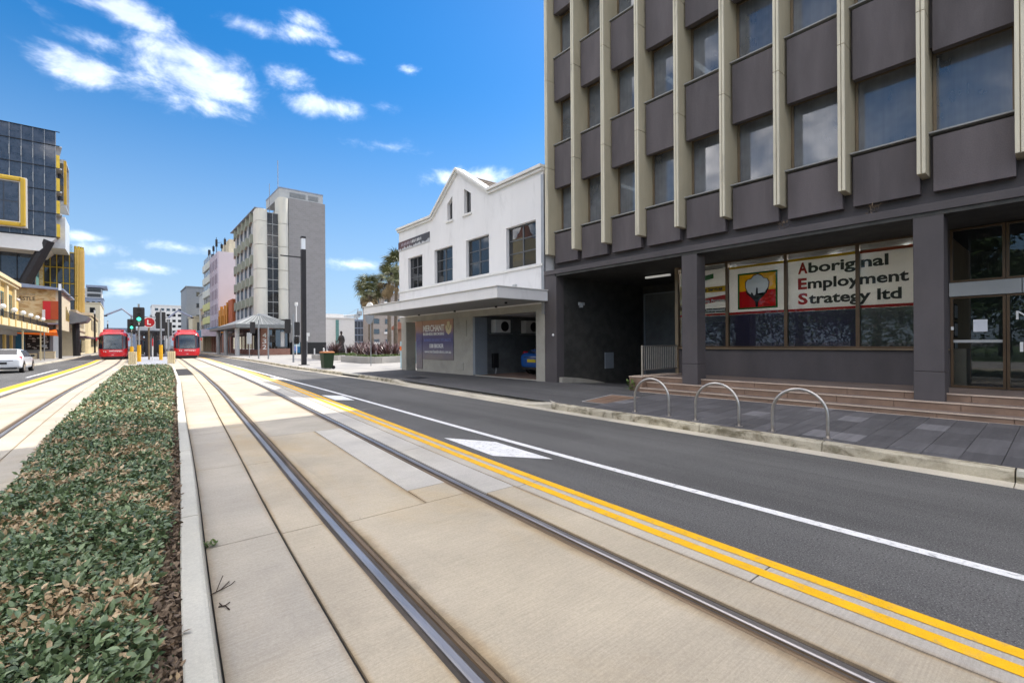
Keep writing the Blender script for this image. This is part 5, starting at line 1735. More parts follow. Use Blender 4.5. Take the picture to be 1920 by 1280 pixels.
half_round(17.65, 1.35, 5.2, 22.7, 'round_shaft')
MB().box(15.45, 17.05, 72.9, 73.2, 4.4, 20.3).build('stair_back', 'room', tb)
for j in range(10):
    z0 = 4.5 + j * 1.58
    for i in range(2):
        w_ = MB().box(15.5 + i * 0.78, 16.25 + i * 0.78, 72.74, 72.76, z0 + 0.04, z0 + 1.54).build('stair_pane', 'stair_glass', tb)
m = MB()
for j in range(11):
    m.box(15.45, 17.05, 72.70, 72.80, 4.46 + j * 1.58, 4.53 + j * 1.58)
m.box(16.25, 16.29, 72.70, 72.80, 4.5, 20.3)
m.build('stair_frame', 'mid_grey_wall', tb)
MB().box(15.2, 17.0, 73.3, 93, 4.4, 20.2).build('core', 'mid_grey_wall', tb)
for f in range(5):
    zb_ = 5.6 + f * 3.05
    for j in range(6):
        y0 = 73.6 + j * 3.25
        # sawtooth bay: near end stands out towards the street
        MB().prism([(14.62, y0), (14.15, y0 + 0.02), (14.62, y0 + 3.25), (15.2, y0 + 3.25), (15.2, y0)], zb_ + 1.75, zb_ + 3.05).build('parapet_band', 'band', tb)
        w_ = MB().prism([(14.86, y0), (14.50, y0 + 0.05), (14.86, y0 + 3.2), (14.9, y0 + 3.2), (14.9, y0)], zb_, zb_ + 1.749).build('window', 'glass_office', tb)
        for u in (0.0, 0.33, 0.66):
            MB().box(14.49 + 0.34 * u, 14.57 + 0.34 * u, y0 + 3.15 * u, y0 + 3.15 * u + 0.10, zb_ + 0.002, zb_ + 1.745).build('mullion', 'offwhite', w_)
        if (f * 5 + j * 3) % 4 != 1:
            MB().box(14.95, 14.97, y0 + 0.2, y0 + 1.6 + (j % 2), zb_ + 0.3, zb_ + 1.7).build('blind', 'offwhite', w_)
MB().box(14.1, 15.2, 73.3, 93.1, 20.85, 20.95).build('roof_edge', 'slate', tb)
# awning, glazed lantern, shopfront
MB().box(11.0, 18.4, 68.8, 72.0, 3.85, 4.30).box(11.0, 14.2, 72.0, 93, 3.85, 4.30).build('awning', 'awning_grey', tb)
MB().add([(11.3, 69.0, 4.31), (18.2, 69.0, 4.31), (18.2, 72.4, 4.31), (11.3, 90, 4.31), (14.6, 72.4, 5.9), (14.4, 76, 5.9)],
         [(0, 1, 4), (0, 4, 5, 3), (1, 2, 4)]).build('awning_roof', 'awning_grey', tb)
m = MB()
for i in range(11):
    xx = 11.5 + i * 0.65
    m.tube([(xx, 69.02, 4.36), (14.5 + (xx - 14.6) * 0.06, 72.3, 5.92)], 0.045, 4)
for i in range(14):
    m.tube([(11.32, 69.2 + i * 1.4, 4.36), (14.4, 72.6 + i * 0.25, 5.9)], 0.045, 4)
m.build('awning_rib', 'mid_grey_wall', tb)
for xx, yy in ((11.5, 71), (11.5, 80), (11.6, 88)):
    MB().cyl(xx, yy, 0.1, 3.85, 0.28, 14).build('awning_column', 'mid_grey_wall', tb)
sf = MB().box(14.6, 18.3, 73.0, 73.3, 0.1, 3.85).box(14.4, 14.7, 73.3, 93, 0.1, 3.85).build('shopfront_back', 'room', tb)
bw_ = MB().box(14.3, 18.3, 71.95, 72.4, 0.1, 1.05).build('brick_wall', 'red_brick', tb)
bp = MB().box(14.55, 15.35, 71.9, 72.6, 0.1, 3.85).build('brick_pillar', 'red_brick', tb)
for i, ch in enumerate('432'):
    text('street_number', ch, 0.88, (14.70, 71.88, 2.62 - i * 0.82), AX_Y, 'letter_white', bp, width=0.50, bold=0.010)
for i in range(3):
    w_ = MB().box(15.5 + i * 0.9, 16.32 + i * 0.9, 72.7, 72.72, 1.1, 3.7).build('shop_window', 'glass_grey', tb)
MB().box(17.2, 17.7, 72.62, 72.66, 1.3, 3.4).build('door_sign', 'offwhite', tb)
for i in range(7):
    y0 = 74.2 + i * 2.6
    w_ = MB().box(14.3, 14.33, y0, y0 + 2.2, 0.9, 3.4).build('shop_window', 'glass_grey', tb)
    MB().box(14.25, 14.38, y0 + 2.22, y0 + 2.55, 0.1, 3.8).build('brick_pier', 'red_brick', tb)
MB().box(14.34, 14.38, 73.4, 93, 0.1, 0.9).build('stall_riser', 'red_brick', tb)
MB().box(13.6, 14.2, 74, 92.5, 3.0, 3.6).build('fascia_sign', 'black', tb)
text('fascia_text', 'ALFRESCO DINING', 0.5, (13.58, 88, 3.12), AX_X, 'letter_white', tb, width=9)
t = thing('poster_box', 'blue illustrated poster box against the dark plinth', 'poster', (19.0, 72.2, 0.15))
MB().box(18.55, 19.75, 72.1, 72.4, 0.3, 1.95).build('case', 'dark_steel', t)
MB().box(18.62, 19.68, 72.085, 72.098, 0.4, 1.3).build('print', 'awning_blue', t)
MB().box(18.62, 19.68, 72.085, 72.098, 1.3, 1.88).build('print', 'pale_blue', t)
MB().box(18.8, 19.3, 72.07, 72.083, 0.7, 1.35).build('print', 'letter_pale', t)

# orange and rust shop beyond it
ob = thing('orange_shop', 'small orange and rust parapet shop wedged beside the pale office bands', 'building', (14.4, 100, 0.15))
MB().box(14.4, 22, 93.2, 97.5, 3.9, 9.6).build('wall', 'rust_wall', ob)
MB().box(14.3, 22, 97.5, 108, 3.9, 8.4).build('wall', 'orange_wall', ob)
for i, (y0, h) in enumerate(((97.5, 0.9), (100.2, 0.5), (104.5, 0.6))):
    MB().box(14.22, 14.6, y0, y0 + 0.9, 3.9, 8.4 + h).build('pilaster', 'orange_wall', ob)
windows_on(ob, 'x', [(98.8, 100.0, 4.6, 7.2), (101.3, 104.2, 4.6, 7.2), (105.6, 107.6, 4.6, 7.2)], 14.3, 'glass_grey', 'orange_wall', 3, 0.06)
MB().box(14.4, 22, 93.2, 108, 0.1, 3.9).build('shop_base', 'room', ob)
for i in range(5):
    MB().box(14.2, 14.39, 93.6 + i * 3, 94.2 + i * 3, 0.1, 3.6).build('shop_pier', 'red_brick', ob)

# pink-white slab and lime-banded block
pb = thing('pink_slab_building', 'tall pinkish-white slab with purple window strips and rooftop antennas', 'building', (14.4, 113, 0.15))
MB().box(14.4, 26, 108.2, 119, 0.1, 20.2).build('wall', 'pink_wall', pb)
for i in range(6):
    MB().box(14.2, 14.399, 108.3 + i * 2.1, 108.65 + i * 2.1, 3.5, 20.2).build('vertical_rib', 'lilac', pb)
for f in range(5):
    for i in range(5):
        w_ = MB().box(14.32, 14.398, 108.75 + i * 2.1, 110.3 + i * 2.1, 4.9 + f * 3.05, 6.8 + f * 3.05).build('window', 'purple_panel', pb)
MB().box(16.5, 24, 110, 119, 20.2, 23.2).build('plant_room', 'cream_wall', pb)
m = MB()
for (xx, yy, h) in ((15.2, 117, 4.4), (15.6, 113, 2.5), (14.9, 119, 3.0), (15.9, 111, 3.4)):
    m.tube([(xx, yy, 20.2), (xx, yy, 20.2 + h)], 0.06, 5)
    m.box(xx - 0.2, xx + 0.2, yy - 0.12, yy + 0.12, 20.4 + h * 0.5, 20.4 + h * 0.85)
m.tube([(15.2, 117, 23.4), (15.6, 113, 22.9)], 0.05, 5)
m.build('antenna', 'dark_steel', pb)
lb = thing('lime_block', 'office block with alternating lime-yellow and pale bands next to the pink slab', 'building', (14.4, 125, 0.15))
MB().box(14.5, 25, 119.2, 131, 0.1, 20.3).build('wall', 'pale_wall', lb)
for f in range(6):
    MB().box(14.15, 14.499, 119.3, 131, 3.4 + f * 3.0, 4.9 + f * 3.0).build('band', 'lime_wall' if f < 3 else 'pale_wall', lb)
    w_ = MB().box(14.40, 14.49, 119.5, 130.7, 4.92 + f * 3.0, 6.38 + f * 3.0).build('window_strip', 'glass_office', lb)
    for i in range(5):
        MB().box(14.36, 14.398, 119.5 + i * 2.7, 119.62 + i * 2.7, 4.92 + f * 3.0, 6.38 + f * 3.0).build('mullion', 'offwhite', w_)
m = MB()
for (xx, yy, h) in ((15.2, 128, 3.4), (15.6, 126, 2.0), (16.2, 129, 2.6)):
    m.tube([(xx, yy, 20.3), (xx, yy, 20.3 + h)], 0.08, 5)
    m.box(xx - 0.25, xx + 0.25, yy - 0.15, yy + 0.15, 20.6 + h * 0.3, 20.6 + h * 0.9)
m.build('antenna', 'dark_steel', lb)
t = thing('shop_awning', 'long blue street awning with a pale sign board below the banded block', 'awning', (12, 115, 3.2))
MB().prism_y([(11.4, 3.1), (14.3, 3.6), (14.3, 5.3), (11.4, 4.4)], 106, 131).build('canopy', 'awning_blue', t)
MB().box(11.2, 14.2, 104.8, 105.9, 3.3, 4.6).build('sign_board', 'lilac', t)
t = thing('shop_row', 'row of dim shopfronts with brick piers under the blue awning', 'shopfront', (14.2, 118, 0.15))
for i in range(9):
    MB().box(14.0, 14.38, 107 + i * 2.7, 107.5 + i * 2.7, 0.15, 3.4).build('pier', 'red_brick' if i < 4 else 'tan_wall', t)
    MB().box(14.25, 14.3, 107.5 + i * 2.7, 109.7 + i * 2.7, 0.3, 3.2).build('shop_window', 'glass_grey', t)

def block(name, label, x0, x1, y0, y1, h, wall, wins=None, axis='y', top=None, cat='building', wm='glass_grey', extra=None):
    t = thing(name, label, cat, ((x0 + x1) / 2, (y0 + y1) / 2, 0.1))
    MB().box(x0, x1, y0, y1, 0.0, h).build('wall', wall, t)
    MB().box(x0 - 0.2, x1 + 0.2, y0 - 0.2, y1 + 0.2, h, h + 0.3).build('roof', top or wall, t)
    if wins:
        windows_on(t, axis, wins, {'y': y0, 'x': x0, 'xp': x1}[axis], wm)
    if extra:
        extra(t)
    return t

def grid(u0, u1, n, z0, z1, m_, fu=0.6, fz=0.55):
    out = []
    for i in range(n):
        for j in range(m_):
            a = u0 + (u1 - u0) * (i + (1 - fu) / 2) / n
            b = u0 + (u1 - u0) * (i + (1 + fu) / 2) / n
            c = z0 + (z1 - z0) * (j + (1 - fz) / 2) / m_
            e = z0 + (z1 - z0) * (j + (1 + fz) / 2) / m_
            out.append((a, b, c, e))
    return out
block('grey_apartment_block', 'mid-grey apartment block rising behind the right-hand tram', 14.5, 31, 172, 190, 19.3, 'grey_wall', grid(16, 30, 5, 5, 19, 4, 0.3, 0.4))
block('grey_apartment_block', 'taller dark grey block at the back with a flat rooftop box', 22.5, 36, 186, 200, 24.5, 'grey_wall', grid(24, 35, 4, 17, 24, 2, 0.4, 0.4))
block('white_apartment_block', 'white block with a red panel above the shops behind the tram', 16.5, 30, 140, 160, 15.6, 'mid_grey_wall', grid(20, 29, 4, 10, 15, 2, 0.4, 0.4),
      extra=lambda t: (MB().box(16.2, 16.5, 139.6, 146, 10.2, 15.4).build('red_panel', 'red', t), MB().box(16.2, 19, 139.5, 139.98, 10.2, 15.3).build('red_panel', 'red', t)))
block('brown_shop', 'narrow tan and brown shop with pilasters beyond the lime block', 14.6, 24, 131.5, 139, 10.2, 'tan_wall', grid(132, 138.5, 3, 4.5, 9.5, 2, 0.5, 0.6), 'x')
block('cream_shop', 'cream and brown two-storey shop beyond the tram on the right', 14.9, 22, 160.5, 171, 9.6, 'cream_wall', grid(15.5, 21, 3, 5, 9, 1, 0.5, 0.6))
block('distant_block', 'pale tiered apartment building far down the street', 9.5, 21, 262, 280, 19.5, 'offwhite', grid(10, 20.5, 5, 4, 19, 6, 0.6, 0.45))
block('distant_block', 'low grey building closing the far end of the street', -16, 6, 420, 440, 13.5, 'slate', grid(-15, 5, 8, 3, 13, 3))
block('distant_block', 'pale low building left of the far end of the street', -20, -9.5, 300, 320, 12.5, 'mid_grey_wall', grid(-19, -10, 5, 3, 12, 3))
block('distant_block', 'beige three-storey building beside the far lamp masts', -15, -6.2, 205, 240, 15.5, 'cream_wall', grid(-14.5, -6.8, 3, 5, 15, 3, 0.5, 0.5))
block('distant_block', 'narrow blue-grey building edge beyond the left tram', -13, -6.6, 250, 262, 20.5, 'slate', grid(-12, -7, 3, 8, 20, 4))
# plaza backdrop
block('white_hall', 'pale windowless hall with a green glass slot behind the plaza', 34, 41.6, 108, 120, 7.5, 'offwhite', None,
      extra=lambda t: (MB().box(37.2, 37.9, 107.9, 107.99, 0.2, 7.2).build('glass_slot', 'teal', t), MB().box(34, 39.4, 109, 119, 7.8, 8.6).build('upper_storey', 'offwhite', t)))
block('glass_office', 'dark glass office cube beside the pale hall', 41.8, 44.4, 109, 124, 7.2, 'slate', grid(41.9, 44.3, 3, 0.5, 7.1, 4, 0.86, 0.86), wm='glass_blue')
block('striped_apartments', 'white and rust apartment building under the tower crane', 60.5, 68, 150, 165, 8.6, 'offwhite', grid(62.4, 67.5, 2, 0.5, 8.6, 4, 0.7, 0.5),
      extra=lambda t: MB().box(61.2, 62.3, 149.8, 149.98, 0.5, 8.6).build('rust_panel', 'rust_wall', t))
block('taupe_apartments', 'taupe brick apartment block with white bands behind the palms', 38.2, 62, 92, 94.5, 12.0, 'taupe_brick', grid(38.8, 61, 9, 1.0, 11.6, 5, 0.5, 0.5), wm='glass_grey',
      extra=lambda t: [MB().box(39.0 + 2.6 * (i % 3), 40.6 + 2.6 * (i % 3), 91.7, 91.98, 1.6 + 2.1 * i, 2.0 + 2.1 * i).build('white_band', 'offwhite', t) for i in range(5)])
pb2 = thing('terracotta_pub', 'low orange-brick building with a red tiled roof beyond the carport column', 'building', (37, 52, 0.15))
MB().box(29.5, 45, 50, 62, 0.1, 3.6).build('wall', 'brown_brick', pb2)
MB().prism_x([(49.2, 3.6), (62.8, 3.6), (56, 5.6)], 29, 45.5).build('roof', 'terracotta', pb2)
windows_on(pb2, 'y', [(30.3, 31.6, 0.9, 2.9), (32.6, 33.9, 0.9, 2.9), (35, 36.3, 0.9, 2.9)], 50, 'glass_grey', 'heritage_trim')
MB().box(29.3, 45.2, 49.6, 49.95, 3.0, 3.5).build('eave_board', 'heritage', pb2)
t = thing('pale_gate', 'pale blue slatted gate with a concrete foot beside the carport column', 'gate', (13.8, 27.0, 0.15))
for i in range(7):
    MB().box(13.4 + i * 0.42, 13.72 + i * 0.42, 26.4, 26.46, 0.35, 1.75).build('slat', 'pale_blue', t)
MB().box(13.3, 16.4, 26.47, 26.52, 0.5, 0.6).box(13.3, 16.4, 26.47, 26.52, 1.4, 1.5).build('frame', 'grey_steel', t)
for xx in (13.5, 16.1):
    MB().box(xx - 0.3, xx + 0.3, 26.2, 26.7, 0.15, 0.34).build('foot', 'plaza', t)
t = thing('orange_post', 'light blue post with an orange band next to the carport column', 'post', (12.75, 25.6, 0.15))
MB().box(12.66, 12.84, 25.5, 25.7, 0.15, 1.75).build('post', 'pale_blue', t)
MB().box(12.64, 12.86, 25.48, 25.72, 1.2, 1.45).build('band', 'orange', t)
t = thing('round_sign', 'large round sign, white above and grey painted as shade below, behind the awning end', 'sign', (12.4, 29.6, 0.15))
ds = lambda a0, a1: [(29.6 + 0.72 * math.cos(R(a)), 3.62 + 0.72 * math.sin(R(a))) for a in range(a0, a1 + 1, 12)]
MB().prism_x(ds(0, 180), 12.38, 12.44).build('upper_half', 'letter_white', t)
MB().prism_x(ds(180, 360), 12.38, 12.44).build('shaded_lower_half', 'grey_wall', t)  # grey puts the dimmer light on this half into its colour
MB().cyl(12.48, 29.6, 0.15, 3.6, 0.028, 10).build('post', 'grey_steel', t)
# tower crane
t = thing('tower_crane', 'white lattice tower crane far behind the plaza', 'crane', (72, 185, 0))
def lattice(m, p0, p1, w, n):
    p0, p1 = Vector(p0), Vector(p1)
    d_ = (p1 - p0)
    a = Vector((1, 0, 0)) if abs(d_.normalized().x) < 0.8 else Vector((0, 1, 0))
    b = Vector((0, 0, 1)) if abs(d_.normalized().z) < 0.8 else Vector((0, 1, 0))
    for sa in (-1, 1):
        for sb in (-1, 1):
            o_ = a * sa * w / 2 + b * sb * w / 2
            m.tube([p0 + o_, p1 + o_], 0.16, 4)
    for i in range(n):
        q0 = p0 + d_ * i / n
        q1 = p0 + d_ * (i + 1) / n
        for sa in (-1, 1):
            m.tube([q0 + a * sa * w / 2 - b * w / 2, q1 + a * sa * w / 2 + b * w / 2], 0.10, 4)
            m.tube([q0 + b * sa * w / 2 - a * w / 2, q1 + b * sa * w / 2 + a * w / 2], 0.10, 4)
m = MB(); lattice(m, (72, 185, 0), (72, 185, 12.4), 1.0, 12); m.build('mast', 'offwhite', t)
m = MB(); lattice(m, (71.6, 185, 13.2), (66.8, 185.6, 12.6), 0.7, 8); m.build('jib', 'offwhite', t)
MB().box(71.2, 73.4, 184.4, 185.6, 12.4, 13.6).box(72.6, 74.2, 184.4, 185.6, 13.2, 15.0).build('cab', 'mid_grey_wall', t)
m = MB(); m.tube([(72.2, 185, 13.6), (72.8, 185, 16.0)], 0.16, 4).tube([(72.8, 185, 16.0), (68, 185.5, 13.2)], 0.05, 4); m.build('apex', 'grey_steel', t)

# ------------------------------------------------------------------ left side: glass university tower
ub = thing('glass_university_tower', 'dark glass university tower with yellow-framed window boxes, cantilevered on a slanting column', 'building', (-15, 111, 0))
XR = -8.9
MB().prism([(-45, 111.12), (XR + 0.02, 111.12), (-9.7, 118), (-14, 135), (-45, 135)], 20.1, 38.2).build('core', 'room', ub)
fl = [38.2, 35.8, 32.0, 28.05, 24.2, 20.2]
for j in range(5):
    for i in range(12):
        x1 = XR - 1.36 * i
        w_ = MB().box(x1 - 1.34, x1 - 0.02, 111.0, 111.03, fl[j + 1] + 0.05, fl[j] - 0.05).build('glass_panel', 'glass_blue', ub)
        if j > 0:
            MB().box(x1 - 1.33, x1 - 0.03, 110.975, 110.998, fl[j + 1] + 0.06, fl[j + 1] + 1.0).build('spandrel', 'glass_blue', w_)
m = MB()
for j in range(6):
    m.box(-45, XR + 0.5, 110.85, 111.05, fl[j] - 0.06, fl[j] + 0.03)
m.build('floor_line', 'black', ub)
m = MB()
for i in range(12):
    m.box(XR - 1.36 * i - 0.035, XR - 1.36 * i + 0.02, 110.9, 111.04, 20.2, 38.2)
m.build('mullion', 'grey_steel', ub)
for j in range(1, 5):
    for i in range(1, 12):
        MB().box(XR - 1.36 * i - 0.05, XR - 1.36 * i + 0.03, 110.7, 110.9, fl[j + 1] + 1.0, fl[j + 1] + 2.6).build('sun_fin', 'mid_grey_wall', ub)
for j in range(1, 5):
    MB().prism([(XR + 0.03, 111.1), (XR + 0.45, 111.4), (-9.5, 118), (-9.9, 118)], fl[j + 1] + 0.1, fl[j + 1] + 2.3).build('yellow_edge', 'gold', ub)
    MB().prism([(XR + 0.03, 110.9), (XR + 0.75, 111.2), (-9.0, 118), (-9.9, 118)], fl[j] - 0.12, fl[j] + 0.05).build('floor_nosing', 'zinc', ub)
# big yellow-framed window
m = MB()
a, b, c, e = -19.0, -12.4, 21.2, 29.1
for (u0, u1, z0, z1) in ((b - 0.6, b, c, e), (a, a + 0.6, c, e), (a + 0.6, b - 0.6, c, c + 0.6), (a + 0.6, b - 0.6, e - 0.6, e)):
    m.box(u0, u1, 109.6, 110.98, z0, z1)
yf = m.build('yellow_frame', 'yellow_frame', ub, bevel=0.15)
MB().box(a - 0.12, b + 0.12, 109.9, 110.99, c - 0.12, e + 0.12).build('frame_edge', 'offwhite', yf)
MB().box(a + 0.75, b - 0.75, 109.88, 109.895, c + 0.75, e - 0.75).build('dark_recess', 'room', yf)
for i in range(3):
    for j in range(2):
        MB().box(-18.1 + i * 1.65, -16.55 + i * 1.65, 109.82, 109.83, c + 0.85 + j * 3.1, c + 3.8 + j * 3.1).build('pane', 'glass_blue', yf)
# box window standing out on the street side, white mesh box below it
bxw = MB().box(-9.6, -7.85, 114, 114.15, 26.0, 34.5).box(-9.6, -7.85, 119.8, 120, 26.0, 34.5).box(-9.6, -7.85, 114.15, 119.8, 34.2, 34.5).box(-9.6, -7.85, 114.15, 119.8, 26.0, 26.3).box(-9.5, -9.3, 114.15, 119.8, 26.3, 34.2).build('box_window', 'zinc', ub)
MB().box(-8.15, -7.80, 113.95, 114.5, 26.6, 34.3).build('yellow_reveal', 'yellow_frame', bxw)
MB().box(-8.9, -8.2, 113.94, 113.99, 27.2, 33.8).build('pane', 'glass_blue', bxw)
MB().box(-11.2, -7.95, 113.4, 121.5, 18.7, 24.3).build('mesh_box', 'mesh_white', ub)
MB().prism_y([(-45, 18.4), (-11.0, 17.6), (XR, 20.05), (-45, 20.05)], 111.0, 135).build('soffit', 'offwhite', ub)
MB().tube([(-9.9, 111.6, 19.6), (-13.4, 113, 11.0)], 0.85, 10).build('slanting_column', 'dark_steel', ub)
MB().box(-45, -12.0, 116, 117, 8.0, 18.4).build('lower_glass', 'glass_blue', ub)
m = MB()
for i in range(16):
    m.box(-12.2 - i * 2, -12.1 - i * 2, 115.8, 116.0, 8.0, 18.4)
m.box(-45, -12, 115.8, 116, 13.1, 13.3)
m.build('lower_mullion', 'dark_steel', ub)
MB().box(-45, -12, 117.2, 130, 8, 18.3).build('lower_room', 'teal', ub)

gb = thing('gold_louvred_wing', 'gold-louvred university wing with sandstone base rising beside the glass tower', 'building', (-8, 124, 0))
MB().box(-20, -7.15, 122.1, 140, 0.2, 19.0).build('core', 'room', gb)
MB().box(-13.5, -11.5, 121.2, 122.0, 6.5, 17.6).box(-11.5, -9.8, 121.2, 122.05, 6.5, 9.5).build('stone_wall', 'sandstone', gb)
for i in range(5):
    x0 = -11.5 + i * 0.87
    MB().box(x0, x0 + 0.10, 121.3, 122.05, 7.6, 19.4).build('gold_fin', 'gold', gb)
    for j in range(4):
        MB().box(x0 + 0.12, x0 + 0.85, 121.85, 121.87, 7.7 + j * 2.95, 10.5 + j * 2.95).build('glass_panel', 'glass_blue', gb)
for j in range(5):
    MB().box(-11.5, -7.1, 121.6, 122.0, 7.45 + j * 2.95, 7.6 + j * 2.95).build('floor_line', 'gold', gb)
for i in range(8):
    a0 = R(-90 + i * 11)
    a1 = R(-90 + (i + 1) * 11)
    c0 = (-7.15 + 1.2 * math.cos(a0) - 0.0, 123.0 + 1.6 * math.sin(a0))
    c1 = (-7.15 + 1.2 * math.cos(a1), 123.0 + 1.6 * math.sin(a1))
    MB().tube([(c0[0], c0[1] - 0.05, 6.9), (c0[0], c0[1] - 0.05, 20.0)], 0.07, 5).build('gold_rib', 'heritage', gb)
    for j in range(4):
        z0 = 6.8 + j * 3.4
        MB().prism([c0, c1, (c1[0] - 0.2, c1[1] + 0.3), (c0[0] - 0.2, c0[1] + 0.3)], z0, z0 + 3.3 + (0.35 if (i + j) % 2 else 0)).build('gold_panel', 'gold', gb)
MB().box(-9.4, -7.6, 122.2, 122.25, 19.0, 21.0).build('roof_screen', 'glass_clear', gb)
MB().box(-14, -6.0, 121.0, 123.5, 5.8, 6.8).build('stone_base', 'sandstone', gb)
MB().box(-7.2, -5.95, 121.5, 140, 6.0, 6.8).build('gold_panel', 'gold', gb)

# sandstone wall with lettering, orange and red boxes
sb = thing('sandstone_wing', 'sandstone university wing with engraved lettering above an orange awning', 'building', (-8, 80, 0))
MB().box(-16, -6.35, 78, 84, 4.3, 8.45).build('stone_wall', 'sandstone', sb)
MB().box(-6.35, -5.98, 78, 92, 3.6, 8.25).build('stone_return', 'cream_wall', sb)
MB().prism_y([(-16, 8.7), (-5.6, 8.25), (-5.6, 8.45), (-16, 9.6)], 76.9, 93).build('roof_slab', 'slate', sb)
MB().box(-16, -5.99, 76.6, 77.98, 4.15, 4.32).build('floor_slab', 'slate', sb)
rb = MB().box(-7.42, -6.1, 77.55, 77.99, 4.75, 6.95).build('red_box', 'red_orange', sb)
MB().box(-7.36, -6.75, 77.52, 77.548, 4.8, 6.9).build('red_reveal', 'red', rb)  # red panel over the left part of the box front
MB().box(-7.45, -7.2, 77.4, 77.54, 4.7, 5.9).build('pale_panel', 'offwhite', rb)
text('lettering', 'THE UNIVERSITY OF', 0.36, (-8.05, 77.985, 7.52), AX_Y, 'tan_wall', sb, width=3.0, align='RIGHT', bold=0.006)
text('lettering', 'NEWCASTLE', 0.62, (-8.05, 77.985, 6.96), AX_Y, 'bronze', sb, width=3.0, align='RIGHT', bold=0.012)
text('lettering', 'AUSTRALIA', 0.30, (-9.0, 77.985, 6.62), AX_Y, 'tan_wall', sb, align='RIGHT', bold=0.004)
windows_on(sb, 'xp', [(85, 86, 5.0, 6.8), (86.4, 87.4, 5.0, 6.5), (87.8, 88.8, 5.0, 6.2), (89.2, 90.2, 5.0, 6.0)], -5.975, 'glass_blue', 'gold')
MB().box(-16, -6.6, 78.3, 84, 0.14, 4.2).build('ground_floor', 'grey_wall', sb)
pw = MB().box(-8.9, -6.9, 78.18, 78.28, 1.2, 3.1).build('poster_window', 'black', sb)
m = MB()
for i in range(26):
    u, v = random.random(), random.random()
    m.box(-8.8 + 1.6 * u, -8.75 + 1.6 * u + random.uniform(0.1, 0.35), 78.16, 78.175, 1.3 + 1.6 * v, 1.36 + 1.6 * v + random.uniform(0, 0.1))
m.build('poster_print', 'mid_grey_wall', pw)
MB().box(-9.7, -9.0, 78.15, 78.28, 0.3, 3.2).build('blue_panel', 'awning_blue', sb)
MB().add([(-10.2, 78.1, 3.25), (-6.3, 78.1, 3.25), (-5.9, 75.0, 2.75), (-6.0, 75.0, 3.15), (-10.2, 75.5, 3.5), (-10.2, 78.1, 3.6), (-6.3, 78.1, 3.6), (-10.2, 75.5, 3.1)],
         [(7, 4, 3, 2), (4, 5, 6, 3), (3, 6, 1, 2), (0, 7, 2, 1), (0, 5, 4, 7), (0, 1, 6, 5)]).build('orange_awning', 'orange', sb)
for i, (xx, w2, h2) in enumerate(((-8.6, 0.8, 0.55), (-7.6, 1.3, 0.75))):
    t = thing('stone_bench', ['low cream stone block beside the poster window, left one', 'longer cream stone block beside the poster window, right one'][i], 'bench', (xx, 76.5, 0.14), 'cream stone blocks')
    MB().box(xx, xx + w2, 76.2, 77.0, 0.14, 0.14 + h2).build('block', 'cream_wall', t, bevel=0.03)
    MB().box(xx - 0.03, xx + w2 + 0.03, 76.17, 77.03, 0.14 + h2, 0.22 + h2).build('top', 'heritage_trim', t, bevel=0.01)
t = thing('sign_post', 'thin grey sign post on the left footpath under the orange awning', 'sign', (-6.4, 68, 0.14))
MB().cyl(-6.4, 68, 0.14, 3.0, 0.045, 8).build('post', 'grey_steel', t)
MB().box(-6.6, -6.2, 67.94, 67.96, 1.5, 1.75).build('plate', 'grey_steel', t)

# yellow heritage building with balcony awning and globe lamps
hb = thing('heritage_building', 'yellow heritage building with a balcony over the footpath at the left edge', 'building', (-9, 60, 0.14))
MB().box(-20, -9.1, 40, 72.6, 3.5, 8.2).build('wall', 'heritage', hb)
MB().box(-20, -8.6, 39.9, 73.0, 8.0, 8.35).box(-20, -8.75, 39.95, 72.8, 7.75, 7.99).build('cornice', 'heritage_trim', hb)
for i in range(8):
    MB().box(-9.1, -8.9, 42 + i * 4.2, 42.9 + i * 4.2, 3.6, 7.74).build('pilaster', 'heritage_trim', hb)
windows_on(hb, 'xp', [(43.5 + i * 4.2, 45.6 + i * 4.2, 4.2, 6.9) for i in range(7)], -9.09, 'glass_grey', 'teal', 1)
MB().box(-9.5, -8.95, 72.7, 74.0, 3.5, 6.6).build('bay', 'heritage', hb)
MB().box(-9.6, -8.85, 72.5, 74.2, 6.6, 6.8).build('bay_cornice', 'offwhite', hb)
windows_on(hb, 'y', [(-9.45, -9.0, 3.6, 5.6)], 72.69, 'glass_grey', 'teal', 1)
MB().box(-9.1, -6.55, 40, 72.6, 3.20, 3.32).build('balcony_deck', 'soffit', hb)
MB().box(-6.62, -6.45, 40, 72.6, 3.1, 3.62).build('balcony_fascia', 'heritage_trim', hb)
MB().box(-9.0, -6.62, 72.5, 72.65, 3.1, 3.62).build('balcony_fascia', 'teal', hb)
for i in range(12):
    MB().box(-6.58, -6.40, 41 + i * 2.7, 41.25 + i * 2.7, 3.12, 3.66).build('fascia_bracket', 'heritage', hb)
m = MB()
m.box(-6.58, -6.53, 40, 72.6, 4.08, 4.12)
for i in range(130):
    m.box(-6.565, -6.545, 40 + i * 0.25, 40.02 + i * 0.25, 3.62, 4.08)
m.build('balustrade', 'dark_steel', hb)
for i in range(3):
    MB().box(-6.72, -6.62, 46 + i * 11, 46.1 + i * 11, 0.14, 3.2).build('awning_post', 'heritage_trim', hb)
MB().box(-20, -9.1, 40, 72.6, 0.14, 3.5).build('ground_floor', 'room', hb)
for i in range(9):
    MB().box(-9.1, -8.95, 41 + i * 3.6, 41.8 + i * 3.6, 0.14, 3.2).build('shop_pier', 'heritage', hb)
MB().box(-9.2, -8.9, 40, 72.6, 2.75, 3.19).build('shop_fascia', 'mid_grey_wall', hb)
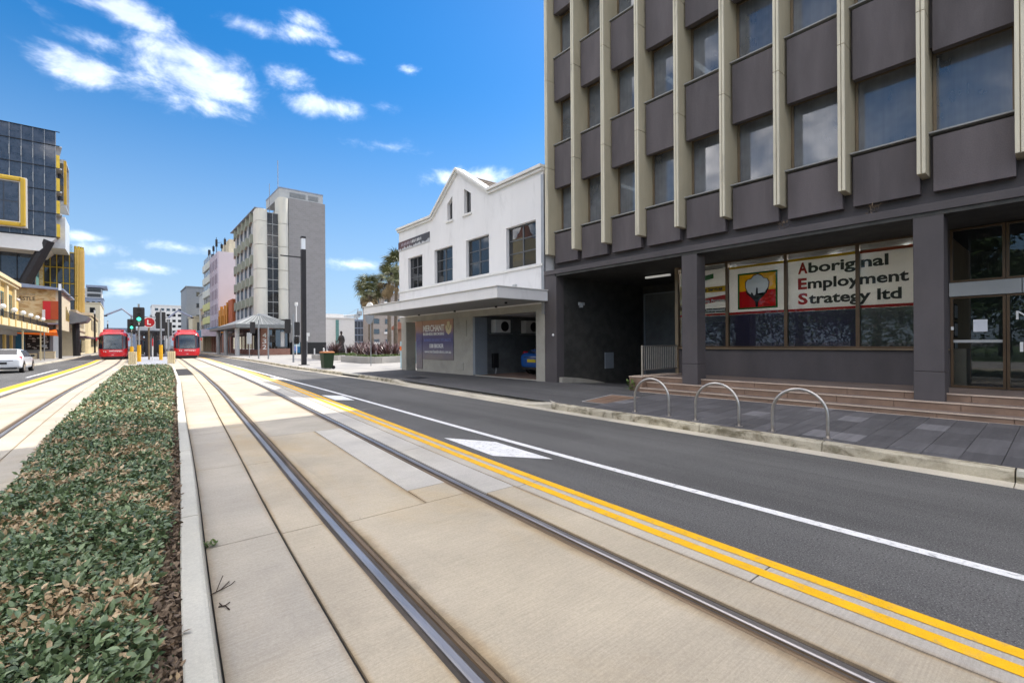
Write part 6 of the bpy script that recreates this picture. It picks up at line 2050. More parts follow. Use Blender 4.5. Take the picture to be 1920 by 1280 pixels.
for i, yy in enumerate((47.8, 52.3, 56.4, 60.4, 64.5, 68.7)):
    t = thing('globe_lamp', ['first white globe lamp on the balcony, at the left edge', 'second white globe lamp on the balcony from the left edge', 'third white globe lamp on the balcony from the left edge',
                             'fourth white globe lamp on the balcony from the left edge', 'fifth white globe lamp on the balcony from the left edge', 'last white globe lamp, at the far end of the balcony'][i], 'lamp', (-6.55, yy, 3.6), 'globe lamps along the balcony')
    MB().cyl(-6.55, yy, 3.6, 4.28, 0.035, 8).build('stem', 'dark_steel', t)
    MB().ball(-6.55, yy, 4.40, 0.18, 14, 10).build('globe', 'letter_white', t, smooth=True)

# further left-hand street frontage
cb = thing('corner_heritage_shop', 'cream two-storey corner shop with tan trim beyond the university', 'building', (-7, 100, 0.14))
MB().box(-14, -5.7, 95, 118, 0.14, 6.6).build('wall', 'cream_wall', cb)
MB().box(-14, -5.5, 94.8, 118.2, 6.6, 7.0).build('cornice', 'tan_wall', cb)
MB().box(-14, -5.55, 94.85, 118.2, 4.0, 4.25).build('string_course', 'tan_wall', cb)
windows_on(cb, 'xp', [(97 + i * 3, 98.4 + i * 3, 4.6, 6.2) for i in range(6)], -5.69, 'glass_grey', 'tan_wall')
MB().box(-5.69, -4.4, 95, 118, 2.9, 3.1).build('awning', 'purple_panel', cb)
windows_on(cb, 'xp', [(96 + i * 3.6, 98.8 + i * 3.6, 0.5, 2.7) for i in range(6)], -5.69, 'glass_grey', 'black')
MB().tube([(-5.35, 92.5, 0.14), (-5.45, 92.5, 5.2)], 0.42, 8).build('sloping_column', 'dark_steel', cb)
MB().prism_y([(-6.0, 4.7), (-6.0, 6.6), (-3.9, 5.75), (-4.3, 5.1)], 90.0, 97).build('grey_canopy', 'grey_wall', cb)
cb = thing('rounded_corner_shop', 'cream shop with a rounded corner and deep cornice behind the lamp mast', 'building', (-6, 128, 0.14))
MB().prism([(-14, 119), (-6.2, 119), (-5.3, 119.8), (-5.0, 121), (-5.0, 150), (-14, 150)], 0.14, 7.4).build('wall', 'heritage_trim', cb)
MB().prism([(-14, 118.8), (-6.2, 118.8), (-5.1, 119.7), (-4.8, 121), (-4.8, 150), (-14, 150)], 7.4, 7.9).build('cornice', 'tan_wall', cb)
windows_on(cb, 'xp', [(122 + i * 4, 123.6 + i * 4, 4.6, 6.8) for i in range(6)], -4.99, 'glass_grey', 'tan_wall')
windows_on(cb, 'y', [(-7.6, -6.5, 4.6, 6.8)], 118.99, 'glass_grey', 'tan_wall')
MB().box(-5, -3.6, 121, 150, 3.0, 3.3).build('awning', 'purple_panel', cb)
at = thing('apartment_tower', 'slender pale apartment tower with balconies and an oversailing roof in the distance', 'building', (-14, 380, 0))
MB().box(-24, -10.5, 376, 392, 0, 36).build('wall', 'offwhite', at)
MB().box(-24, -20.5, 375.6, 376, 0, 36).build('dark_strip', 'slate', at)
MB().box(-17.5, -8.0, 373.5, 393, 36.5, 37.8).build('roof', 'slate', at)
for j in range(11):
    z0 = 3 + j * 3
    windows_on(at, 'y', [(-20, -18, z0, z0 + 1.8)], 376, 'glass_grey')
    MB().box(-17, -11, 375.2, 375.98, z0 + 0.8, z0 + 2.6).build('balcony_recess', 'room', at)
    MB().box(-17.2, -10.6, 374.4, 375.2, z0 - 0.2, z0 + 0.8).build('balcony_front', 'mid_grey_wall', at)


# ------------------------------------------------------------------ trams
def make_tram(name, label, x, y, rz, dest_side=1):
    t = lthing(name, label, 'tram', (x, y, 0.01), 'red trams at the stop', rz)
    def ring(hw, z0, ztop, y0, tilt):
        pts = []
        prof = [(hw * 0.90, z0), (hw, z0 + 0.25), (hw, 1.15), (hw, 2.30), (hw * 0.97, 2.75), (hw * 0.88, ztop - 0.12), (hw * 0.70, ztop)]
        full = [(-a, z) for a, z in prof] + [(a, z) for a, z in reversed(prof)]
        return [(a, y0 + tilt * (max(0, z - 1.1) * 0.36 + max(0, 0.95 - z) * 0.10), z) for a, z in full]
    body = MB()
    body.loft([ring(0.86, 0.36, 2.96, 0.0, 1.0), ring(1.06, 0.32, 3.08, 0.10, 1.0), ring(1.20, 0.30, 3.15, 0.30, 0.95), ring(1.29, 0.30, 3.2, 0.75, 0.75), ring(1.325, 0.30, 3.25, 1.6, 0.3), ring(1.325, 0.30, 3.25, 2.6, 0.0), ring(1.325, 0.30, 3.25, 31, 0.0)])
    bo = body.build('body', 'tram_red', t, smooth=True)
    mod = bo.modifiers.new('edges', 'EDGE_SPLIT')
    mod.split_angle = R(38)
    fy = lambda z, d=0.0: max(0, z - 1.1) * 0.36 + d
    # windscreen: dark surround then glass, centre and two wrapped sides
    def patch(poly, dy, mat, nm, th=0.02):
        m = MB()
        vs = [(a, fy(z, dy + b), z) for a, b, z in poly]
        n = len(vs)
        m.add(vs + [(p[0], p[1] + th, p[2]) for p in vs], [tuple(range(n)), tuple(range(2 * n - 1, n - 1, -1))] + [(i, (i + 1) % n, n + (i + 1) % n, n + i) for i in range(n)])
        return m.build(nm, mat, t)
    patch([(-0.86, 0, 1.16), (0.86, 0, 1.16), (0.86, 0, 2.86), (0.5, 0, 2.93), (-0.5, 0, 2.93), (-0.86, 0, 2.86)], -0.016, 'tram_dark', 'screen_surround')
    patch([(-0.78, 0, 1.25), (0.78, 0, 1.25), (0.80, 0, 2.76), (-0.80, 0, 2.76)], -0.030, 'glass_tram', 'windscreen', 0.006)
    patch([(-0.74, 0, 1.27), (0.74, 0, 1.27), (0.76, 0, 2.05), (-0.76, 0, 2.05)], -0.0225, 'cab', 'cab_interior', 0.004)
    patch([(-0.72, 0, 2.30), (0.72, 0, 2.30), (0.72, 0, 2.40), (-0.72, 0, 2.40)], -0.0225, 'mid_grey_wall', 'sun_blind', 0.004)
    patch([(-0.72, 0, 2.46), (0.72, 0, 2.46), (0.72, 0, 2.74), (-0.72, 0, 2.74)], -0.0225, 'pale_wall', 'destination_box', 0.004)
    for s_ in (-1, 1):
        m = MB()
        q = [(s_ * 0.88, fy(1.2, 0.0), 1.2), (s_ * 1.10, fy(1.25, 0.10), 1.25), (s_ * 1.25, fy(1.3, 0.38), 1.3), (s_ * 1.24, fy(2.6, 0.36), 2.6), (s_ * 1.08, fy(2.72, 0.08), 2.72), (s_ * 0.88, fy(2.85, -0.01), 2.85)]
        q2 = [(a + s_ * 0.018, b - 0.02, c) for a, b, c in q]
        m.add(q + q2, [(6, 7, 10, 11), (7, 8, 9, 10), (0, 1, 7, 6), (1, 2, 8, 7), (2, 3, 9, 8), (3, 4, 10, 9), (4, 5, 11, 10), (5, 0, 6, 11)])
        m.build('side_screen', 'glass_dark', t)
        lm_ = MB()
        for dx, zz, r_ in ((0.62, 0.92, 0.055), (0.78, 0.95, 0.045)):
            lm_.tube([(s_ * dx, -0.012, zz), (s_ * dx, -0.03, zz)], r_, 12)
        lm_.build('headlight', 'lamp_glass', t)
        m = MB().tube([(s_ * 1.28, 0.75, 2.45), (s_ * 1.42, 0.55, 2.45)], 0.03, 6)
        m.box(s_ * 1.42 - 0.06, s_ * 1.42 + 0.06, 0.48, 0.56, 2.15, 2.5)
        m.build('mirror', 'tram_red', t)
        for j in range(9):
            y0 = 2.0 + j * 3.1
            m = MB().box(min(s_ * 1.322, s_ * 1.332), max(s_ * 1.322, s_ * 1.332), y0, y0 + 2.7, 1.05, 2.55)
            m.build('side_window', 'glass_dark', t)
    patch([(-0.7, 0, 0.62), (0.7, 0, 0.62), (0.66, 0, 0.655), (-0.66, 0, 0.655)], -0.022, 'red', 'bumper_line', 0.01)
    MB().loft([[(-1.0, 0.12, 0.12), (1.0, 0.12, 0.12), (1.0, 0.12, 0.36), (-1.0, 0.12, 0.36)], [(-1.15, 30, 0.12), (1.15, 30, 0.12), (1.15, 30, 0.36), (-1.15, 30, 0.36)]]).build('underframe', 'tram_dark', t)
    MB().loft([rect(0, 1.55, 0.75, 0.25, 3.12), rect(0, 1.7, 0.7, 0.25, 3.42)]).box(-0.95, 0.95, 1.9, 30, 3.2, 3.5).build('roof_fairing', 'tram_red', t, bevel=0.05)
    MB().box(-0.55, -0.05, 2.0, 3.0, 3.5, 3.62).box(0.1, 0.6, 4, 6, 3.5, 3.65).build('roof_unit', 'grey_wall', t)
    for s_ in (-1, 1):
        MB().tube([(s_ * 0.45, -0.045, 1.20), (s_ * 0.12, fy(1.75) - 0.05, 1.75), (s_ * 0.05, fy(2.0) - 0.05, 2.0)], 0.012, 5).build('wiper', 'black', t)
    MB().box(-1.30, 1.30, 2.9, 2.93, 0.36, 3.0).build('door_seam', 'tram_dark', t)
    text('operator_mark', 'NSW', 0.13, (-0.30, -0.03, 0.93), AX_Y, 'letter_white', t, bold=0.012)
    text('operator_name', 'Transport', 0.17, (0.0, -0.03, 0.92), AX_Y, 'letter_white', t, bold=0.006)
    text('fleet_number', '2151', 0.11, (-0.12, -0.035, 0.50), AX_Y, 'letter_white', t, bold=0.003)
    return t
trk = lambda f, y: (f(y + 5) - f(y - 5)) / 10
make_tram('tram', 'red tram on the left-hand track, facing the camera', -1.05, 70.5, -math.atan(0.02))
make_tram('tram', 'red tram on the right-hand track, facing the camera beside the shops', 5.85, 68.6, -math.atan(0.042))

# ------------------------------------------------------------------ tram stop between the tracks
PLf = lambda y: LC(y) + 1.42
PRf = lambda y: RL(y) - 0.70
pf = MB()
ribbon(pf, lambda y: max(PLf(y), 0.35), lambda y: min(PRf(y), 3.2 + (y - 50) * 0.09), 49.6, 56, (lambda x, y: 0.012 + (y - 49.6) * 0.037), -0.05)
ribbon(pf, PLf, PRf, 56, 115, 0.25, -0.05)
struct(pf.build('tram_platform', 'platform'))

def t_signal(x, y, h, z, w, hh, label, lit, back=False, sleeve=(0.1, 1.65)):
    t = signal_post(x, y, 0.0, h, label, [], sleeve)
    signal_head(t, x, y, z, w, hh, lit=False, back=back, n=4)
    if not back:
        zz = z + hh / 2 - hh / 4 * 2.5
        MB().tube([(x, y - 0.313, zz), (x, y - 0.325, zz)], hh / 4 * 0.40, 20).build('green_lens', 'signal_green', t)
        zt = z + hh / 2 - hh / 4 * 3.5
        MB().box(x - hh * 0.075, x + hh * 0.075, y - 0.345, y - 0.33, zt + hh * 0.04, zt + hh * 0.085).box(x - hh * 0.025, x + hh * 0.025, y - 0.345, y - 0.33, zt - hh * 0.09, zt + hh * 0.04).build('white_t', 'letter_white', t)
    return t
t_signal(0.99, 53.66, 5.3, 4.17, 0.66, 1.56, 'largest tram signal showing green, on a post with a yellow sleeve', True)
t_signal(0.53, 59.6, 4.4, 3.54, 0.50, 1.20, 'smaller tram signal showing green, beside the left-hand tram', True, sleeve=(0.3, 1.5))
t_signal(2.64, 55.3, 5.0, 3.98, 0.60, 1.42, 'tram signal seen from behind, right of the round red sign', False, True)
t_signal(3.51, 60.4, 4.2, 3.30, 0.46, 1.28, 'lower tram signal seen from behind, beside the right-hand tram', False, True, sleeve=(0.25, 0.3))
t = thing('stop_sign_post', 'round red sign with a white letter L on a brown post', 'sign', (1.78, 56.3, 0.0))
MB().cyl(1.78, 56.3, 0.0, 3.9, 0.07, 12).build('post', 'bronze_light', t)
MB().tube([(1.78, 56.20, 3.80), (1.78, 56.17, 3.80)], 0.50, 32).build('rim', 'letter_white', t)
MB().tube([(1.78, 56.168, 3.80), (1.78, 56.155, 3.80)], 0.43, 32).build('disc', 'red', t)
text('letter', 'L', 0.62, (1.62, 56.15, 3.58), AX_Y, 'letter_white', t, bold=0.02)
t = thing('marker_post', 'thin red and white banded marker post below the round sign', 'post', (2.0, 54.9, 0.0))
for i in range(8):
    MB().cyl(2.0, 54.9, 0.1 + i * 0.36, 0.46 + i * 0.36, 0.045, 10).build('band', 'red' if i in (4, 5) else ('offwhite' if i < 4 else 'dark_steel'), t)
for i, (xx, yy, lab) in enumerate(((0.50, 50.2, 'fluted cream end block at the left corner of the tram platform'), (3.12, 50.2, 'fluted cream end block at the right corner of the tram platform'))):
    t = thing('end_block', lab, 'barrier', (xx, yy, 0), 'cream end blocks of the platform')
    for j in range(4):
        MB().cyl(xx - 0.20 + j * 0.135, yy, 0.0, 1.08, 0.075, 10).build('flute', 'heritage_trim', t)
    MB().box(xx - 0.27, xx + 0.27, yy + 0.06, yy + 0.16, 0, 1.06).build('backing', 'tan_wall', t)

def shelter(yc, label):
    t = thing('tram_shelter', label, 'shelter', (2.3, yc, 0.25), 'tram stop shelters')
    cx_ = (PLf(yc) + PRf(yc)) / 2
    MB().box(cx_ - 1.75, cx_ + 1.75, yc, yc + 9, 3.15, 3.42).build('roof', 'dark_steel', t)
    MB().prism_y([(cx_ - 1.75, 3.421), (cx_ + 1.75, 3.421), (cx_, 4.75)], yc + 0.2, yc + 8.8).build('roof_lantern', 'zinc', t)
    for s_ in (-1, 1):
        MB().box(cx_ + s_ * 0.42 - 0.16, cx_ + s_ * 0.42 + 0.16, yc + 0.3, yc + 1.1, 0.25, 3.15).build('column', 'dark_steel', t)
        MB().box(cx_ + s_ * 1.45 - 0.05, cx_ + s_ * 1.45 + 0.05, yc + 0.2, yc + 0.3, 0.25, 3.15).build('post', 'grey_steel', t)
        MB().box(min(cx_ + s_ * 0.65, cx_ + s_ * 1.38), max(cx_ + s_ * 0.65, cx_ + s_ * 1.38), yc + 0.6, yc + 0.62, 0.5, 2.3).build('screen', 'glass_dark', t)
        MB().box(min(cx_ + s_ * 0.7, cx_ + s_ * 1.4), max(cx_ + s_ * 0.7, cx_ + s_ * 1.4), yc + 2.0, yc + 2.1, 2.3, 2.8).build('information_board', 'offwhite', t)
        MB().box(min(cx_ + s_ * 0.7, cx_ + s_ * 1.4), max(cx_ + s_ * 0.7, cx_ + s_ * 1.4), yc + 3, yc + 6, 0.62, 0.70).build('bench', 'dark_steel', t)
    return t
shelter(72.5, 'nearer dark-roofed tram shelter in the middle of the stop')
shelter(92, 'farther dark-roofed tram shelter in the middle of the stop')
for yc, lab in ((73.4, 'grey mast with two bent arms reaching over both tracks'),):
    cx_ = (PLf(yc) + PRf(yc)) / 2
    t = thing('charging_mast', lab, 'mast', (cx_, yc, 0.25))
    MB().cyl(cx_, yc, 4.0, 5.4, 0.12, 10).build('shaft', 'grey_steel', t)
    MB().cyl(cx_, yc, 0.25, 4.0, 0.14, 10).build('shaft', 'grey_steel', t)
    MB().box(cx_ - 1.9, cx_ + 1.9, yc - 0.05, yc + 0.05, 5.05, 5.18).build('cross_bar', 'grey_steel', t)
    for s_ in (-1, 1):
        m = MB()
        m.tube([(cx_ + s_ * 1.75, yc, 5.1), (cx_ + s_ * 2.75, yc, 6.05), (cx_ + s_ * 4.25, yc, 5.25)], 0.13, 6)
        m.build('bent_arm', 'slate', t)
        MB().box(cx_ + s_ * 4.25 - 0.15, cx_ + s_ * 4.25 + 0.15, yc - 0.2, yc + 0.2, 5.08, 5.24).build('lamp_head', 'dark_steel', t)


# ------------------------------------------------------------------ cars
def make_car(name, label, x, y, rz, paint, L=4.15, hw=0.86, roof=1.46, plate='black', sedan=True):
    t = lthing(name, label, 'car', (x, y, 0.0), None, rz)
    hb = 0.98 if sedan else 0.90
    # stations from the rear: (y, bottom, belt height, top, half width low, half width belt, half width top)
    ST = [(0.00, 0.42, 0.72, 0.74, hw * .80, hw * .80, hw * .74), (0.05, 0.30, 0.80, 0.90, hw * .90, hw * .91, hw * .80), (0.20, 0.25, 0.84, hb + 0.04, hw * .96, hw * .97, hw * .80),
          (0.45, 0.22, 0.86, hb + 0.10, hw, hw, hw * .80), (0.95, 0.20, 0.89, roof - 0.10, hw, hw, hw * .70), (1.35, 0.20, 0.90, roof - 0.01, hw, hw, hw * .70), (2.1, 0.20, 0.90, roof, hw, hw, hw * .70), (2.6, 0.20, 0.90, roof - 0.06, hw, hw, hw * .69),
          (3.15, 0.20, 0.90, 1.02, hw, hw, hw * .74), (3.6, 0.22, 0.84, 0.92, hw * .99, hw * .98, hw * .76), (L - 0.15, 0.24, 0.72, 0.78, hw * .93, hw * .93, hw * .72), (L, 0.36, 0.6, 0.62, hw * .80, hw * .78, hw * .6)]
    secs = []
    for (yy, zb_, zm, zt, a, b, c) in ST:
        h = [(a * 0.94, zb_), (a, zb_ + 0.10), (b * 1.005, (zb_ + zm) / 2 + 0.08), (b, zm), (c + (b - c) * 0.42, zm + (zt - zm) * 0.55), (c, zt - (zt - zm) * 0.10), (c * 0.80, zt)]
        secs.append([(-u, yy, z) for u, z in h] + [(u, yy, z) for u, z in reversed(h)])
    bo = MB().loft(secs).build('body', paint, t, smooth=True)
    mo = bo.modifiers.new('subsurf', 'SUBSURF')
    mo.levels = 1
    mo.render_levels = 2
    # rear window, side windows, windscreen sit just proud of the shell
    def poly(ps, mat, nm, n=(0, -0.012, 0.008)):
        m = MB()
        a = [tuple(np.array(p) + np.array(n)) for p in ps]
        k_ = len(a)
        b = [tuple(np.array(p) - np.array(n) * 2) for p in ps]
        m.add(a + b, [tuple(range(k_)), tuple(range(2 * k_ - 1, k_ - 1, -1))] + [(i, (i + 1) % k_, k_ + (i + 1) % k_, k_ + i) for i in range(k_)])
        return m.build(nm, mat, t)
    poly([(-hw * .68, 0.50, hb + 0.10), (hw * .68, 0.50, hb + 0.10), (hw * .60, 1.0, roof - 0.09), (-hw * .60, 1.0, roof - 0.09)], 'tram_dark', 'rear_window', (0, -0.03, 0.03))
    poly([(-hw * .66, 0.53, hb + 0.10), (hw * .66, 0.53, hb + 0.10), (hw * .58, 1.0, roof - 0.10), (-hw * .58, 1.0, roof - 0.10)], 'room', 'rear_window_liner', (0, -0.015, 0.015))
    poly([(-hw * .66, 3.10, 1.06), (hw * .66, 3.10, 1.06), (hw * .58, 2.62, roof - 0.08), (-hw * .58, 2.62, roof - 0.08)], 'tram_dark', 'windscreen', (0, 0.03, 0.03))
    for s_ in (-1, 1):
        for ya, yb, yc, yd in ((0.98, 1.70, 1.70, 1.25), (1.76, 2.95, 2.55, 1.76)):
            poly([(s_ * hw * .965, ya, 0.95), (s_ * hw * .965, yb, 0.95), (s_ * hw * .755, yc, roof - 0.12), (s_ * hw * .755, yd, roof - 0.12)], 'tram_dark', 'side_window', (s_ * 0.012, 0, 0.006))
        poly([(s_ * hw * .60, 0.10, 0.72), (s_ * hw * .93, 0.16, 0.74), (s_ * hw * .97, 0.30, 0.98), (s_ * hw * .72, 0.22, 0.99)], 'tail_red', 'tail_light', (s_ * 0.012, -0.035, 0.004))
        m = MB().box(min(s_ * hw, s_ * (hw + 0.17)), max(s_ * hw, s_ * (hw + 0.17)), 2.62, 2.74, 0.93, 1.06)
        m.build('mirror', 'tram_dark', t, bevel=0.02)
        for yy in (0.72, 3.36):
            w_ = MB().tube([(s_ * (hw - 0.19), yy, 0.305), (s_ * (hw + 0.012), yy, 0.305)], 0.305, 24).build('wheel', 'tyre', t)
            MB().tube([(s_ * (hw + 0.0125), yy, 0.305), (s_ * (hw + 0.018), yy, 0.305)], 0.20, 20).build('rim', 'steel', w_)
            MB().tube([(s_ * (hw - 0.05), yy, 0.36), (s_ * (hw + 0.004), yy, 0.36)], 0.37, 24).build('wheel_arch', 'tram_dark', t)
    MB().box(-0.25, 0.25, -0.035, -0.005, 0.55, 0.67).build('number_plate', plate, t)
    MB().box(-hw * .75, hw * .75, 0.02, 0.12, 0.24, 0.34).build('bumper_skirt', 'tram_dark', t)
    MB().box(-0.5, 0.5, 0.00, 0.05, 0.73, 0.76).build('boot_line', 'tram_dark', t)
    return t
make_car('parked_car', 'white sedan with red tail lights driving away at the left edge', -5.6, 40.2, R(-2), 'car_white', plate='black')
c2 = make_car('parked_car', 'blue hatchback with a yellow number plate parked nose-in inside the carport', 12.85, 14.22, R(-90), 'car_blue', L=3.95, hw=0.83, roof=1.50, plate='plate_yellow', sedan=False)
c2.location.z = 0.256

# pedestrian far down the left footpath
def skin_body(name, joints, edges, radii, mat, loc, rz, scale=1.0, root=0):
    me = bpy.data.meshes.new(name)
    me.from_pydata([tuple(v * scale for v in j) for j in joints], edges, [])
    o = bpy.data.objects.new(name, me)
    COL.objects.link(o)
    o.location = loc
    o.rotation_euler.z = rz
    o.modifiers.new('skin', 'SKIN').use_smooth_shade = True
    for i, r_ in enumerate(radii):
        sv = me.skin_vertices[0].data[i]
        sv.radius = (r_[0] * scale, r_[1] * scale) if isinstance(r_, tuple) else (r_ * scale, r_ * scale)
        sv.use_root = (i == root)
    sb_ = o.modifiers.new('sub', 'SUBSURF')
    sb_.levels = sb_.render_levels = 1
    me.materials.append(MT[mat])
    return o
J = [(0, 0, 0.95), (0, 0, 1.2), (0, 0.02, 1.42), (0, 0, 1.52), (0, -0.02, 1.66), (0.18, 0, 1.42), (0.25, 0.06, 1.15), (0.24, -0.08, 0.92), (-0.18, 0, 1.42), (-0.25, -0.06, 1.15), (-0.23, -0.16, 0.94),
     (0.10, 0, 0.88), (0.12, -0.14, 0.48), (0.11, -0.20, 0.07), (0.11, -0.33, 0.03), (-0.10, 0, 0.88), (-0.11, 0.10, 0.48), (-0.10, 0.26, 0.10), (-0.10, 0.17, 0.03)]
E_ = [(0, 1), (1, 2), (2, 3), (3, 4), (2, 5), (5, 6), (6, 7), (2, 8), (8, 9), (9, 10), (0, 11), (11, 12), (12, 13), (13, 14), (0, 15), (15, 16), (16, 17), (17, 18)]
RD = [(0.15, 0.11), (0.14, 0.10), (0.15, 0.10), 0.055, (0.085, 0.10), 0.065, 0.05, 0.035, 0.065, 0.05, 0.035, 0.09, 0.065, 0.045, 0.04, 0.09, 0.065, 0.045, 0.04]
pe = skin_body('person', J, E_, RD, 'cloth_dark', (-6.55, 99.0, 0.14), R(20))
tag(pe, 'person in dark clothes walking on the left footpath by the lamp mast', 'person')
hd = MB().ball(0, -0.02, 1.66, 0.105, 12, 8, 1.2).build('face', 'skin', pe, smooth=True)
hd.location = (0, -0.012, -0.01)
MB().ball(0, 0.0, 1.69, 0.112, 12, 8, 1.1).build('hair', 'black', pe, smooth=True).location = (0, 0.02, 0.01)

# ------------------------------------------------------------------ bronze statue, planters, flax, palms
st_ = thing('statue', 'dark bronze statue of a robed figure standing behind the flax', 'statue', (16.1, 45.2, 0.15))
sx_, sy_ = 16.1, 45.2
rings = [(0.42, 0.34, 0.75), (0.36, 0.30, 1.0), (0.27, 0.24, 1.5), (0.21, 0.19, 1.85), (0.24, 0.19, 2.1), (0.27, 0.18, 2.3), (0.20, 0.14, 2.42), (0.075, 0.075, 2.48), (0.07, 0.075, 2.54), (0.10, 0.11, 2.62), (0.115, 0.13, 2.72), (0.09, 0.11, 2.83), (0.03, 0.04, 2.88)]
secs = [[(sx_ + a * math.cos(2 * math.pi * i / 16) * (1 + 0.08 * math.sin(i * 4.1) * (z < 2)), sy_ + b * math.sin(2 * math.pi * i / 16), z) for i in range(16)] for a, b, z in rings]
m = MB().loft(secs)
m.tube([(sx_ - 0.22, sy_, 2.28), (sx_ - 0.34, sy_ - 0.08, 1.98), (sx_ - 0.52, sy_ - 0.25, 1.86), (sx_ - 0.66, sy_ - 0.32, 1.84)], 0.07, 8, taper=[1, 0.9, 0.7, 0.5])
m.tube([(sx_ + 0.22, sy_, 2.28), (sx_ + 0.30, sy_ + 0.02, 1.95), (sx_ + 0.18, sy_ - 0.2, 1.75)], 0.07, 8, taper=[1, 0.9, 0.6])
m.build('figure', 'bronze_statue', st_, smooth=True)
MB().box(sx_ - 0.5, sx_ + 0.5, sy_ - 0.5, sy_ + 0.5, 0.15, 0.75).build('plinth', 'plaza', st_)

def planter(poly, h, label):
    t = thing('planter', label, 'planter', (*poly[0], 0.15), 'concrete planters on the plaza')
    c_ = np.mean(poly, axis=0)
    n_ = len(poly)
    for i in range(n_):
        a, b = np.array(poly[i]), np.array(poly[(i + 1) % n_])
        ln = np.linalg.norm(b - a)
        k_ = max(1, int(ln / 3.0))
        for j in range(k_):
            p0 = a + (b - a) * (j / k_ + 0.003)
            p1 = a + (b - a) * ((j + 1) / k_ - 0.003)
            i0 = p0 + (c_ - p0) / np.linalg.norm(c_ - p0) * 0.4
            i1 = p1 + (c_ - p1) / np.linalg.norm(c_ - p1) * 0.4
            MB().prism([tuple(p0), tuple(p1), tuple(i1), tuple(i0)], 0.14, h).build('wall_block', 'offwhite' if False else 'plaza', t, bevel=0.015)
    MB().prism([tuple(np.array(p) + (c_ - np.array(p)) * 0.06) for p in poly], 0.16, h - 0.08).build('soil', 'soil', t)
    return t
P1 = [(13.9, 39.2), (13.72, 33.8), (13.82, 33.2), (14.15, 32.85), (14.7, 32.95), (27, 38.2), (27, 45), (15.2, 40.4)]
P2 = [(14.6, 49.5), (14.0, 42.6), (14.15, 42.1), (14.6, 42.0), (21, 45.5), (21, 51)]
planter(P1, 0.64, 'long low pale concrete planter with rounded corner, nearest the bin')
planter(P2, 0.60, 'second low pale concrete planter, farther back on the plaza')

def blades(name, mat, nb, ln, w, spread, droop, seed, seg=5):
    r_ = np.random.default_rng(seed)
    V, F, T = [], [], []
    for i in range(nb):
        a = r_.uniform(0, 2 * math.pi)
        tilt = abs(r_.normal(0, spread)) + 0.05
        L_ = ln * r_.uniform(0.6, 1.1)
        wd = w * r_.uniform(0.7, 1.2)
        ox, oy = r_.normal(0, 0.07, 2)
        base_ = len(V)
        p = np.array([ox, oy, 0.0])
        th = tilt
        side = np.array([-math.sin(a), math.cos(a), 0])
        tn = r_.random()
        for k_ in range(seg + 1):
            f_ = k_ / seg
            ww = wd * (1 - f_ ** 2.2) * (0.6 + 0.4 * min(1, f_ * 4))
            V.append(tuple(p + side * ww / 2)); V.append(tuple(p - side * ww / 2))
            T += [tn, tn]
            p = p + np.array([math.sin(th) * math.cos(a), math.sin(th) * math.sin(a), math.cos(th)]) * L_ / seg
            th += droop * r_.uniform(0.5, 1.5) / seg * (0.4 + 1.4 * f_)
        for k_ in range(seg):
            b = base_ + 2 * k_
            F.append((b, b + 1, b + 3, b + 2))
    me = bpy.data.meshes.new(name)
    me.from_pydata(V, [], F)
    me.materials.append(MT[mat])
    at_ = me.attributes.new('tint', 'FLOAT', 'POINT')
    at_.data.foreach_set('value', np.array(T, dtype=np.float32))
    return me
flx = [blades('flax_blades', 'flax', 85, 1.45, 0.075, 0.42, 0.9, 40 + i) for i in range(3)]
spots = [(14.9, 35.2), (15.1, 36.6), (15.3, 38.0), (16.2, 35.3), (16.4, 37.2), (17.3, 36.2), (17.6, 38.2), (18.5, 37.0), (18.8, 39.0), (19.8, 38.2), (20.2, 40.0), (21.3, 39.2), (22.6, 40.2), (15.6, 39.2), (16.8, 39.6), (23.8, 40.4),
         (15.2, 44.2), (15.5, 46.2), (16.3, 47.8), (17.0, 45.6), (18.2, 47.2), (19.4, 47.4)]
for i, (xx, yy) in enumerate(spots):
    t = thing('flax_plant', 'clump of long burgundy flax blades in the nearer, round-cornered planter' if i < 16 else 'clump of long burgundy flax blades in the farther planter by the statue', 'plant', (xx, yy, 0.5), 'burgundy flax in the nearer planter' if i < 16 else 'burgundy flax in the farther planter', rz=random.uniform(0, 6.28))
    o = obj('blades', flx[i % 3], None, t)
    o.location = (0, 0, 0)
    s_ = random.uniform(0.85, 1.12)
    o.scale = (s_, s_, s_)
grs = blades('grass_tuft', 'grass', 60, 0.34, 0.022, 0.75, 1.4, 77, 3)
pts_ = []
for _ in range(240):
    u = random.random()
    if u < 0.62:
        xx = random.uniform(14.1, 24); yy = 33.3 + (xx - 14.1) * 0.43 + random.uniform(0.2, 1.0)
    elif u < 0.8:
        xx = random.uniform(14.1, 14.7); yy = random.uniform(33.6, 39)
    else:
        xx = random.uniform(14.4, 18); yy = 42.4 + (xx - 14.4) * 0.5 + random.uniform(0.1, 1.2)
    pts_.append((xx, yy))
gv = np.empty(len(grs.vertices) * 3); grs.vertices.foreach_get('co', gv); gv = gv.reshape(-1, 3)
gf = [tuple(p.vertices) for p in grs.polygons]
npt = len(pts_)
me = scatter_mesh('ground_cover', gv, gf, np.array([(a, b, 0.53) for a, b in pts_]), euler_mats(rng.uniform(0, 6.28, npt), np.zeros(npt), np.zeros(npt)), rng.uniform(0.7, 1.2, npt), np.zeros(npt, int), ['grass'], rng.random(npt))
gc = tag(obj('ground_cover', me, None), 'low bright green ground cover along the edge of the planters', 'ground cover')
gc['kind'] = 'stuff'

